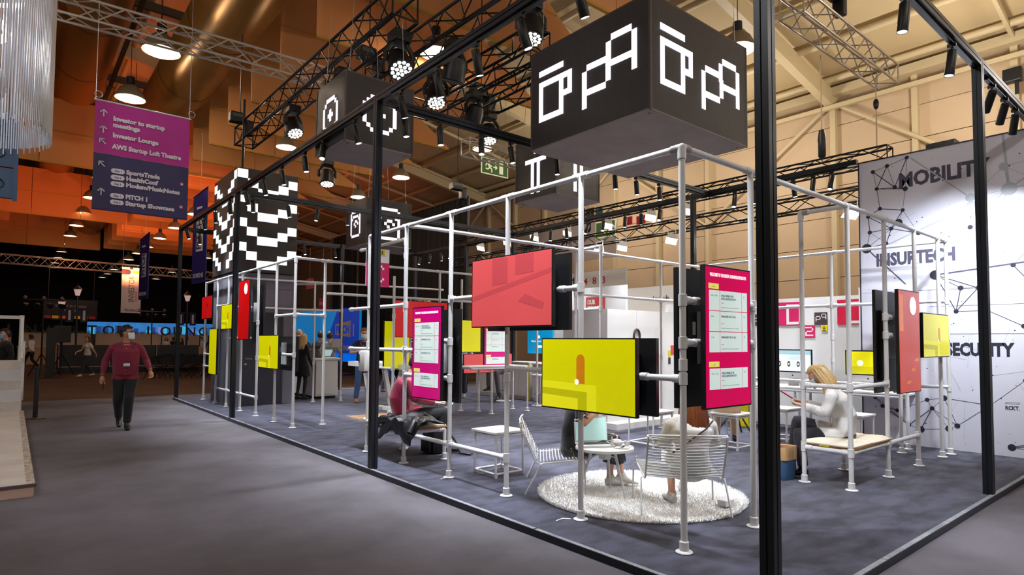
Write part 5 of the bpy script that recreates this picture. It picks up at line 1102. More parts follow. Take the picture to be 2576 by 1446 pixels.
# --- tote bag
tg = thing('tote_bag', 'blue tote bag with folded brown paper rim beside the canvas bench', 'bag', (3.42, 1.68, .055))
def bagring(z, sx, sy, j=0): return [(3.42+sx*math.copysign(abs(math.cos(a))**.45, math.cos(a))+.006*math.sin(3*a+j), 1.68+sy*math.copysign(abs(math.sin(a))**.45, math.sin(a)), z) for a in [2*PI*i/28 for i in range(28)]]
def rings(*R_):
    V = sum(R_, []); n_ = 28; return MB().add(V, [(k*n_+i, k*n_+(i+1) % n_, (k+1)*n_+(i+1) % n_, (k+1)*n_+i) for k in range(len(R_)-1) for i in range(n_)])
part('fabric', rings(bagring(.056, .12, .075), bagring(.15, .135, .085, 1), bagring(.3, .135, .085, 2)), mat('blue_wax_canvas', (58, 92, 132), .6, var=.15, bump=.5, bscale=12), tg, smooth=True); part('base', MB().add(bagring(.057, .12, .075), [tuple(range(28))]), BLKC if 'BLKC' in globals() else BLKPL, tg)
part('folded_rim', rings(bagring(.27, .142, .092), bagring(.36, .145, .095, 2), bagring(.41, .14, .09, 3), bagring(.4, .13, .08, 3), bagring(.3, .128, .078, 2)), mat('brown_kraft', (196, 156, 108), .8, var=.1, bump=.4, bscale=15), tg, smooth=True)
# --- trestle table
tt = thing('trestle_table', 'high white trestle table on slanted legs behind the frame post', 'table', (3.0, 9.9, .055))
part('table_top', MB().box((2.62, 8.55, .99), (3.4, 11.3, 1.09)), PAPER, tt)
for y, s_ in ((10.75, -1), (9.15, 1)):
    for x in (2.78, 3.24): part('leg', MB().obox((x, y+.3*s_*-1*0+.16*s_, .525), (.045, 0, 0), (0, .05, 0), (0, -.2*s_, .465)), PAPER, tt)
    part('foot_bar', MB().box((2.7, y+.31*s_, .056), (3.32, y+.42*s_, .13)), PAPER, tt)
part('long_bar', MB().box((2.98, 9.1, .06), (3.06, 10.8, .14)), PAPER, tt)
# --- hand sanitizer dispenser
sd = thing('sanitizer_dispenser', 'white hand sanitizer dispenser fixed to a scaffold pole beside the frame post', 'dispenser', (.46, 5.9, 1.13)); part('housing', MB().bbox((.36, 5.84, 1.14), (.47, 6.02, 1.42), .03), PAPER, sd, smooth=True); part('window', MB().bbox((.352, 5.97, 1.26), (.362, 6.0, 1.37), .004), mat('dark_window', (60, 66, 70), .3), sd); part('nozzle', MB().box((.39, 5.9, 1.12), (.44, 5.96, 1.14)), BLACK, sd)
# --- reception counter
rc = thing('reception_counter', 'white reception counter with people standing around it', 'counter', (3.05, 14.6, .055)); part('body', MB().box((2.76, 13.55, .12), (3.36, 15.9, 1.06)), PAPER, rc); part('top', MB().bbox((2.72, 13.5, 1.06), (3.4, 15.95, 1.1), .006), PAPER, rc); part('plinth', MB().box((2.8, 13.6, .055), (3.32, 15.85, .12)), BLKPL, rc); part('front_panel', MB().box((2.77, 13.535, .16), (3.35, 13.55, .98)), PAPER, rc)
for l, x, y in (('silver laptop on the reception counter, screen towards the woman', 2.95, 13.85), ('silver laptop on the reception counter beside the grey-shirted man', 3.2, 14.15)): laptop(l, (x, y, 1.1), math.radians(215 if x < 3 else 20), STEEL, 115)
for l, x, y in (('grey card payment panel on a thin stand at the counter, left', 2.9, 14.9), ('grey card payment panel on a thin stand at the counter, beside the tube pole', 3.36, 13.7)):
    t = thing('info_panel', l, 'panel', (x, y, 1.1)); part('stem', MB().cyl((x, y, 1.1), (x, y, 1.5), .008), STEEL, t); part('plate', MB().box((x-.12, y-.01, 1.38), (x+.12, y+.01, 1.6)), mat('warm_grey_panel', (176, 168, 164), .5), t)
# --- bar stools
def bar_stool(x, y, rz, label):
    t = thing('bar_stool', label, 'stool', (x, y, .055), group='white bar stools'); c_, s2_ = math.cos(rz), math.sin(rz)
    part('base', MB().lathe([(0, 0), (.2, 0), (.205, .008), (.05, .02), (.022, .03)], (x, y, .055), (0, 0, 1), 24), WHITE, t, smooth=True); part('column', MB().cyl((x, y, .08), (x, y, .74), .022, 12), CHROME, t, smooth=True); part('seat', MB().lathe([(0, 0), (.16, .0), (.19, .02), (.19, .04), (0, .05)], (x, y, .74), (0, 0, 1), 22), WHITE, t, smooth=True)
    part('backrest', MB().tube([(x+.19*math.cos(rz+a), y+.19*math.sin(rz+a), .80+.06*math.cos(a)) for a in [-1.2+2.4*i/10 for i in range(11)]], .028, 8), WHITE, t, smooth=True); part('foot_ring', MB().tube([(x+.14*math.cos(a), y+.14*math.sin(a), .33) for a in [2*PI*i/18 for i in range(18)]], .011, 6, True), CHROME, t, smooth=True)
bar_stool(6.36, 10.35, 0, 'white bar stool under the person in grey trousers'); bar_stool(6.35, 8.95, .3, 'white bar stool half hidden behind the wide yellow screen')
# --- scaffold cable tail and tripod behind the crimson screen
tp = thing('camera_tripod', 'black folding stand behind the crimson schedule screen', 'stand', (5.9, 3.7, .055)); part('column', MB().cyl((5.9, 3.7, .2), (5.9, 3.7, 1.0), .018), BLACK, tp)
for a in (.3, 2.4, 4.5): part('leg', MB().cyl((5.9, 3.7, .5), (5.9+.35*math.cos(a), 3.7+.35*math.sin(a), .06), .014), BLACK, tp)
for i, (x, y) in enumerate(((.47, 3.9), (.4, 2.02))): solo('cable_tie', MB().tube([(x, y, .07), (x-.05, y+.04, .075), (x-.08, y+.07, .06), (x-.11, y+.06, .06)], .006, 6), WHITE, ['white cable tail at the pole foot beside the tube stool', 'white cable tail at the pole foot under the yellow screen'][i], 'cable', 'cable tails')
# yellow column of the neighbouring stand
solo('yellow_column', MB().bbox((6.9, 4.05, .056), (7.1, 4.35, .6), .004), SYEL, 'low yellow block behind the person in beige trousers', 'block')
# ================================================================== WHITE STEPS, CHANDELIER, FAR HALL
st_ = thing('white_steps', 'white wooden ramp and steps with a side railing', 'steps', (-4, 12, 0))
RAMP = two_tone('scuffed_white_paint', (222, 216, 212), (206, 198, 194), 2.5, rough=.55); CHIP = two_tone('chipped_edge', (214, 206, 198), (150, 128, 106), 18, rough=.8); PINKR = mat('pale_pink_riser', (222, 190, 176), .6)
part('ramp_deck', MB().box((-7.5, 6.05, .1), (-3.1, 13.9, .12)), RAMP, st_); part('ramp_edge', MB().box((-3.1, 6.05, .1), (-3.03, 13.9, .121)), CHIP, st_); part('front_trim', MB().box((-7.5, 6.02, .095), (-3.02, 6.05, .124)), mat('grey_trim', (98, 88, 92), .5), st_); part('front_riser', MB().box((-7.5, 6.03, 0), (-3.04, 6.06, .095)), PINKR, st_); part('side_board', MB().box((-3.06, 6.06, 0), (-3.04, 13.9, .1)), CHIP, st_)
for i in range(5): part('step', MB().box((-7.5, 13.9+i*.29, .1), (-3.07, 16.0, .12+(i+1)*.19)), [RAMP, mat('bluish_white_paint', (214, 216, 226), .5)][i % 2], st_)
part('rail_post', MB().box((-3.14, 15.35, .12), (-3.06, 15.43, 2.06)), WHITE, st_); part('rail_post', MB().box((-3.09, 14.3, .3), (-3.04, 14.36, 1.5)), WHITE, st_); part('top_rail', MB().box((-7.5, 15.36, 1.98), (-3.1, 15.42, 2.05)), WHITE, st_); part('hand_rail', MB().obox((-3.09, 14.75, 1.55), (.02, 0, 0), (0, .62, .42), (0, -.02, .03)), WHITE, st_)
sn = thing('stanchion', 'black crowd-control post on a round base in the aisle', 'stanchion', (-2.86, 13.38, 0)); part('base', MB().lathe([(0, 0), (.17, 0), (.175, .01), (.05, .03), (.03, .035)], (-2.86, 13.38, 0), (0, 0, 1), 24), mat('brown_black', (46, 32, 24), .5), sn, smooth=True); part('post', MB().lathe([(.04, .03), (.04, .98), (.045, .98), (.046, 1.0), (.02, 1.01)], (-2.86, 13.38, 0), (0, 0, 1), 16), BLKPL, sn, smooth=True)
# --- chain chandelier
CHN = mat('silver_ball_chain', (214, 214, 222), .25, metal=.6, var=.05, scale=200); HALO = mat('light_ring_white', (255, 255, 255), .4, emit=6, var=0)
ch = thing('chain_chandelier', 'large chandelier of hanging silver ball chains with light rings', 'chandelier', (-4.05, 8.6, 4.3))
cxx, cyy = -4.05, 8.6
for ring, (r, n_, zb, zt2) in enumerate(((1.12, 120, 4.22, 7.2), (.95, 70, 4.6, 7.2))):
    for i in range(n_):
        a = -1.6+PI*1.15*i/n_; x, y = cxx+r*math.cos(a), cyy+r*math.sin(a)
        part('ball_chain', MB().cyl((x, y, zb+.05*math.sin(i*2.1)), (x, y, zt2), .0085, 5), CHN, ch)
part('light_ring', MB().tube([(cxx+.98*math.cos(a), cyy+.98*math.sin(a), 6.25) for a in [2*PI*i/40 for i in range(40)]], .03, 8, True), HALO, ch, smooth=True)
part('light_ring', MB().tube([(cxx+.62*math.cos(a), cyy+.62*math.sin(a), 5.55) for a in [2*PI*i/32 for i in range(32)]], .045, 8, True), HALO, ch, smooth=True)
part('inner_globe', MB().ball((cxx+.35, cyy-.3, 4.75), .3, 20, 14), mat('globe_white', (226, 226, 230), .5), ch, smooth=True)
l_ = lamp('POINT', (cxx, cyy, 5.6), 120, COOL, size=.4); l_.parent = ch; l_.matrix_parent_inverse = parent_mat(ch).inverted()
part('suspension_cable', MB().cyl((cxx, cyy, 7.2), (cxx, cyy, 11.5), .02, 6), BLACK, ch); part('top_plate', MB().lathe([(0, 0), (1.15, 0), (1.15, .05), (0, .06)], (cxx, cyy, 7.2), (0, 0, 1), 40), WHITE, ch)
bf = thing('screen_wall_back', 'blue-grey rear side of an LED wall at the picture edge', 'LED wall', (-4.3, 14, 4.3)); BG = mat('slate_blue_metal', (58, 84, 116), .45, metal=.3)
for i in range(3):
    for j in range(3): part('cabinet', MB().box((-3.3-.9*(i+1)+.03, 14, 4.35+.62*j), (-3.3-.9*i, 14.1, 4.35+.62*j+.59)), BG, bf); part('cable_loop', MB().tube([(-3.6-.9*i+.12*math.cos(a), 13.98, 4.62+.62*j+.1*math.sin(a)) for a in [2*PI*q/12 for q in range(12)]], .01, 5, True), BLACK, bf)
for i in range(4): part('frame_bar', MB().box((-3.34-.9*i, 13.96, 4.3), (-3.27-.9*i, 14.0, 6.2)), BG, bf)
# --- far hall: investor lounge
OCH = mat('oak_counter', (196, 158, 116), .6, var=.1, scale=3); FROST = mat('frosted_panel', (188, 168, 150), .5); LEAF = mat('plant_green', (70, 92, 40), .7, var=.3, scale=8); WHTC = mat('counter_white', (220, 204, 184), .6)
for k, (x0, x1, y, l) in enumerate(((-6.2, -3.2, 45, 'oak lounge counter behind the white steps'), (-3.0, .7, 45, 'oak lounge counter behind the tripod lamps'), (.9, 4.6, 46, 'oak lounge counter behind the walking man'), (4.9, 9.4, 53, 'oak lounge counter behind the lounge group'))):
    t = thing('lounge_counter', l, 'counter', ((x0+x1)/2, y, 0), group='lounge counters in the far hall'); part('front', MB().box((x0, y, 0), (x1, y+.7, 1.05)), OCH, t); part('top', MB().box((x0-.03, y-.04, 1.05), (x1+.03, y+.74, 1.1)), WHTC, t)
    n_ = max(1, int((x1-x0)/1.8))
    for i in range(n_):
        a = x0+(x1-x0)*i/n_+.1; b = x0+(x1-x0)*(i+1)/n_-.1; part('frosted_screen', MB().box((a, y+.3, 1.1), (b, y+.34, 1.86)), FROST, t); part('screen_frame', MB().box((a-.05, y+.28, 1.1), (a, y+.36, 1.92)), OCH, t); part('screen_frame', MB().box((a-.05, y+.28, 1.86), (b, y+.36, 1.93)), OCH, t)
    pr = thing('planter_row', 'row of green plants on the %s' % l, 'plants', ((x0+x1)/2, y+.55, 1.1), group='plants on the lounge counters'); part('trough', MB().box((x0+.1, y+.42, 1.5), (x1-.1, y+.68, 1.85)), OCH, pr); part('trough_support', MB().box(((x0+x1)/2-.05, y+.5, 1.1), ((x0+x1)/2+.05, y+.6, 1.5)), OCH, pr); lf = MB(); rr2 = random.Random(k)
    for i in range(420):
        c = Vector((rr2.uniform(x0+.1, x1-.1), y+.55+rr2.uniform(-.14, .14), 1.85+abs(rr2.gauss(0, .12)))); d_ = Vector((rr2.uniform(-1, 1), rr2.uniform(-1, 1), rr2.uniform(0, 1))).normalized()*rr2.uniform(.06, .14); e_2 = d_.orthogonal().normalized()*.025
        lf.add([c, c+d_*.5+e_2, c+d_, c+d_*.5-e_2], [(0, 1, 2, 3)])
    part('foliage', lf, LEAF, pr, kind='stuff')
LT = mat('black_letter', (14, 14, 18), .5)
for i, chh in enumerate('INVESTOR LOUNGE'):
    if chh == ' ': continue
    x = -3.55+i*.815+(.12 if i > 8 else 0); t = thing('block_letter', 'large black letter %s standing on the lounge counters%s' % (chh, '' if 'INVESTOR LOUNGE'.count(chh) == 1 else (' in the first word' if i < 8 else ' in the second word')), 'letter', (x, 47, 1.75), group='letters of the lounge name'); text('lettering', chh, (x, 46.9, 1.85), (1, 0, 0), (0, 0, 1), .88, LT, t, 'LEFT', .01, .04); part('stand_foot', MB().box((x+.1, 46.88, 1.05), (x+.16, 46.94, 1.86)), LT, t)
    part('foot_plate', MB().box((x, 46.8, 0), (x+.3, 47.0, 1.06)), OCH, t)
pano = thing('panorama_screen', 'long blue panorama screen with city shapes behind the lounge letters', 'screen', (5.5, 50, 1.8)); part('display', MB().box((1.15, 55, 1.95), (12.5, 55.1, 2.9)), mat('panorama_blue', (40, 120, 196), .4, emit=.7, var=.5, scale=1.4), pano); part('frame', MB().box((1.1, 55.02, 0), (12.55, 55.2, 1.94)), BLKPL, pano)
rr3 = random.Random(5)
for i in range(26):
    x = 1.3+i*.42; hh = rr3.uniform(.2, .7); part('skyline_block', MB().box((x, 54.985, 1.96), (x+rr3.uniform(.2, .38), 55, 1.96+hh)), [mat('pano_cyan', (70, 186, 230), .4, emit=.7), mat('pano_deep', (24, 70, 140), .4, emit=.6), mat('pano_lilac', (130, 130, 206), .4, emit=.7), mat('pano_orange', (226, 146, 100), .4, emit=.6)][0 if i % 3 == 0 else 1 if i % 3 == 1 else 2 if i % 2 else 1], pano)
ib = thing('hanging_banner', 'white hanging banner reading INVESTOR in the far hall', 'banner', (2.05, 40, 3.1)); part('fabric', MB().box((1.56, 40, 3.1), (2.55, 40.03, 5.78)), mat('banner_fabric_white', (214, 200, 204), .8, var=.06), ib)
text('lettering', 'INVESTOR', (2.2, 39.99, 3.75), (0, 0, 1), (-1, 0, 0), .42, INKG, ib, 'LEFT', 0, .001, 1.5); text('lettering', 'LOUNGE', (2.36, 39.99, 3.75), (0, 0, 1), (-1, 0, 0), .16, SRED, ib, 'LEFT', 0, .001, .6); text('lettering', 'PitchBook', (1.75, 39.99, 3.2), (1, 0, 0), (0, 0, 1), .2, INKG, ib, 'LEFT', .002, .001, .65)
for x0, x1, z0, z1, m_ in ((1.56, 1.9, 5.35, 5.65, SRED), (1.95, 2.12, 5.66, 5.78, INK), (2.12, 2.46, 5.45, 5.58, mat('banner_ochre', (200, 150, 30), .7))): part('colour_block', MB().box((x0, 39.985, z0), (x1, 40, z1)), m_, ib)
part('black_disc', MB().lathe([(0, 0), (.15, 0), (.15, .004)], (1.86, 39.985, 5.5), (0, -1, 0), 16), INK, ib)
for u in (1.6, 2.5): part('suspension_wire', MB().cyl((u, 40.01, 5.78), (u, 40.01, 8.5), .01, 5), STEEL, ib)
def pitch_flag(x, y, z0, z1, w, label):
    t = thing('pitch_flag', label, 'flag', (x, y, z0), group='blue pitch flags'); FB = mat('flag_indigo', (36, 34, 122), .6, var=.1)
    part('fabric', MB().prism([(0, z0), (w, z0+.02), (w, z1), (0, z1-.18)], (x, y+w/2, 0), (.18, -1, 0), (0, 0, 1), (.02, .004, 0)), FB, t); part('white_field', MB().prism([(w*.28, z0+(z1-z0)*.34), (w*.78, z0+(z1-z0)*.34), (w*.78, z1-(z1-z0)*.3), (w*.28, z1-(z1-z0)*.3)], (x-.012, y+w/2, 0), (.18, -1, 0), (0, 0, 1), (.004, .001, 0)), PAPER, t)
    text('lettering', 'PITCH', (x+.18*w*.66-.02, y+w/2-w*.66, z0+(z1-z0)*.36), (0, 0, 1), (-.18, 1, 0), w*.5, FB, t, 'LEFT', .004, .002, (z1-z0)*.32); text('lettering', '1', (x+.18*w*.66-.016, y+w/2-w*.68, z0+(z1-z0)*.76), (0, 0, 1), (-.18, 1, 0), w*.55, PAPER, t, 'LEFT', .01, .002); text('lettering', 'SIEMENS', (x+.18*w*.1-.016, y+w/2-w*.12, z0+(z1-z0)*.06), (.18, -1, 0), (0, 0, 1), w*.2, PAPER, t, 'LEFT', .002, .002, w*.76)
    part('top_rod', MB().cyl((x, y+w/2+.05, z1-.18), (x+.18*w, y-w/2-.05, z1+.02), .015), BLACK, t); part('suspension_wire', MB().cyl((x+.1, y, z1), (x+.1, y, 8.4), .008, 5), STEEL, t)
pitch_flag(.33, 24.2, 3.02, 5.45, .9, 'indigo pitch flag hanging beside the white investor banner'); pitch_flag(1.3, 20.2, 3.4, 6.5, 1.05, 'indigo pitch flag hanging beside the checkered tower')
# street lamps, stage blocks, light stands
def street_lamp(x, y, h, label, sign=True):
    t = thing('street_lamp', label, 'street lamp', (x, y, 0), group='old-style street lamps of the lounge'); part('pole', MB().cyl((x, y, 0), (x, y, h-.4), .045, 10), mat('dark_blue_pole', (34, 36, 64), .4), t, smooth=True); part('lantern_glass', MB().lathe([(.09, 0), (.17, .32)], (x, y, h-.4), (0, 0, 1), 6), mat('lantern_pink', (224, 186, 180), .4, emit=.45), t); part('lantern_roof', MB().lathe([(.22, 0), (.1, .14), (.03, .2), (.01, .3)], (x, y, h-.08), (0, 0, 1), 6), BLACK, t); part('cross_arm', MB().cyl((x-.45, y, h-1.05), (x+.45, y, h-1.05), .02), BLACK, t)
    if sign:
        for s_ in (-1, 1): f = part('pennant', MB().box((x+.3*s_-.16, y, h-1.75), (x+.3*s_+.16, y+.01, h-1.05)), mat('pennant_navy', (24, 22, 50), .7), t); part('pennant_print', MB().box((x+.3*s_-.05, y-.005, h-1.65), (x+.3*s_+.05, y, h-1.15)), mat('pennant_print', (196, 186, 200), .7), f)
    part('base', MB().lathe([(.14, 0), (.14, .1), (.06, .3)], (x, y, 0), (0, 0, 1), 12), BLACK, t)
street_lamp(-.77, 36, 4.15, 'tall lantern lamp post left of the walking man'); street_lamp(-1.3, 38, 3.6, 'shorter lantern lamp post behind the light stand', False); street_lamp(4.24, 36, 4.1, 'lantern lamp post beside the far frame post')
sb = thing('stage_riser', 'black stage riser boxes with pale edges in the far hall', 'stage', (.3, 32.5, 0))
for i in range(3): x = -1.65+i*1.9; part('riser_box', MB().box((x, 32, .12), (x+1.87, 33.4, 1.28)), BLKPL, sb); part('pale_edge', MB().box((x, 31.98, .3), (x+.03, 32, 1.28)), mat('pale_edge', (170, 148, 140), .6), sb); part('pale_edge', MB().box((x, 31.98, .28), (x+1.87, 32, .32)), mat('pale_edge', (170, 148, 140), .6), sb)
part('plinth', MB().box((-1.6, 32.05, 0), (4.0, 33.3, .12)), BLKPL, sb)
def light_stand(x, y, h, label, heads=True):
    t = thing('light_stand', label, 'light stand', (x, y, 0), group='black light stands'); part('mast', MB().cyl((x, y, .5), (x, y, h), .03, 8), BLACK, t)
    for a in (.4, 2.5, 4.6): part('leg', MB().cyl((x, y, .95), (x+.5*math.cos(a), y+.5*math.sin(a), .02), .02, 6), BLACK, t)
    if heads:
        part('cross_bar', MB().cyl((x-.7, y, h), (x+.7, y, h), .03, 8), BLACK, t)
        for q in (-.6, -.2, .2, .6): part('lamp_head', MB().lathe([(.06, -.14), (.1, 0), (.11, .12)], (x+q, y-.05, h-.22), (q, -1, -.4), 12), BLKPL, t, smooth=True)
        for q in (-.6, 0, .6): part('top_lamp', MB().ball((x+q, y, h+.1), .07, 8, 6), mat('lamp_grey', (120, 110, 110), .4), t)
    else: part('speaker_box', MB().bbox((x-.3, y-.2, h-.2), (x+.3, y+.2, h+.5), .02), BLKPL, t)
light_stand(-2.3, 30, 3.15, 'tall black light stand with four lamp heads'); light_stand(-1.62, 30.4, 1.6, 'black loudspeaker on a stand before the lounge counter', False); light_stand(2.7, 37, 3.1, 'light stand with lamp heads behind the walking man')
pc = thing('black_pillar', 'slim black pillar on a flat base beside the loudspeaker', 'pillar', (-2.05, 28.8, 0)); part('shaft', MB().box((-2.2, 28.7, .04), (-1.9, 28.95, 2.0)), BLKPL, pc); part('base', MB().box((-2.4, 28.5, 0), (-1.7, 29.1, .04)), BLKPL, pc)
mbd = thing('meeting_board', 'dark hanging board about investor meetings with a coloured strip', 'board', (-.3, 43, 2.8)); part('board', MB().box((-1.9, 43, 2.75), (.7, 43.06, 3.9)), mat('board_dark', (28, 20, 24), .6), mbd); text('lettering', 'Investor to investor\nmeetings', (-.6, 42.98, 3.45), (1, 0, 0), (0, 0, 1), .24, mat('board_print', (176, 150, 150), .6), mbd, 'CENTER', .002, .002, 1.5)
for i in range(7): part('strip_block', MB().box((-1.85+i*.36, 42.98, 2.76), (-1.55+i*.36, 43, 2.93)), [SRED, mat('strip_amber', (206, 146, 20), .6, emit=.2), mat('strip_orange', (206, 90, 20), .6, emit=.2)][i % 3], mbd)
for u in (-1.7, .5): part('suspension_wire', MB().cyl((u, 43.02, 3.9), (u, 43.02, 6), .008, 5), STEEL, mbd)
# rows of black folding chairs
def folding_chair():
    t = thing('folding_chair', 'black folding chair in the rows before the lounge group', 'chair', (0, 0, 0), group='black folding chairs in rows'); B_ = mat('chair_black', (18, 17, 18), .5)
    part('seat', MB().box((-.2, -.2, .43), (.2, .2, .46)), B_, t); part('backrest', MB().box((-.2, .2, .62), (.2, .22, .84)), B_, t)
    for s_ in (-1, 1): part('leg', MB().cyl((s_*.2, .24, .84), (s_*.2, -.2, 0), .013, 5), B_, t); part('leg', MB().cyl((s_*.2, -.15, .45), (s_*.2, .22, 0), .013, 5), B_, t)
    return t
fc = folding_chair(); first = True
for r in range(6):
    for c in range(9):
        x, y = 1.0+c*.56+r*.42, 25.6+r*1.5
        if first: fc.location = (x, y, 0); fc.rotation_euler = (0, 0, .4); first = False; o_ = fc
        else: o_ = clone(fc, (x, y, 0), .4)
        o_['label'] = 'black folding chair, row %s from the aisle, %s seat from the stage riser' % (ordinal(r), ordinal(c))
# --- pitch stage wall, curtain
pw = thing('pitch_wall', 'blue stage wall reading PITCH 1 beyond the reception counter', 'stage wall', (9, 28, .5))
PB1 = mat('pitch_blue', (10, 130, 206), .5, emit=.5, var=.15, scale=.5); PB2 = mat('pitch_deep_blue', (8, 60, 176), .5, emit=.5, var=.15, scale=.5); PB3 = mat('pitch_cyan', (0, 176, 230), .5, emit=.55)
part('wall', MB().box((9, 24.2, .55), (9.1, 35, 3.1)), PB1, pw); part('base_board', MB().box((8.98, 24.2, .05), (9.1, 35, .55)), BLKPL, pw)
part('deep_shape', MB().prism([(0, 0), (3.0, 0), (3.6, 1.1), (2.4, 2.55), (0, 2.55)], (8.995, 24.2, .55), (0, 1, 0), (0, 0, 1), (-.005, 0, 0)), PB2, pw); part('cyan_band', MB().box((8.99, 24.2, .55), (8.995, 35, .95)), PB3, pw); part('pale_shape', MB().prism([(0, 0), (1.2, .2), (1.2, 1.0), (0, .7)], (8.99, 32.8, 2.0), (0, 1, 0), (0, 0, 1), (-.005, 0, 0)), mat('pitch_pale', (200, 214, 236), .5, emit=.5), pw)
part('title_box', MB().prism([(0, 0), (1.75, .12), (1.75, .62), (0, .78)], (8.985, 25.1, 1.72), (0, 1, 0), (0, 0, 1), (-.004, 0, 0)), SWHT, pw); text('lettering', 'PITCH', (8.975, 26.75, 1.92), RY, UZ, .5, PB2, pw, 'LEFT', .02, .002, 1.5); text('lettering', '1', (8.975, 24.95, 1.8), RY, UZ, .72, SWHT, pw, 'LEFT', .03, .002); text('lettering', 'POWERED BY', (8.975, 26.85, 1.48), RY, UZ, .11, SWHT, pw, 'LEFT', .0, .002, .5); text('lettering', 'SIEMENS', (8.975, 26.85, 1.1), RY, UZ, .32, SWHT, pw, 'LEFT', .012, .002, 1.6)
part('stage_step', MB().box((8.2, 24, 0), (9.0, 35, .05)), BLKPL, pw)
cu = thing('stage_curtain', 'tall black pleated curtain behind the booth', 'curtain', (9.6, 22, 0)); CM = mat('black_velvet', (13, 11, 12), .95, var=.2)
for seg in range(4):
    V = []; F = []; n_ = 60; y0 = 16.6+seg*3.05
    for i in range(n_+1):
        y = y0+3.0*i/n_; x = 9.6+.05*math.sin(y*16)+.02*math.sin(y*37); V += [(x, y, 0.05), (x+.02*math.sin(y*9), y, 6.9)]
    F = [(2*i, 2*i+2, 2*i+3, 2*i+1) for i in range(n_)]; o_ = part('curtain_panel', MB().add(V, F), CM, cu, smooth=True); o_.modifiers.new('thick', 'SOLIDIFY').thickness = .01
part('curtain_pipe', MB().cyl((9.6, 16.5, 6.92), (9.6, 29, 6.92), .03), BLACK, cu)
for y in (16.5, 22.7, 28.9): part('upright', MB().cyl((9.6, y, 0), (9.6, y, 6.92), .03), BLACK, cu)
sl = thing('schedule_board', 'dark schedule board on a stand behind the man in the pale shirt', 'board', (6.6, 15.3, .055)); part('panel', MB().box((6.3, 15.3, .3), (7.0, 15.36, 2.0)), mat('board_night', (26, 26, 44), .5), sl); text('lettering', 'Startup Showcase', (6.34, 15.295, 1.78), (1, 0, 0), (0, 0, 1), .1, SWHT, sl, 'LEFT', .002, .001, .6)
for i in range(12): part('list_line', MB().box((6.36, 15.294, 1.62-i*.1), (6.36+[.5, .36, .42][i % 3], 15.3, 1.645-i*.1)), [SWHT, mat('list_teal', (40, 110, 110), .5)][i == 2], sl)
part('foot', MB().box((6.4, 15.15, .055), (6.9, 15.55, .08)), BLKPL, sl); part('post', MB().box((6.6, 15.32, .08), (6.7, 15.36, .3)), BLKPL, sl)
for k, (y, z, l) in enumerate(((31.5, 3.35, 'small crimson pitch direction sign above the stage wall'), (33.5, 4.6, 'orange pitch direction sign high above the stage wall'))):
    t = thing('direction_sign', l, 'sign', (10.2, y, z), group='direction signs'); part('plate', MB().box((10.2, y-.5, z), (10.23, y+.5, z+.6)), SRED if k == 0 else SCOR, t); text('lettering', '↑ Pitch 3' if False else 'PITCH 3', (10.19, y+.42, z+.2), RY, UZ, .24, SWHT, t, 'LEFT', .004, .001, .8); part('suspension_wire', MB().cyl((10.21, y, z+.6), (10.21, y, 7), .008, 5), STEEL, t)
# ================================================================== PEOPLE
from mathutils import kdtree
SKIN = mat('skin_light', (214, 164, 136), .55, var=.05, scale=12); SKIN2 = mat('skin_tan', (186, 132, 100), .55, var=.05, scale=12)
HAIRB = mat('hair_dark_brown', (38, 26, 20), .5, var=.25, scale=40); HAIRK = mat('hair_black', (18, 15, 15), .5, var=.25, scale=40); HAIRR = mat('hair_auburn', (120, 66, 34), .42, var=.35, scale=30); HAIRY = mat('hair_blonde', (206, 172, 116), .42, var=.3, scale=30); HAIRS = mat('hair_sandy', (150, 112, 76), .5, var=.25, scale=40)
MASKW = mat('mask_white', (224, 232, 238), .8, var=.03); MASKB = mat('mask_blue', (130, 182, 224), .8, var=.03); EYE = mat('eye_dark', (22, 16, 14), .2)
CL = {}
def cloth(name, c, **k): return mat('cloth_'+name, c, k.pop('rough', .85), var=.12, scale=9, bump=.25, bscale=30, sheen=.15, **k)
PEND = []
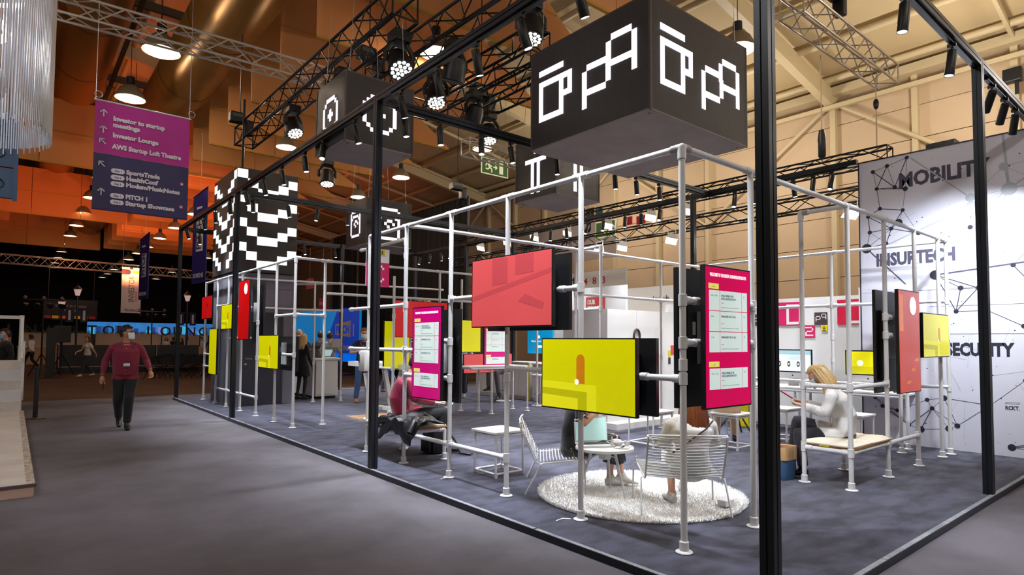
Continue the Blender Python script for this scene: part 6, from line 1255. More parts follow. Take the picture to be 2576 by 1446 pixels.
def person(label, loc, yaw, mats, J=None, h=1.75, build=1.0, belly=0, vox=.0075, hair=None, head_turn=0, head_tilt=0, head_roll=0, mask=None, skirt=None, sleeves='long', extras=None, lower=True, shorts=0, female=False, loose=0, hem=-.03):
    """mats: dict skin, top, legs, shoes; J: local joints (x right, y forward, z up). yaw: world angle of the facing direction"""
    k = h/1.75
    D = dict(pel=(0, 0, .95), waist=None, neck=(0, 0, 1.455), head=(0, .02, 1.625),
             kn_r=(.1, .02, .5), an_r=(.11, -.02, .09), kn_l=(-.1, .02, .5), an_l=(-.11, -.02, .09), toe_r=(0, 1, 0), toe_l=(0, 1, 0),
             el_r=(.27, -.03, 1.14), wr_r=(.29, .06, .9), el_l=(-.27, -.03, 1.14), wr_l=(-.29, .06, .9), hd_r=(0, .1, -1), hd_l=(0, .1, -1), curl=.5, torso_side=None, hip=.09, sh=.185 if not female else .165)
    if J: D.update(J)
    V = {q: Vector(v)*k for q, v in D.items() if isinstance(v, tuple) and q not in ('toe_r', 'toe_l', 'hd_r', 'hd_l')}
    mb = MB(); samp = []
    mlist = [mats['skin'], mats['top'], mats['legs'], mats['shoes']]
    def loft(pts, rad, side, reg, n=12, sub=.03):
        P = [Vector(p) for p in pts]; Q = []; R_ = []
        for i in range(len(P)-1):
            m = max(1, int((P[i+1]-P[i]).length/sub))
            for j in range(m):
                t = j/m; Q.append(P[i].lerp(P[i+1], t)); s_ = t*t*(3-2*t) if len(P) > 2 else t; R_.append(((1-s_)*rad[i][0]+s_*rad[i+1][0], (1-s_)*rad[i][1]+s_*rad[i+1][1]))
        Q.append(P[-1]); R_.append(rad[-1]); V_ = []; F_ = []; m = len(Q); side = Vector(side)
        for i, q in enumerate(Q):
            d = (Q[min(i+2, m-1)]-Q[max(i-2, 0)]).normalized(); a = side-d*side.dot(d)
            a = a.normalized() if a.length > 1e-4 else d.orthogonal().normalized(); b = d.cross(a)
            for t in range(n):
                p = q+a*(math.cos(2*PI*t/n)*R_[i][0]*k)+b*(math.sin(2*PI*t/n)*R_[i][1]*k); V_.append(p); samp.append((p, reg))
        F_ = [(i*n+t, i*n+(t+1) % n, (i+1)*n+(t+1) % n, (i+1)*n+t) for i in range(m-1) for t in range(n)]+[tuple(range(n-1, -1, -1)), tuple((m-1)*n+t for t in range(n))]
        mb.add(V_, F_)
    def blob(c, r, sc, reg):
        t0 = len(mb.v); mb.ball(c, r*k, 14, 10, sc)
        for v in mb.v[t0:]: samp.append((Vector(v), reg))
    pel, neck, head = V['pel'], V['neck'], V['head']
    ts = Vector(D['torso_side'] or (1, 0, 0)).normalized(); up = (neck-pel).normalized(); fw = up.cross(ts).normalized()
    if fw.y < 0: fw = -fw
    hs_ = Vector((1, 0, 0)); B = build
    # torso
    mid = V['waist'] if V.get('waist') else pel.lerp(neck, .42)
    lo = pel-up*.07*k
    hipw = .172 if not female else .178
    loft([lo, pel, mid, mid.lerp(neck, .55), mid.lerp(neck, .86), neck],
         [(.12*B, .1*B), (hipw*B, (.122+belly*.6)*B), ((.15 if not female else .125)*B+belly*.6+loose, .108*B+belly+loose), (.178*B+loose, .118*B+belly*.5+loose), (.16*B, .085*B), (.06, .06)], ts, 1, 20)
    blob(pel-up*.02*k, .155*B, (1.05, .8, .75), 2)
    if female: [blob(mid.lerp(neck, .5)+fw*.085*k+ts*.07*s_*k, .068, (1, 1, 1), 1) for s_ in (-1, 1)]
    # neck, head
    hr = Matrix.Rotation(math.radians(head_turn), 3, 'Z') @ Matrix.Rotation(math.radians(head_tilt), 3, 'X') @ Matrix.Rotation(math.radians(head_roll), 3, 'Y')
    def H(x, y, z): return head+(hr @ Vector((x, y, z)))*k
    loft([neck-up*.04*k, H(0, -.015, -.06)], [(.056, .058), (.05, .055)], ts, 0, 12)
    mb0 = len(mb.v); mb.ball((0, 0, 0), 1, 18, 14)
    for i in range(mb0, len(mb.v)):
        x, y, z = mb.v[i]; w = .078*(1-.22*max(0, -z)**1.5); dpt = .098 if y < 0 else .09
        p = H(x*w, y*dpt+.0, z*.118); mb.v[i] = tuple(p); samp.append((p, 0))
    blob(H(0, .045, -.075), .047, (.95, 1, .85), 0)                      # jaw and chin
    loft([H(0, .082, .02), H(0, .104, -.022), H(0, .09, -.03)], [(.009, .009), (.015, .012), (.012, .008)], hs_, 0, 8, .01)     # nose
    for s_ in (-1, 1): loft([H(.076*s_, -.012, .022), H(.086*s_, -.02, .0), H(.077*s_, -.01, -.03)], [(.008, .014), (.01, .018), (.006, .01)], hr @ Vector((1, 0, 0)), 0, 8, .012)    # ears
    loft([H(-.03, .088, -.058), H(.03, .088, -.058)], [(.006, .007), (.006, .007)], (0, 1, 0), 0, 8, .02)       # lips
    # arms and hands
    for s_, e, w_, hd in ((1, V['el_r'], V['wr_r'], D['hd_r']), (-1, V['el_l'], V['wr_l'], D['hd_l'])):
        shd = neck-up*.075*k+ts*D['sh']*s_*B*k
        ln = .0 if sleeves != 'loose' else .012
        blob(shd-up*.016*k, .062*B+ln, (1, 1, 1), 4)
        loft([neck-up*.03*k+ts*.05*s_*k, neck.lerp(shd, .6)+up*.008*k, shd], [(.05, .05), (.058, .058), (.06, .06)], fw, 4)
        if sleeves == 'short':
            c_ = shd.lerp(e, .62); loft([shd, c_], [(.062*B, .062*B), (.066*B, .066*B)], fw, 4); loft([shd.lerp(e, .5), e, w_], [(.045*B, .045*B), (.042, .042), (.029, .026)], fw, 0)
        else:
            loft([shd, e, w_.lerp(e, .06)], [(.06*B+ln, .06*B+ln), (.05*B+ln, .05*B+ln), (.037+ln, .035+ln)], fw, 4)
            loft([w_.lerp(e, .12), w_], [(.028, .024), (.028, .022)], fw, 0)
        d = Vector(hd).normalized(); nrm = (ts*s_).cross(d); nrm = nrm.normalized() if nrm.length > .1 else fw
        lat = d.cross(nrm).normalized(); palm = w_+d*.085*k
        loft([w_, w_+d*.03*k, palm], [(.026, .02), (.038, .017), (.04, .015)], lat, 0, 10, .015)
        c = D['curl']; tin = -lat*s_ if (lat*s_).dot(fw) < 0 else lat*s_
        inn = (-ts*s_); inn = inn-d*inn.dot(d); inn = inn.normalized() if inn.length > .1 else nrm
        for q in range(4):
            o_ = palm+lat*(.029-.0195*q)*k-d*.01*k; L = (.075, .088, .082, .064)[q]*k
            p1 = o_+d*L*.45; d2 = (d*math.cos(c*1.3)+inn*math.sin(c*1.3)); p2 = p1+d2*L*.32; d3 = (d*math.cos(c*2.4)+inn*math.sin(c*2.4)); p3 = p2+d3*L*.25
            loft([o_, p1, p2, p3], [(.0098, .0098), (.0092, .0092), (.0086, .0086), (.007, .007)], lat, 0, 8, .02)
        tb_ = w_+d*.03*k+fw*.028*k; loft([w_+d*.02*k, tb_+d*.02*k, tb_+(d*.055+inn*.018+fw*.006)*k], [(.014, .014), (.0125, .0125), (.009, .009)], lat, 0, 8, .02)
    # legs
    if lower:
        for s_, kn, an, toe in ((1, V['kn_r'], V['an_r'], D['toe_r']), (-1, V['kn_l'], V['an_l'], D['toe_l'])):
            hip = pel+ts*D['hip']*s_*k-up*.03*k; lg = .012 if not female else .004
            td = Vector(toe).normalized(); sd = Vector((td.y, -td.x, 0)) if abs(td.x)+abs(td.y) > .1 else hs_
            reg = 2
            if shorts:                                                    # bare or stockinged lower leg
                c_ = kn.lerp(an, shorts-1) if shorts > 1 else hip.lerp(kn, shorts)
                loft([hip, kn, an], [(.084*B, .088*B), (.05, .054), (.034, .036)], hs_, 0)
                if shorts <= 1: loft([hip, c_], [(.1*B, .1*B), (.085, .085)], hs_, 2)
                else: loft([hip, kn, c_], [(.1*B, .1*B), (.078, .078), (.085, .085)], hs_, 2)
            else: loft([hip, kn, an.lerp(kn, .08)], [(.088*B+lg, .092*B+lg), (.06*B+lg, .064*B+lg), (.05+lg, .054+lg)], hs_, 2)
            if not shorts: loft([an.lerp(kn, .15), an-Vector((0, 0, .02))*k], [(.04, .04), (.04, .04)], hs_, 0 if D.get('ankle') else 2)
            heel = an+Vector((0, 0, -.05))*k-td*.055*k
            loft([heel, an+Vector((0, 0, -.048))*k+td*.04*k, an+Vector((0, 0, -.06))*k+td*.13*k, an+Vector((0, 0, -.068))*k+td*.19*k], [(.034, .038), (.042, .04), (.047, .028), (.03, .018)], sd, 3, 12, .025)
            loft([an+Vector((0, 0, .012))*k, an+Vector((0, 0, -.05))*k+td*.02*k], [(.042, .046), (.044, .055)], sd, 3, 12, .02)
    if skirt:
        loft([pel+Vector((0, 0, .06))*k]+[Vector(p)*k for p, _a, _b in skirt], [(.16*B, .125*B)]+[(a, b) for _p, a, b in skirt], ts, 2, 22)
    o = bpy.data.objects.new('person', mb.mesh('person', mlist)); COL.objects.link(o)
    m = o.modifiers.new('skin', 'REMESH'); m.mode = 'VOXEL'; m.voxel_size = vox
    sm = o.modifiers.new('smooth', 'SMOOTH'); sm.factor = .5; sm.iterations = 3 if vox < .01 else 2
    o.location = loc; o.rotation_euler = (0, 0, yaw-PI/2)
    tag(o, label, 'person')
    PEND.append((o, samp, mlist, pel.copy(), up.copy(), k, hem))
    rnd_ = random.Random(label)
    # hair
    if hair:
        hm, style = hair; hb = MB(); n_, m_ = 22, 16; keep = {}
        hb0 = MB().ball((0, 0, 0), 1, n_, m_); idx = {}
        def hv(v):
            x, y, z = v; t = 1.0+(.05 if style != 'bald' else .02)+.03*rnd_.random()
            return H(x*.084*t*1.02, (y*.107-.006)*t, z*.125*t+.006)
        for f in hb0.f:
            c = [sum(hb0.v[i][q] for i in f)/len(f) for q in range(3)]
            front = c[1] > .3
            ok = (c[2] > .52 if front else (c[2] > -.05-.75*max(0, -c[1]) if c[1] < .3 else False)) and not (abs(c[0]) > .8 and c[2] < .12 and c[1] > -.1)
            if style == 'bald': ok = c[1] < .1 and -.45 < c[2] < .25 and (c[1] < -.2 or abs(c[0]) > .7)
            if ok: keep[f] = 1
        for f in keep:
            for i in f:
                if i not in idx: idx[i] = len(hb.v); hb.v.append(tuple(hv(hb0.v[i])))
            hb.f.append(tuple(idx[i] for i in f))
        if style.startswith('long'):
            L = float(style[4:] or .3)
            for i in range(110):
                a = PI*(.12+1.76*i/109)-PI/2+PI                          # round the back from temple to temple
                a = -PI*.02+PI*1.04*i/109+PI
                zz = .05+.05*rnd_.random(); rr = 1.06+.05*rnd_.random(); bx_, by_ = math.cos(a), math.sin(a)
                p0 = H(bx_*.06, by_*.075, .1); p1 = H(bx_*.088*rr, by_*.112*rr, zz-.03); p2 = H(bx_*.1*rr, by_*.118*rr-.01, -.1)
                dn = L*(.8+.35*rnd_.random()); p3 = p2+Vector((bx_*.02+rnd_.uniform(-.012, .012), -.03-.01*rnd_.random(), -dn*.6))*k; p4 = p3+Vector((rnd_.uniform(-.02, .02), rnd_.uniform(-.01, .02), -dn*.4))*k
                r_ = .012+.006*rnd_.random(); hb.tube([p0, p1, p2, p3, p4], r_*k, 6, rs=[r_*.8*k, r_*k, r_*1.1*k, r_*k, r_*.25*k])
        else:
            for i in range(70 if style == 'short' else 40):              # short tufts give the edge some shape
                a = rnd_.uniform(0, 2*PI); t = rnd_.uniform(.35, 1.0) if style != 'bald' else rnd_.uniform(-.2, .1)
                if style == 'bald' and math.sin(a) > -.1: continue
                cz = math.sin(t*PI/2); cr = math.cos(t*PI/2); p = (math.cos(a)*cr, math.sin(a)*cr, cz)
                if p[1] > .45 and p[2] < .55: continue
                A = H(p[0]*.086, p[1]*.108, p[2]*.126+.006); Bq = H(p[0]*.1+.02*rnd_.uniform(-1, 1), p[1]*.118+.02*rnd_.uniform(-1, 1), p[2]*.142)
                hb.tube([A, A.lerp(Bq, .5), Bq], .01, 5, rs=[.012*k, .011*k, .003*k])
        ho = put('hair', hb.mesh('hair', hm, True), o)
        ho.modifiers.new('thick', 'SOLIDIFY').thickness = .008
    if mask:
        mk = MB(); V_ = []; n_ = 12
        for j in range(7):
            z = .005-.115*j/6
            for i in range(n_+1):
                a = -1.15+2.3*i/n_; bulge = 1.0+.16*math.cos(a)*math.sin(PI*(j+.6)/7.4)
                ww = .084*(1-.18*j/6); V_.append(H(math.sin(a)*ww, math.cos(a)*.098*bulge+.008, z))
        F_ = [(j*(n_+1)+i, j*(n_+1)+i+1, (j+1)*(n_+1)+i+1, (j+1)*(n_+1)+i) for j in range(6) for i in range(n_)]
        mo = put('face_mask', MB().add(V_, F_).mesh('face_mask', mask, True), o); mo.modifiers.new('thick', 'SOLIDIFY').thickness = .003
        for s_ in (-1, 1): put('ear_loop', MB().tube([H(.074*s_, .05, -.02), H(.085*s_, .0, 0), H(.086*s_, -.025, .01)], .002, 5).mesh('ear_loop', mask), mo)
    for s_ in (-1, 1):
        put('eye', MB().ball(H(.031*s_, .085, .012), .0105*k, 10, 8, (1.2, .7, .75)).mesh('eye', EYE, True), o)
        put('eyebrow', MB().tube([H(.016*s_, .0925, .034), H(.033*s_, .092, .038), H(.05*s_, .082, .033)], .004, 5).mesh('eyebrow', hair[0] if hair else EYE), o)
    if extras: extras(o, H, V, k, hr)
    return o
def add(o, name, mb, m, smooth=False):
    return put(name, mb.mesh(name, m, smooth), o)
def lanyard(o, H, V, k, colr, z0=1.43, z1=1.13, y=.13, wid=.075):
    for s_ in (-1, 1): add(o, 'lanyard', MB().obox(Vector((wid*.5*s_, y*.9, (z0+z1)/2))*k, Vector((-wid*.42*s_, y*.18, (z1-z0)/2))*k, Vector((.008, .0, 0)), Vector((0, .0015, 0))), colr)
def facing(a, b): return math.atan2(b[1]-a[1], b[0]-a[0])
BURG = cloth('burgundy', (126, 26, 52)); BLKC = cloth('black', (16, 17, 22)); NAVY = cloth('navy', (28, 32, 62)); JEANS = cloth('denim', (58, 92, 138)); WHT = cloth('white', (226, 224, 222)); GRYC = cloth('grey', (146, 142, 144)); DGRYC = cloth('charcoal', (48, 48, 56)); BEIGC = cloth('beige', (206, 180, 148)); SHB = mat('shoe_black', (18, 18, 20), .3); SHW = mat('shoe_white', (226, 222, 216), .5); SHT = mat('shoe_tan', (150, 104, 66), .5); PTCH = cloth('grey_blue', (96, 104, 124)); LBLUE = cloth('light_blue', (176, 192, 214)); LEATH = mat('black_leather', (16, 16, 20), .32, var=.15, bump=.3, bscale=14)
# --- walking man
def wm(o, H, V, k, hr):
    LY_ = mat('lanyard_blue', (30, 44, 96), .6)
    lanyard(o, H, V, k, LY_, 1.44, 1.17, .175, .11)
    b = add(o, 'name_badge', MB().bbox(Vector((-.045, .19, 1.05))*k, Vector((.045, .196, 1.11))*k, .002), PAPER); put('badge_stripe', MB().box(Vector((-.043, .196, 1.055))*k, Vector((.043, .1965, 1.07))*k).mesh('badge_stripe', LY_), b)
    for z in (1.36, 1.28, 1.2, 1.0, .93): add(o, 'shirt_button', MB().lathe([(0, 0), (.006, 0), (.005, .003)], Vector((.012, .158+.02*(1.3-z), z))*k, (0, 1, 0), 8), PAPER)
    add(o, 'glasses', MB().tube([H(.03*s_+.024*math.cos(a), .096, .01+.018*math.sin(a)) for s_ in (1,) for a in [2*PI*i/12 for i in range(12)]], .0025, 5, True).tube([H(-.03+.024*math.cos(a), .096, .01+.018*math.sin(a)) for a in [2*PI*i/12 for i in range(12)]], .0025, 5, True).tube([H(.055, .09, .014), H(.08, .0, .014)], .0025, 5).tube([H(-.055, .09, .014), H(-.08, .0, .014)], .0025, 5), BLACK)
    add(o, 'collar', MB().tube([Vector((.075*math.cos(a), .075*math.sin(a)-.005, 1.462+.012*math.cos(a*2)))*k for a in [PI*.62+2*PI*.87*i/16 for i in range(17)]], .014, 6), BURG, True)
    add(o, 'wristwatch', MB().tube([V['wr_l']+Vector((.03*math.cos(a), .03*math.sin(a), .035)) for a in [2*PI*i/14 for i in range(14)]], .007, 6, True), mat('watch_brass', (166, 130, 80), .3, metal=.8))
    add(o, 'bracelet', MB().tube([V['wr_r']+Vector((.03*math.cos(a), .03*math.sin(a), .03)) for a in [2*PI*i/14 for i in range(14)]], .005, 6, True), BLACK)
person('man in burgundy shirt and white mask walking along the grey aisle', (-1.7, 10.9, 0), facing((-1.7, 10.9), (-2.2, 2)), dict(skin=SKIN2, top=BURG, legs=BLKC, shoes=SHB),
       dict(pel=(0, 0, .93), neck=(0, .04, 1.45), head=(0, .07, 1.625), kn_l=(-.05, .16, .52), an_l=(-.03, .2, .09), kn_r=(.1, .05, .5), an_r=(.06, -.3, .16), toe_r=(0, .85, -.35), el_r=(.29, -.05, 1.15), wr_r=(.33, .02, .89), el_l=(-.3, .02, 1.15), wr_l=(-.35, .2, .97), hd_l=(-.1, .5, -.8), curl=.65, sh=.175),
       h=1.79, build=1.1, belly=.035, vox=.007, hair=(HAIRK, 'short'), head_turn=60, head_tilt=3, mask=MASKW, extras=wm, loose=.012, hem=-.08)
ph = thing('mobile_phone', 'black mobile phone held by the walking man', 'phone', (-2.02, 10.82, .7)); part('casing', MB().bbox((-2.035, 10.77, .68), (-2.025, 10.85, .82), .003), BLKPL, ph); part('screen_glass', MB().box((-2.0365, 10.775, .69), (-2.035, 10.845, .81)), mat('phone_glass', (20, 22, 28), .1), ph)
# --- man photographing with a tablet
def tm(o, H, V, k, hr):
    lanyard(o, H, V, k, mat('lanyard_pink', (206, 60, 120), .6), 1.44, 1.12, .13, .1); add(o, 'name_badge', MB().box(Vector((-.05, .145, .98))*k, Vector((.05, .15, 1.1))*k), mat('badge_pink', (214, 150, 190), .6))
    add(o, 'glasses', MB().tube([H(.03*s_*1, .096, .012) for s_ in (-1.8, -.3, .3, 1.8)], .003, 5), BLACK)
person('man in navy T-shirt and jeans holding up a tablet', (3.4, 12.15, .055), facing((3.4, 12.15), (1.6, 6)), dict(skin=SKIN, top=NAVY, legs=JEANS, shoes=SHT),
       dict(el_r=(.3, .02, 1.16), wr_r=(.1, .26, 1.22), hd_r=(-.8, .3, .4), el_l=(-.26, .08, 1.14), wr_l=(-.12, .3, 1.24), hd_l=(.2, .3, .9), kn_r=(.12, .03, .5), an_r=(.16, 0, .09), an_l=(-.14, 0, .09), curl=.9), h=1.80, build=1.03, vox=.009, hair=(HAIRS, 'short'), mask=MASKW, sleeves='short', head_tilt=-8, extras=tm)
tb2 = thing('tablet', 'black tablet held up by the man in the navy T-shirt', 'tablet', (3.34, 11.75, 1.3)); part('casing', MB().obox((3.26, 11.76, 1.37), Vector((.12, -.035, 0)), Vector((.002, .006, 0)), Vector((0, .03, .085))), BLKPL, tb2)
part('camera_lens', MB().cyl((3.2, 11.77, 1.43), (3.2, 11.75, 1.43), .012), CHROME, tb2)
# --- woman in black dress and people at the counter
person('woman in a short black dress with blonde hair beside the white counter', (2.42, 13.55, .055), math.radians(20), dict(skin=mat('black_tights', (34, 26, 28), .6), top=BLKC, legs=BLKC, shoes=SHB),
       dict(head=(0, .03, 1.6), kn_r=(.09, .03, .5), an_r=(.09, -.02, .1), kn_l=(-.09, -.02, .5), an_l=(-.09, -.08, .1), wr_r=(.28, .1, .86), el_r=(.27, -.02, 1.12)), h=1.68, build=.95, vox=.011, female=True, hair=(HAIRY, 'long.16'), skirt=[((0, 0, .86), .2, .15), ((0, 0, .62), .235, .18)], shorts=.4)
person('balding man with white mask bending over the white counter', (2.95, 15.1, .055), math.radians(235), dict(skin=SKIN, top=DGRYC, legs=BLKC, shoes=SHB), dict(neck=(0, .1, 1.44), head=(0, .2, 1.6)), h=1.84, vox=.013, hair=(HAIRS, 'bald'), mask=MASKW, head_tilt=-22)
person('dark-haired man in grey shirt at the white counter laptops', (3.65, 14.8, .055), math.radians(40), dict(skin=SKIN, top=GRYC, legs=DGRYC, shoes=SHB), dict(el_r=(.28, .1, 1.15), wr_r=(.18, .32, 1.05)), h=1.74, vox=.013, hair=(HAIRB, 'short'))
person('man in dark jacket standing behind the grey-shirted man', (3.95, 16.2, .055), math.radians(60), dict(skin=SKIN2, top=BLKC, legs=BLKC, shoes=SHB), h=1.78, vox=.014, hair=(HAIRK, 'short'))
person('man in pale shirt with black mask, hand at chin, beyond the trestle table', (5.3, 14.5, .055), math.radians(-18), dict(skin=SKIN2, top=LBLUE, legs=JEANS, shoes=SHT),
       dict(el_l=(-.28, .1, 1.14), wr_l=(-.1, .18, 1.38), hd_l=(.2, .3, 1), el_r=(.28, .05, 1.14), wr_r=(.2, .3, 1.12), hd_r=(0, 1, 0), kn_l=(-.09, .15, .5), an_l=(-.08, .3, .13), kn_r=(.1, -.05, .5), an_r=(.1, -.15, .09)), h=1.76, vox=.012, hair=(HAIRK, 'short'), mask=mat('mask_black', (20, 20, 22), .8))
person('person in navy trousers and white shoes standing behind the yellow arch screen', (5.95, 11.6, .055), math.radians(70), dict(skin=SKIN, top=LBLUE, legs=cloth('navy_trousers', (28, 30, 48)), shoes=SHW), dict(an_r=(.07, 0, .1), an_l=(-.07, 0, .1), ankle=True, kn_r=(.08, .02, .5), kn_l=(-.08, .02, .5)), h=1.72, vox=.012, hair=(HAIRB, 'short'))
person('person in grey trousers perched on the white bar stool', (6.35, 10.35, .055), math.radians(190), dict(skin=SKIN, top=DGRYC, legs=cloth('dark_grey_trousers', (84, 80, 82)), shoes=SHB),
       dict(pel=(0, -.02, .84), neck=(0, .08, 1.32), head=(0, .12, 1.5), kn_r=(.1, .42, .78), an_r=(.12, .4, .36), kn_l=(-.1, .36, .72), an_l=(-.14, .3, .18), toe_l=(0, .9, -.3), el_r=(.26, .12, 1.08), wr_r=(.16, .34, 1.05), el_l=(-.26, .12, 1.08), wr_l=(-.16, .34, 1.05)), h=1.75, vox=.013, hair=(HAIRB, 'short'))
# --- seated man in burgundy on the aisle bench
person('seated man in burgundy shirt typing on a laptop', (.86, 5.62, .055), math.radians(-28), dict(skin=SKIN, top=cloth('wine_silk', (140, 18, 58), rough=.5), legs=BLKC, shoes=SHB),
       dict(pel=(0, -.02, .52), waist=(0, -.06, .72), neck=(0, .06, 1.02), head=(0, .16, 1.17), kn_r=(.12, .5, .53), an_r=(.13, .54, .1), kn_l=(-.12, .46, .53), an_l=(-.14, .46, .1), el_r=(.26, .12, .74), wr_r=(.12, .38, .66), hd_r=(-.1, 1, -.1), el_l=(-.26, .12, .74), wr_l=(-.12, .4, .66), hd_l=(.1, 1, -.1), curl=.35, hip=.1), h=1.78, build=1.08, belly=.02, vox=.0085, hair=(HAIRB, 'short'), head_tilt=-25, loose=.012, sleeves='loose')
# --- person in black dress on the wire chair
def pa(o, H, V, k, hr):
    add(o, 'sleeve_cuff', MB().tube([V['el_r'].lerp(Vector((.16, .0, .92)), .3)+Vector((.06*math.cos(a), .05*math.sin(a), .03*math.sin(a))) for a in [2*PI*i/14 for i in range(14)]], .006, 5, True), SHW)
person('seated woman in black dress at the round coffee table', (1.25, 2.83, .06), math.radians(-38), dict(skin=SKIN, top=cloth('black_satin', (15, 16, 22), rough=.4), legs=LEATH, shoes=SHW),
       dict(pel=(0, -.02, .42), waist=(0, -.03, .6), neck=(0, .07, .93), head=(0, .13, 1.09), kn_r=(.06, .44, .5), an_r=(-.02, .52, .13), kn_l=(-.06, .42, .5), an_l=(-.02, .4, .1), toe_r=(.1, 1, -.1), el_r=(.22, .06, .69), wr_r=(.1, .26, .84), hd_r=(-.3, .6, .5), el_l=(-.24, .08, .74), wr_l=(-.1, .3, .84), hd_l=(.4, .7, .4), curl=.5), h=1.68, build=.95, vox=.0075, female=True, sleeves='short', hair=(HAIRB, 'long.2'), shorts=1.62, skirt=[((0, .1, .42), .2, .14), ((0, .3, .46), .19, .1), ((0, .42, .44), .16, .1)], extras=pa)
# --- woman with auburn hair on the lounge chair
def wb(o, H, V, k, hr):
    ST = mat('bag_strap_black', (16, 16, 18), .5)
    add(o, 'bag_strap', MB().tube([Vector(p)*k for p in ((.17, -.22, .84), (.1, -.26, .77), (.0, -.275, .7), (-.1, -.27, .62), (-.19, -.23, .55))], .007, 6), ST)
person('woman with long auburn hair and white blouse seated with her back turned', (1.5, 1.62, .06), math.radians(47), dict(skin=SKIN, top=WHT, legs=WHT, shoes=SHW),
       dict(pel=(0, -.1, .4), waist=(0, -.15, .57), neck=(0, -.1, .86), head=(.03, -.05, 1.02), kn_r=(.1, .42, .5), an_r=(.06, .5, .12), kn_l=(-.1, .4, .48), an_l=(-.12, .16, .1), toe_l=(-.2, 1, 0), el_r=(.23, -.02, .6), wr_r=(.12, .24, .56), el_l=(-.23, -.02, .6), wr_l=(-.12, .24, .56), curl=.5), h=1.7, build=1.0, vox=.0075, female=True, sleeves='loose', loose=.022, hair=(HAIRR, 'long.26'), shorts=1.35, head_turn=-6, extras=wb)
# --- person in beige trousers on a stool
person('person in beige trousers and black loafers sitting behind the crimson schedule screen', (4.72, 3.15, .055), math.radians(35), dict(skin=SKIN, top=BEIGC, legs=BEIGC, shoes=SHB),
       dict(pel=(0, 0, .56), neck=(0, .05, 1.06), head=(0, .1, 1.23), kn_r=(.12, .42, .55), an_r=(.14, .5, .1), kn_l=(-.12, .4, .55), an_l=(-.14, .36, .1), el_r=(.26, .1, .8), wr_r=(.14, .34, .66), el_l=(-.26, .1, .8), wr_l=(-.14, .34, .66)), vox=.01, hair=(HAIRB, 'short'))
# --- blonde woman on the end bench
person('blonde woman in white sweater sitting on the canvas bench looking at a phone', (3.86, 1.27, .055), math.radians(112), dict(skin=SKIN, top=WHT, legs=cloth('washed_black_denim', (50, 50, 60)), shoes=SHB),
       dict(pel=(0, -.04, .53), waist=(0, -.05, .72), neck=(0, .1, 1.03), head=(0, .22, 1.16), kn_r=(.03, .44, .63), an_r=(.1, .5, .26), kn_l=(-.08, .42, .5), an_l=(-.1, .38, .1), toe_r=(.2, .8, -.5), el_r=(.24, .14, .76), wr_r=(.1, .36, .84), hd_r=(-.2, .9, .3), el_l=(-.24, .14, .76), wr_l=(-.1, .38, .82), hd_l=(.2, .9, .3), curl=.7, hip=.085), h=1.7, build=.98, vox=.0075, female=True, loose=.02, sleeves='loose', hair=(HAIRY, 'long.26'), head_tilt=-32, mask=MASKW)
pq = thing('mobile_phone', 'mobile phone held by the blonde woman', 'phone', (3.66, 1.72, .95)); part('casing', MB().obox((3.67, 1.77, .96), Vector((.036, .012, 0)), Vector((-.02, .06, .04)), Vector((0, -.003, .004))), BLKPL, pq); part('screen_glass', MB().obox((3.67, 1.765, .9655), Vector((.033, .011, 0)), Vector((-.018, .055, .037)), Vector((0, -.0008, .001))), mat('phone_lit', (190, 60, 120), .3, emit=.5), pq)
# --- far people
FP = 'visitors in the far hall'
def far(label, loc, yaw, top, legs, h, hair, J=None, shoes=SHB, **kw): tag(person(label, loc, math.radians(yaw), dict(skin=kw.pop('skin', SKIN), top=top, legs=legs, shoes=shoes), J, h=h, vox=.02, hair=hair, **kw), group=FP)
WALK = dict(kn_l=(-.09, .2, .52), an_l=(-.09, .3, .12), kn_r=(.1, .0, .5), an_r=(.1, -.32, .14), el_r=(.26, .1, 1.14), wr_r=(.24, .34, 1.05), el_l=(-.27, -.08, 1.14), wr_l=(-.29, -.2, .95))
far('bearded man with blue mask in black jacket seen above the white steps', (-3.37, 17.2, 0), 200, BLKC, BLKC, 1.78, (HAIRB, 'short'), mask=MASKB, build=1.12)
far('walker in white shirt and black trousers passing behind the white steps', (-2.5, 37.5, 0), 150, WHT, BLKC, 1.75, (HAIRK, 'short'), WALK, SHW, skin=SKIN2)
far('woman with long auburn hair in white T-shirt walking before the black stage', (-.85, 28.6, 0), 205, WHT, DGRYC, 1.68, (HAIRR, 'long.3'), WALK, SHW, female=True, sleeves='short')
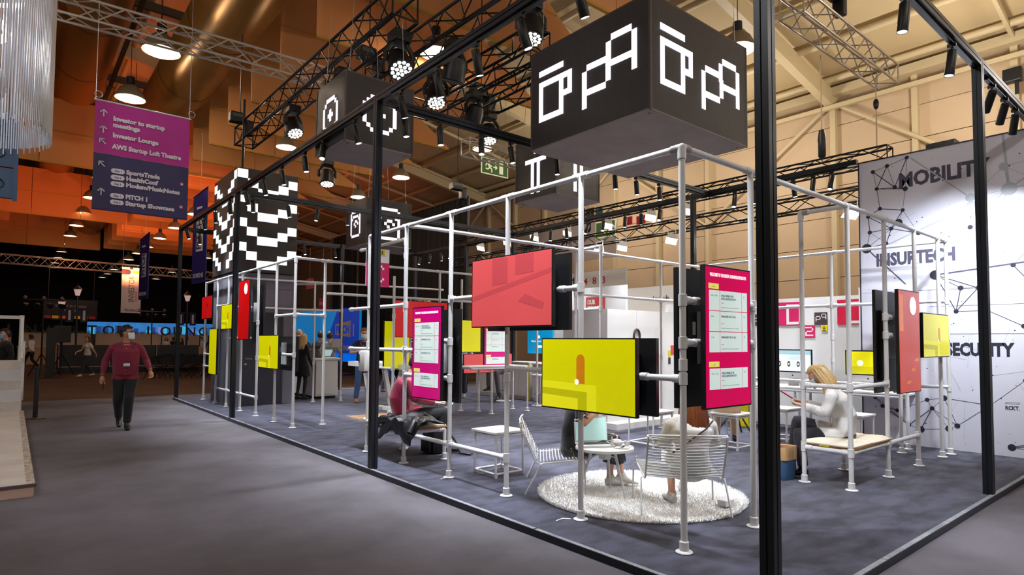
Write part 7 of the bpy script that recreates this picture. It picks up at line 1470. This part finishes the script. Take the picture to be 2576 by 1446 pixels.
for i, (x, y, yw, tp, lg, hh, hr_, l) in enumerate(((5.6, 49.5, 250, WHT, DGRYC, 1.7, (HAIRB, 'long.2'), 'woman in white top in the lounge group, first from the lamp pole'), (6.1, 49.8, 90, BLKC, BLKC, 1.72, (HAIRB, 'short'), 'person in black beside the white-topped woman in the lounge'), (6.55, 49.2, 200, BLKC, BLKC, 1.66, (HAIRB, 'long.25'), 'long-haired woman in black in the lounge group'), (7.0, 49.6, 180, WHT, BLKC, 1.76, (HAIRK, 'short'), 'man in white T-shirt in the lounge group'), (7.35, 44.0, 90, BLKC, BLKC, 1.74, (HAIRS, 'bald'), 'bald man in black seen beside the far frame post'), (7.7, 43.6, 60, BLKC, BLKC, 1.66, (HAIRB, 'short'), 'person in black bending forward beside the far frame post'), (8.3, 51, 200, WHT, GRYC, 1.74, (HAIRB, 'short'), 'person in white behind the lounge counter'), (3.4, 51, 230, GRYC, GRYC, 1.7, (HAIRB, 'short'), 'person seated low behind the walking man'))):
    far(l, (x, y, 0), yw, tp, lg, hh, hr_)
# bake the body surfaces: one continuous mesh each, cloth and skin split by nearest guide ring
bpy.context.view_layer.update(); _dg = bpy.context.evaluated_depsgraph_get()
for o, samp, mlist, pel, up, k, hem in PEND:
    me = bpy.data.meshes.new_from_object(o.evaluated_get(_dg)); o.modifiers.clear(); old = o.data; o.data = me; bpy.data.meshes.remove(old)
    me.materials.clear()
    for m in mlist: me.materials.append(m)
    kd = kdtree.KDTree(len(samp))
    for i, (p, r) in enumerate(samp): kd.insert(p, i)
    kd.balance(); ids = []
    for p in me.polygons:
        r = samp[kd.find(p.center)[1]][1]
        if r in (1, 2):                                                  # a clean hem across the hips
            d = p.center-pel; t = d.dot(up)
            if (d-up*t).length < .25*k: r = 1 if t > hem*k else 2
        ids.append(1 if r == 4 else r)
    me.polygons.foreach_set('material_index', ids); me.polygons.foreach_set('use_smooth', [True]*len(ids)); me.update()
# ------------------------------------------------------------------ lettering: fit to its measured width, then real meshes
bpy.context.view_layer.update()
for ob, width, M in FIT:
    w = ob.dimensions.x
    if w > 1e-6: ob.matrix_basis = M @ Matrix.Diagonal((width/w, 1, 1, 1))
bpy.context.view_layer.update()
_dg = bpy.context.evaluated_depsgraph_get()
for ob in [o for o in SC.objects if o.type == 'FONT']:
    me = bpy.data.meshes.new_from_object(ob.evaluated_get(_dg)); nm = ob.name
    n = bpy.data.objects.new('lettering', me); COL.objects.link(n); n.parent = ob.parent
    n.matrix_parent_inverse = ob.matrix_parent_inverse.copy(); n.matrix_basis = ob.matrix_basis.copy()
    for k in ob.keys(): n[k] = ob[k]
    bpy.data.objects.remove(ob)
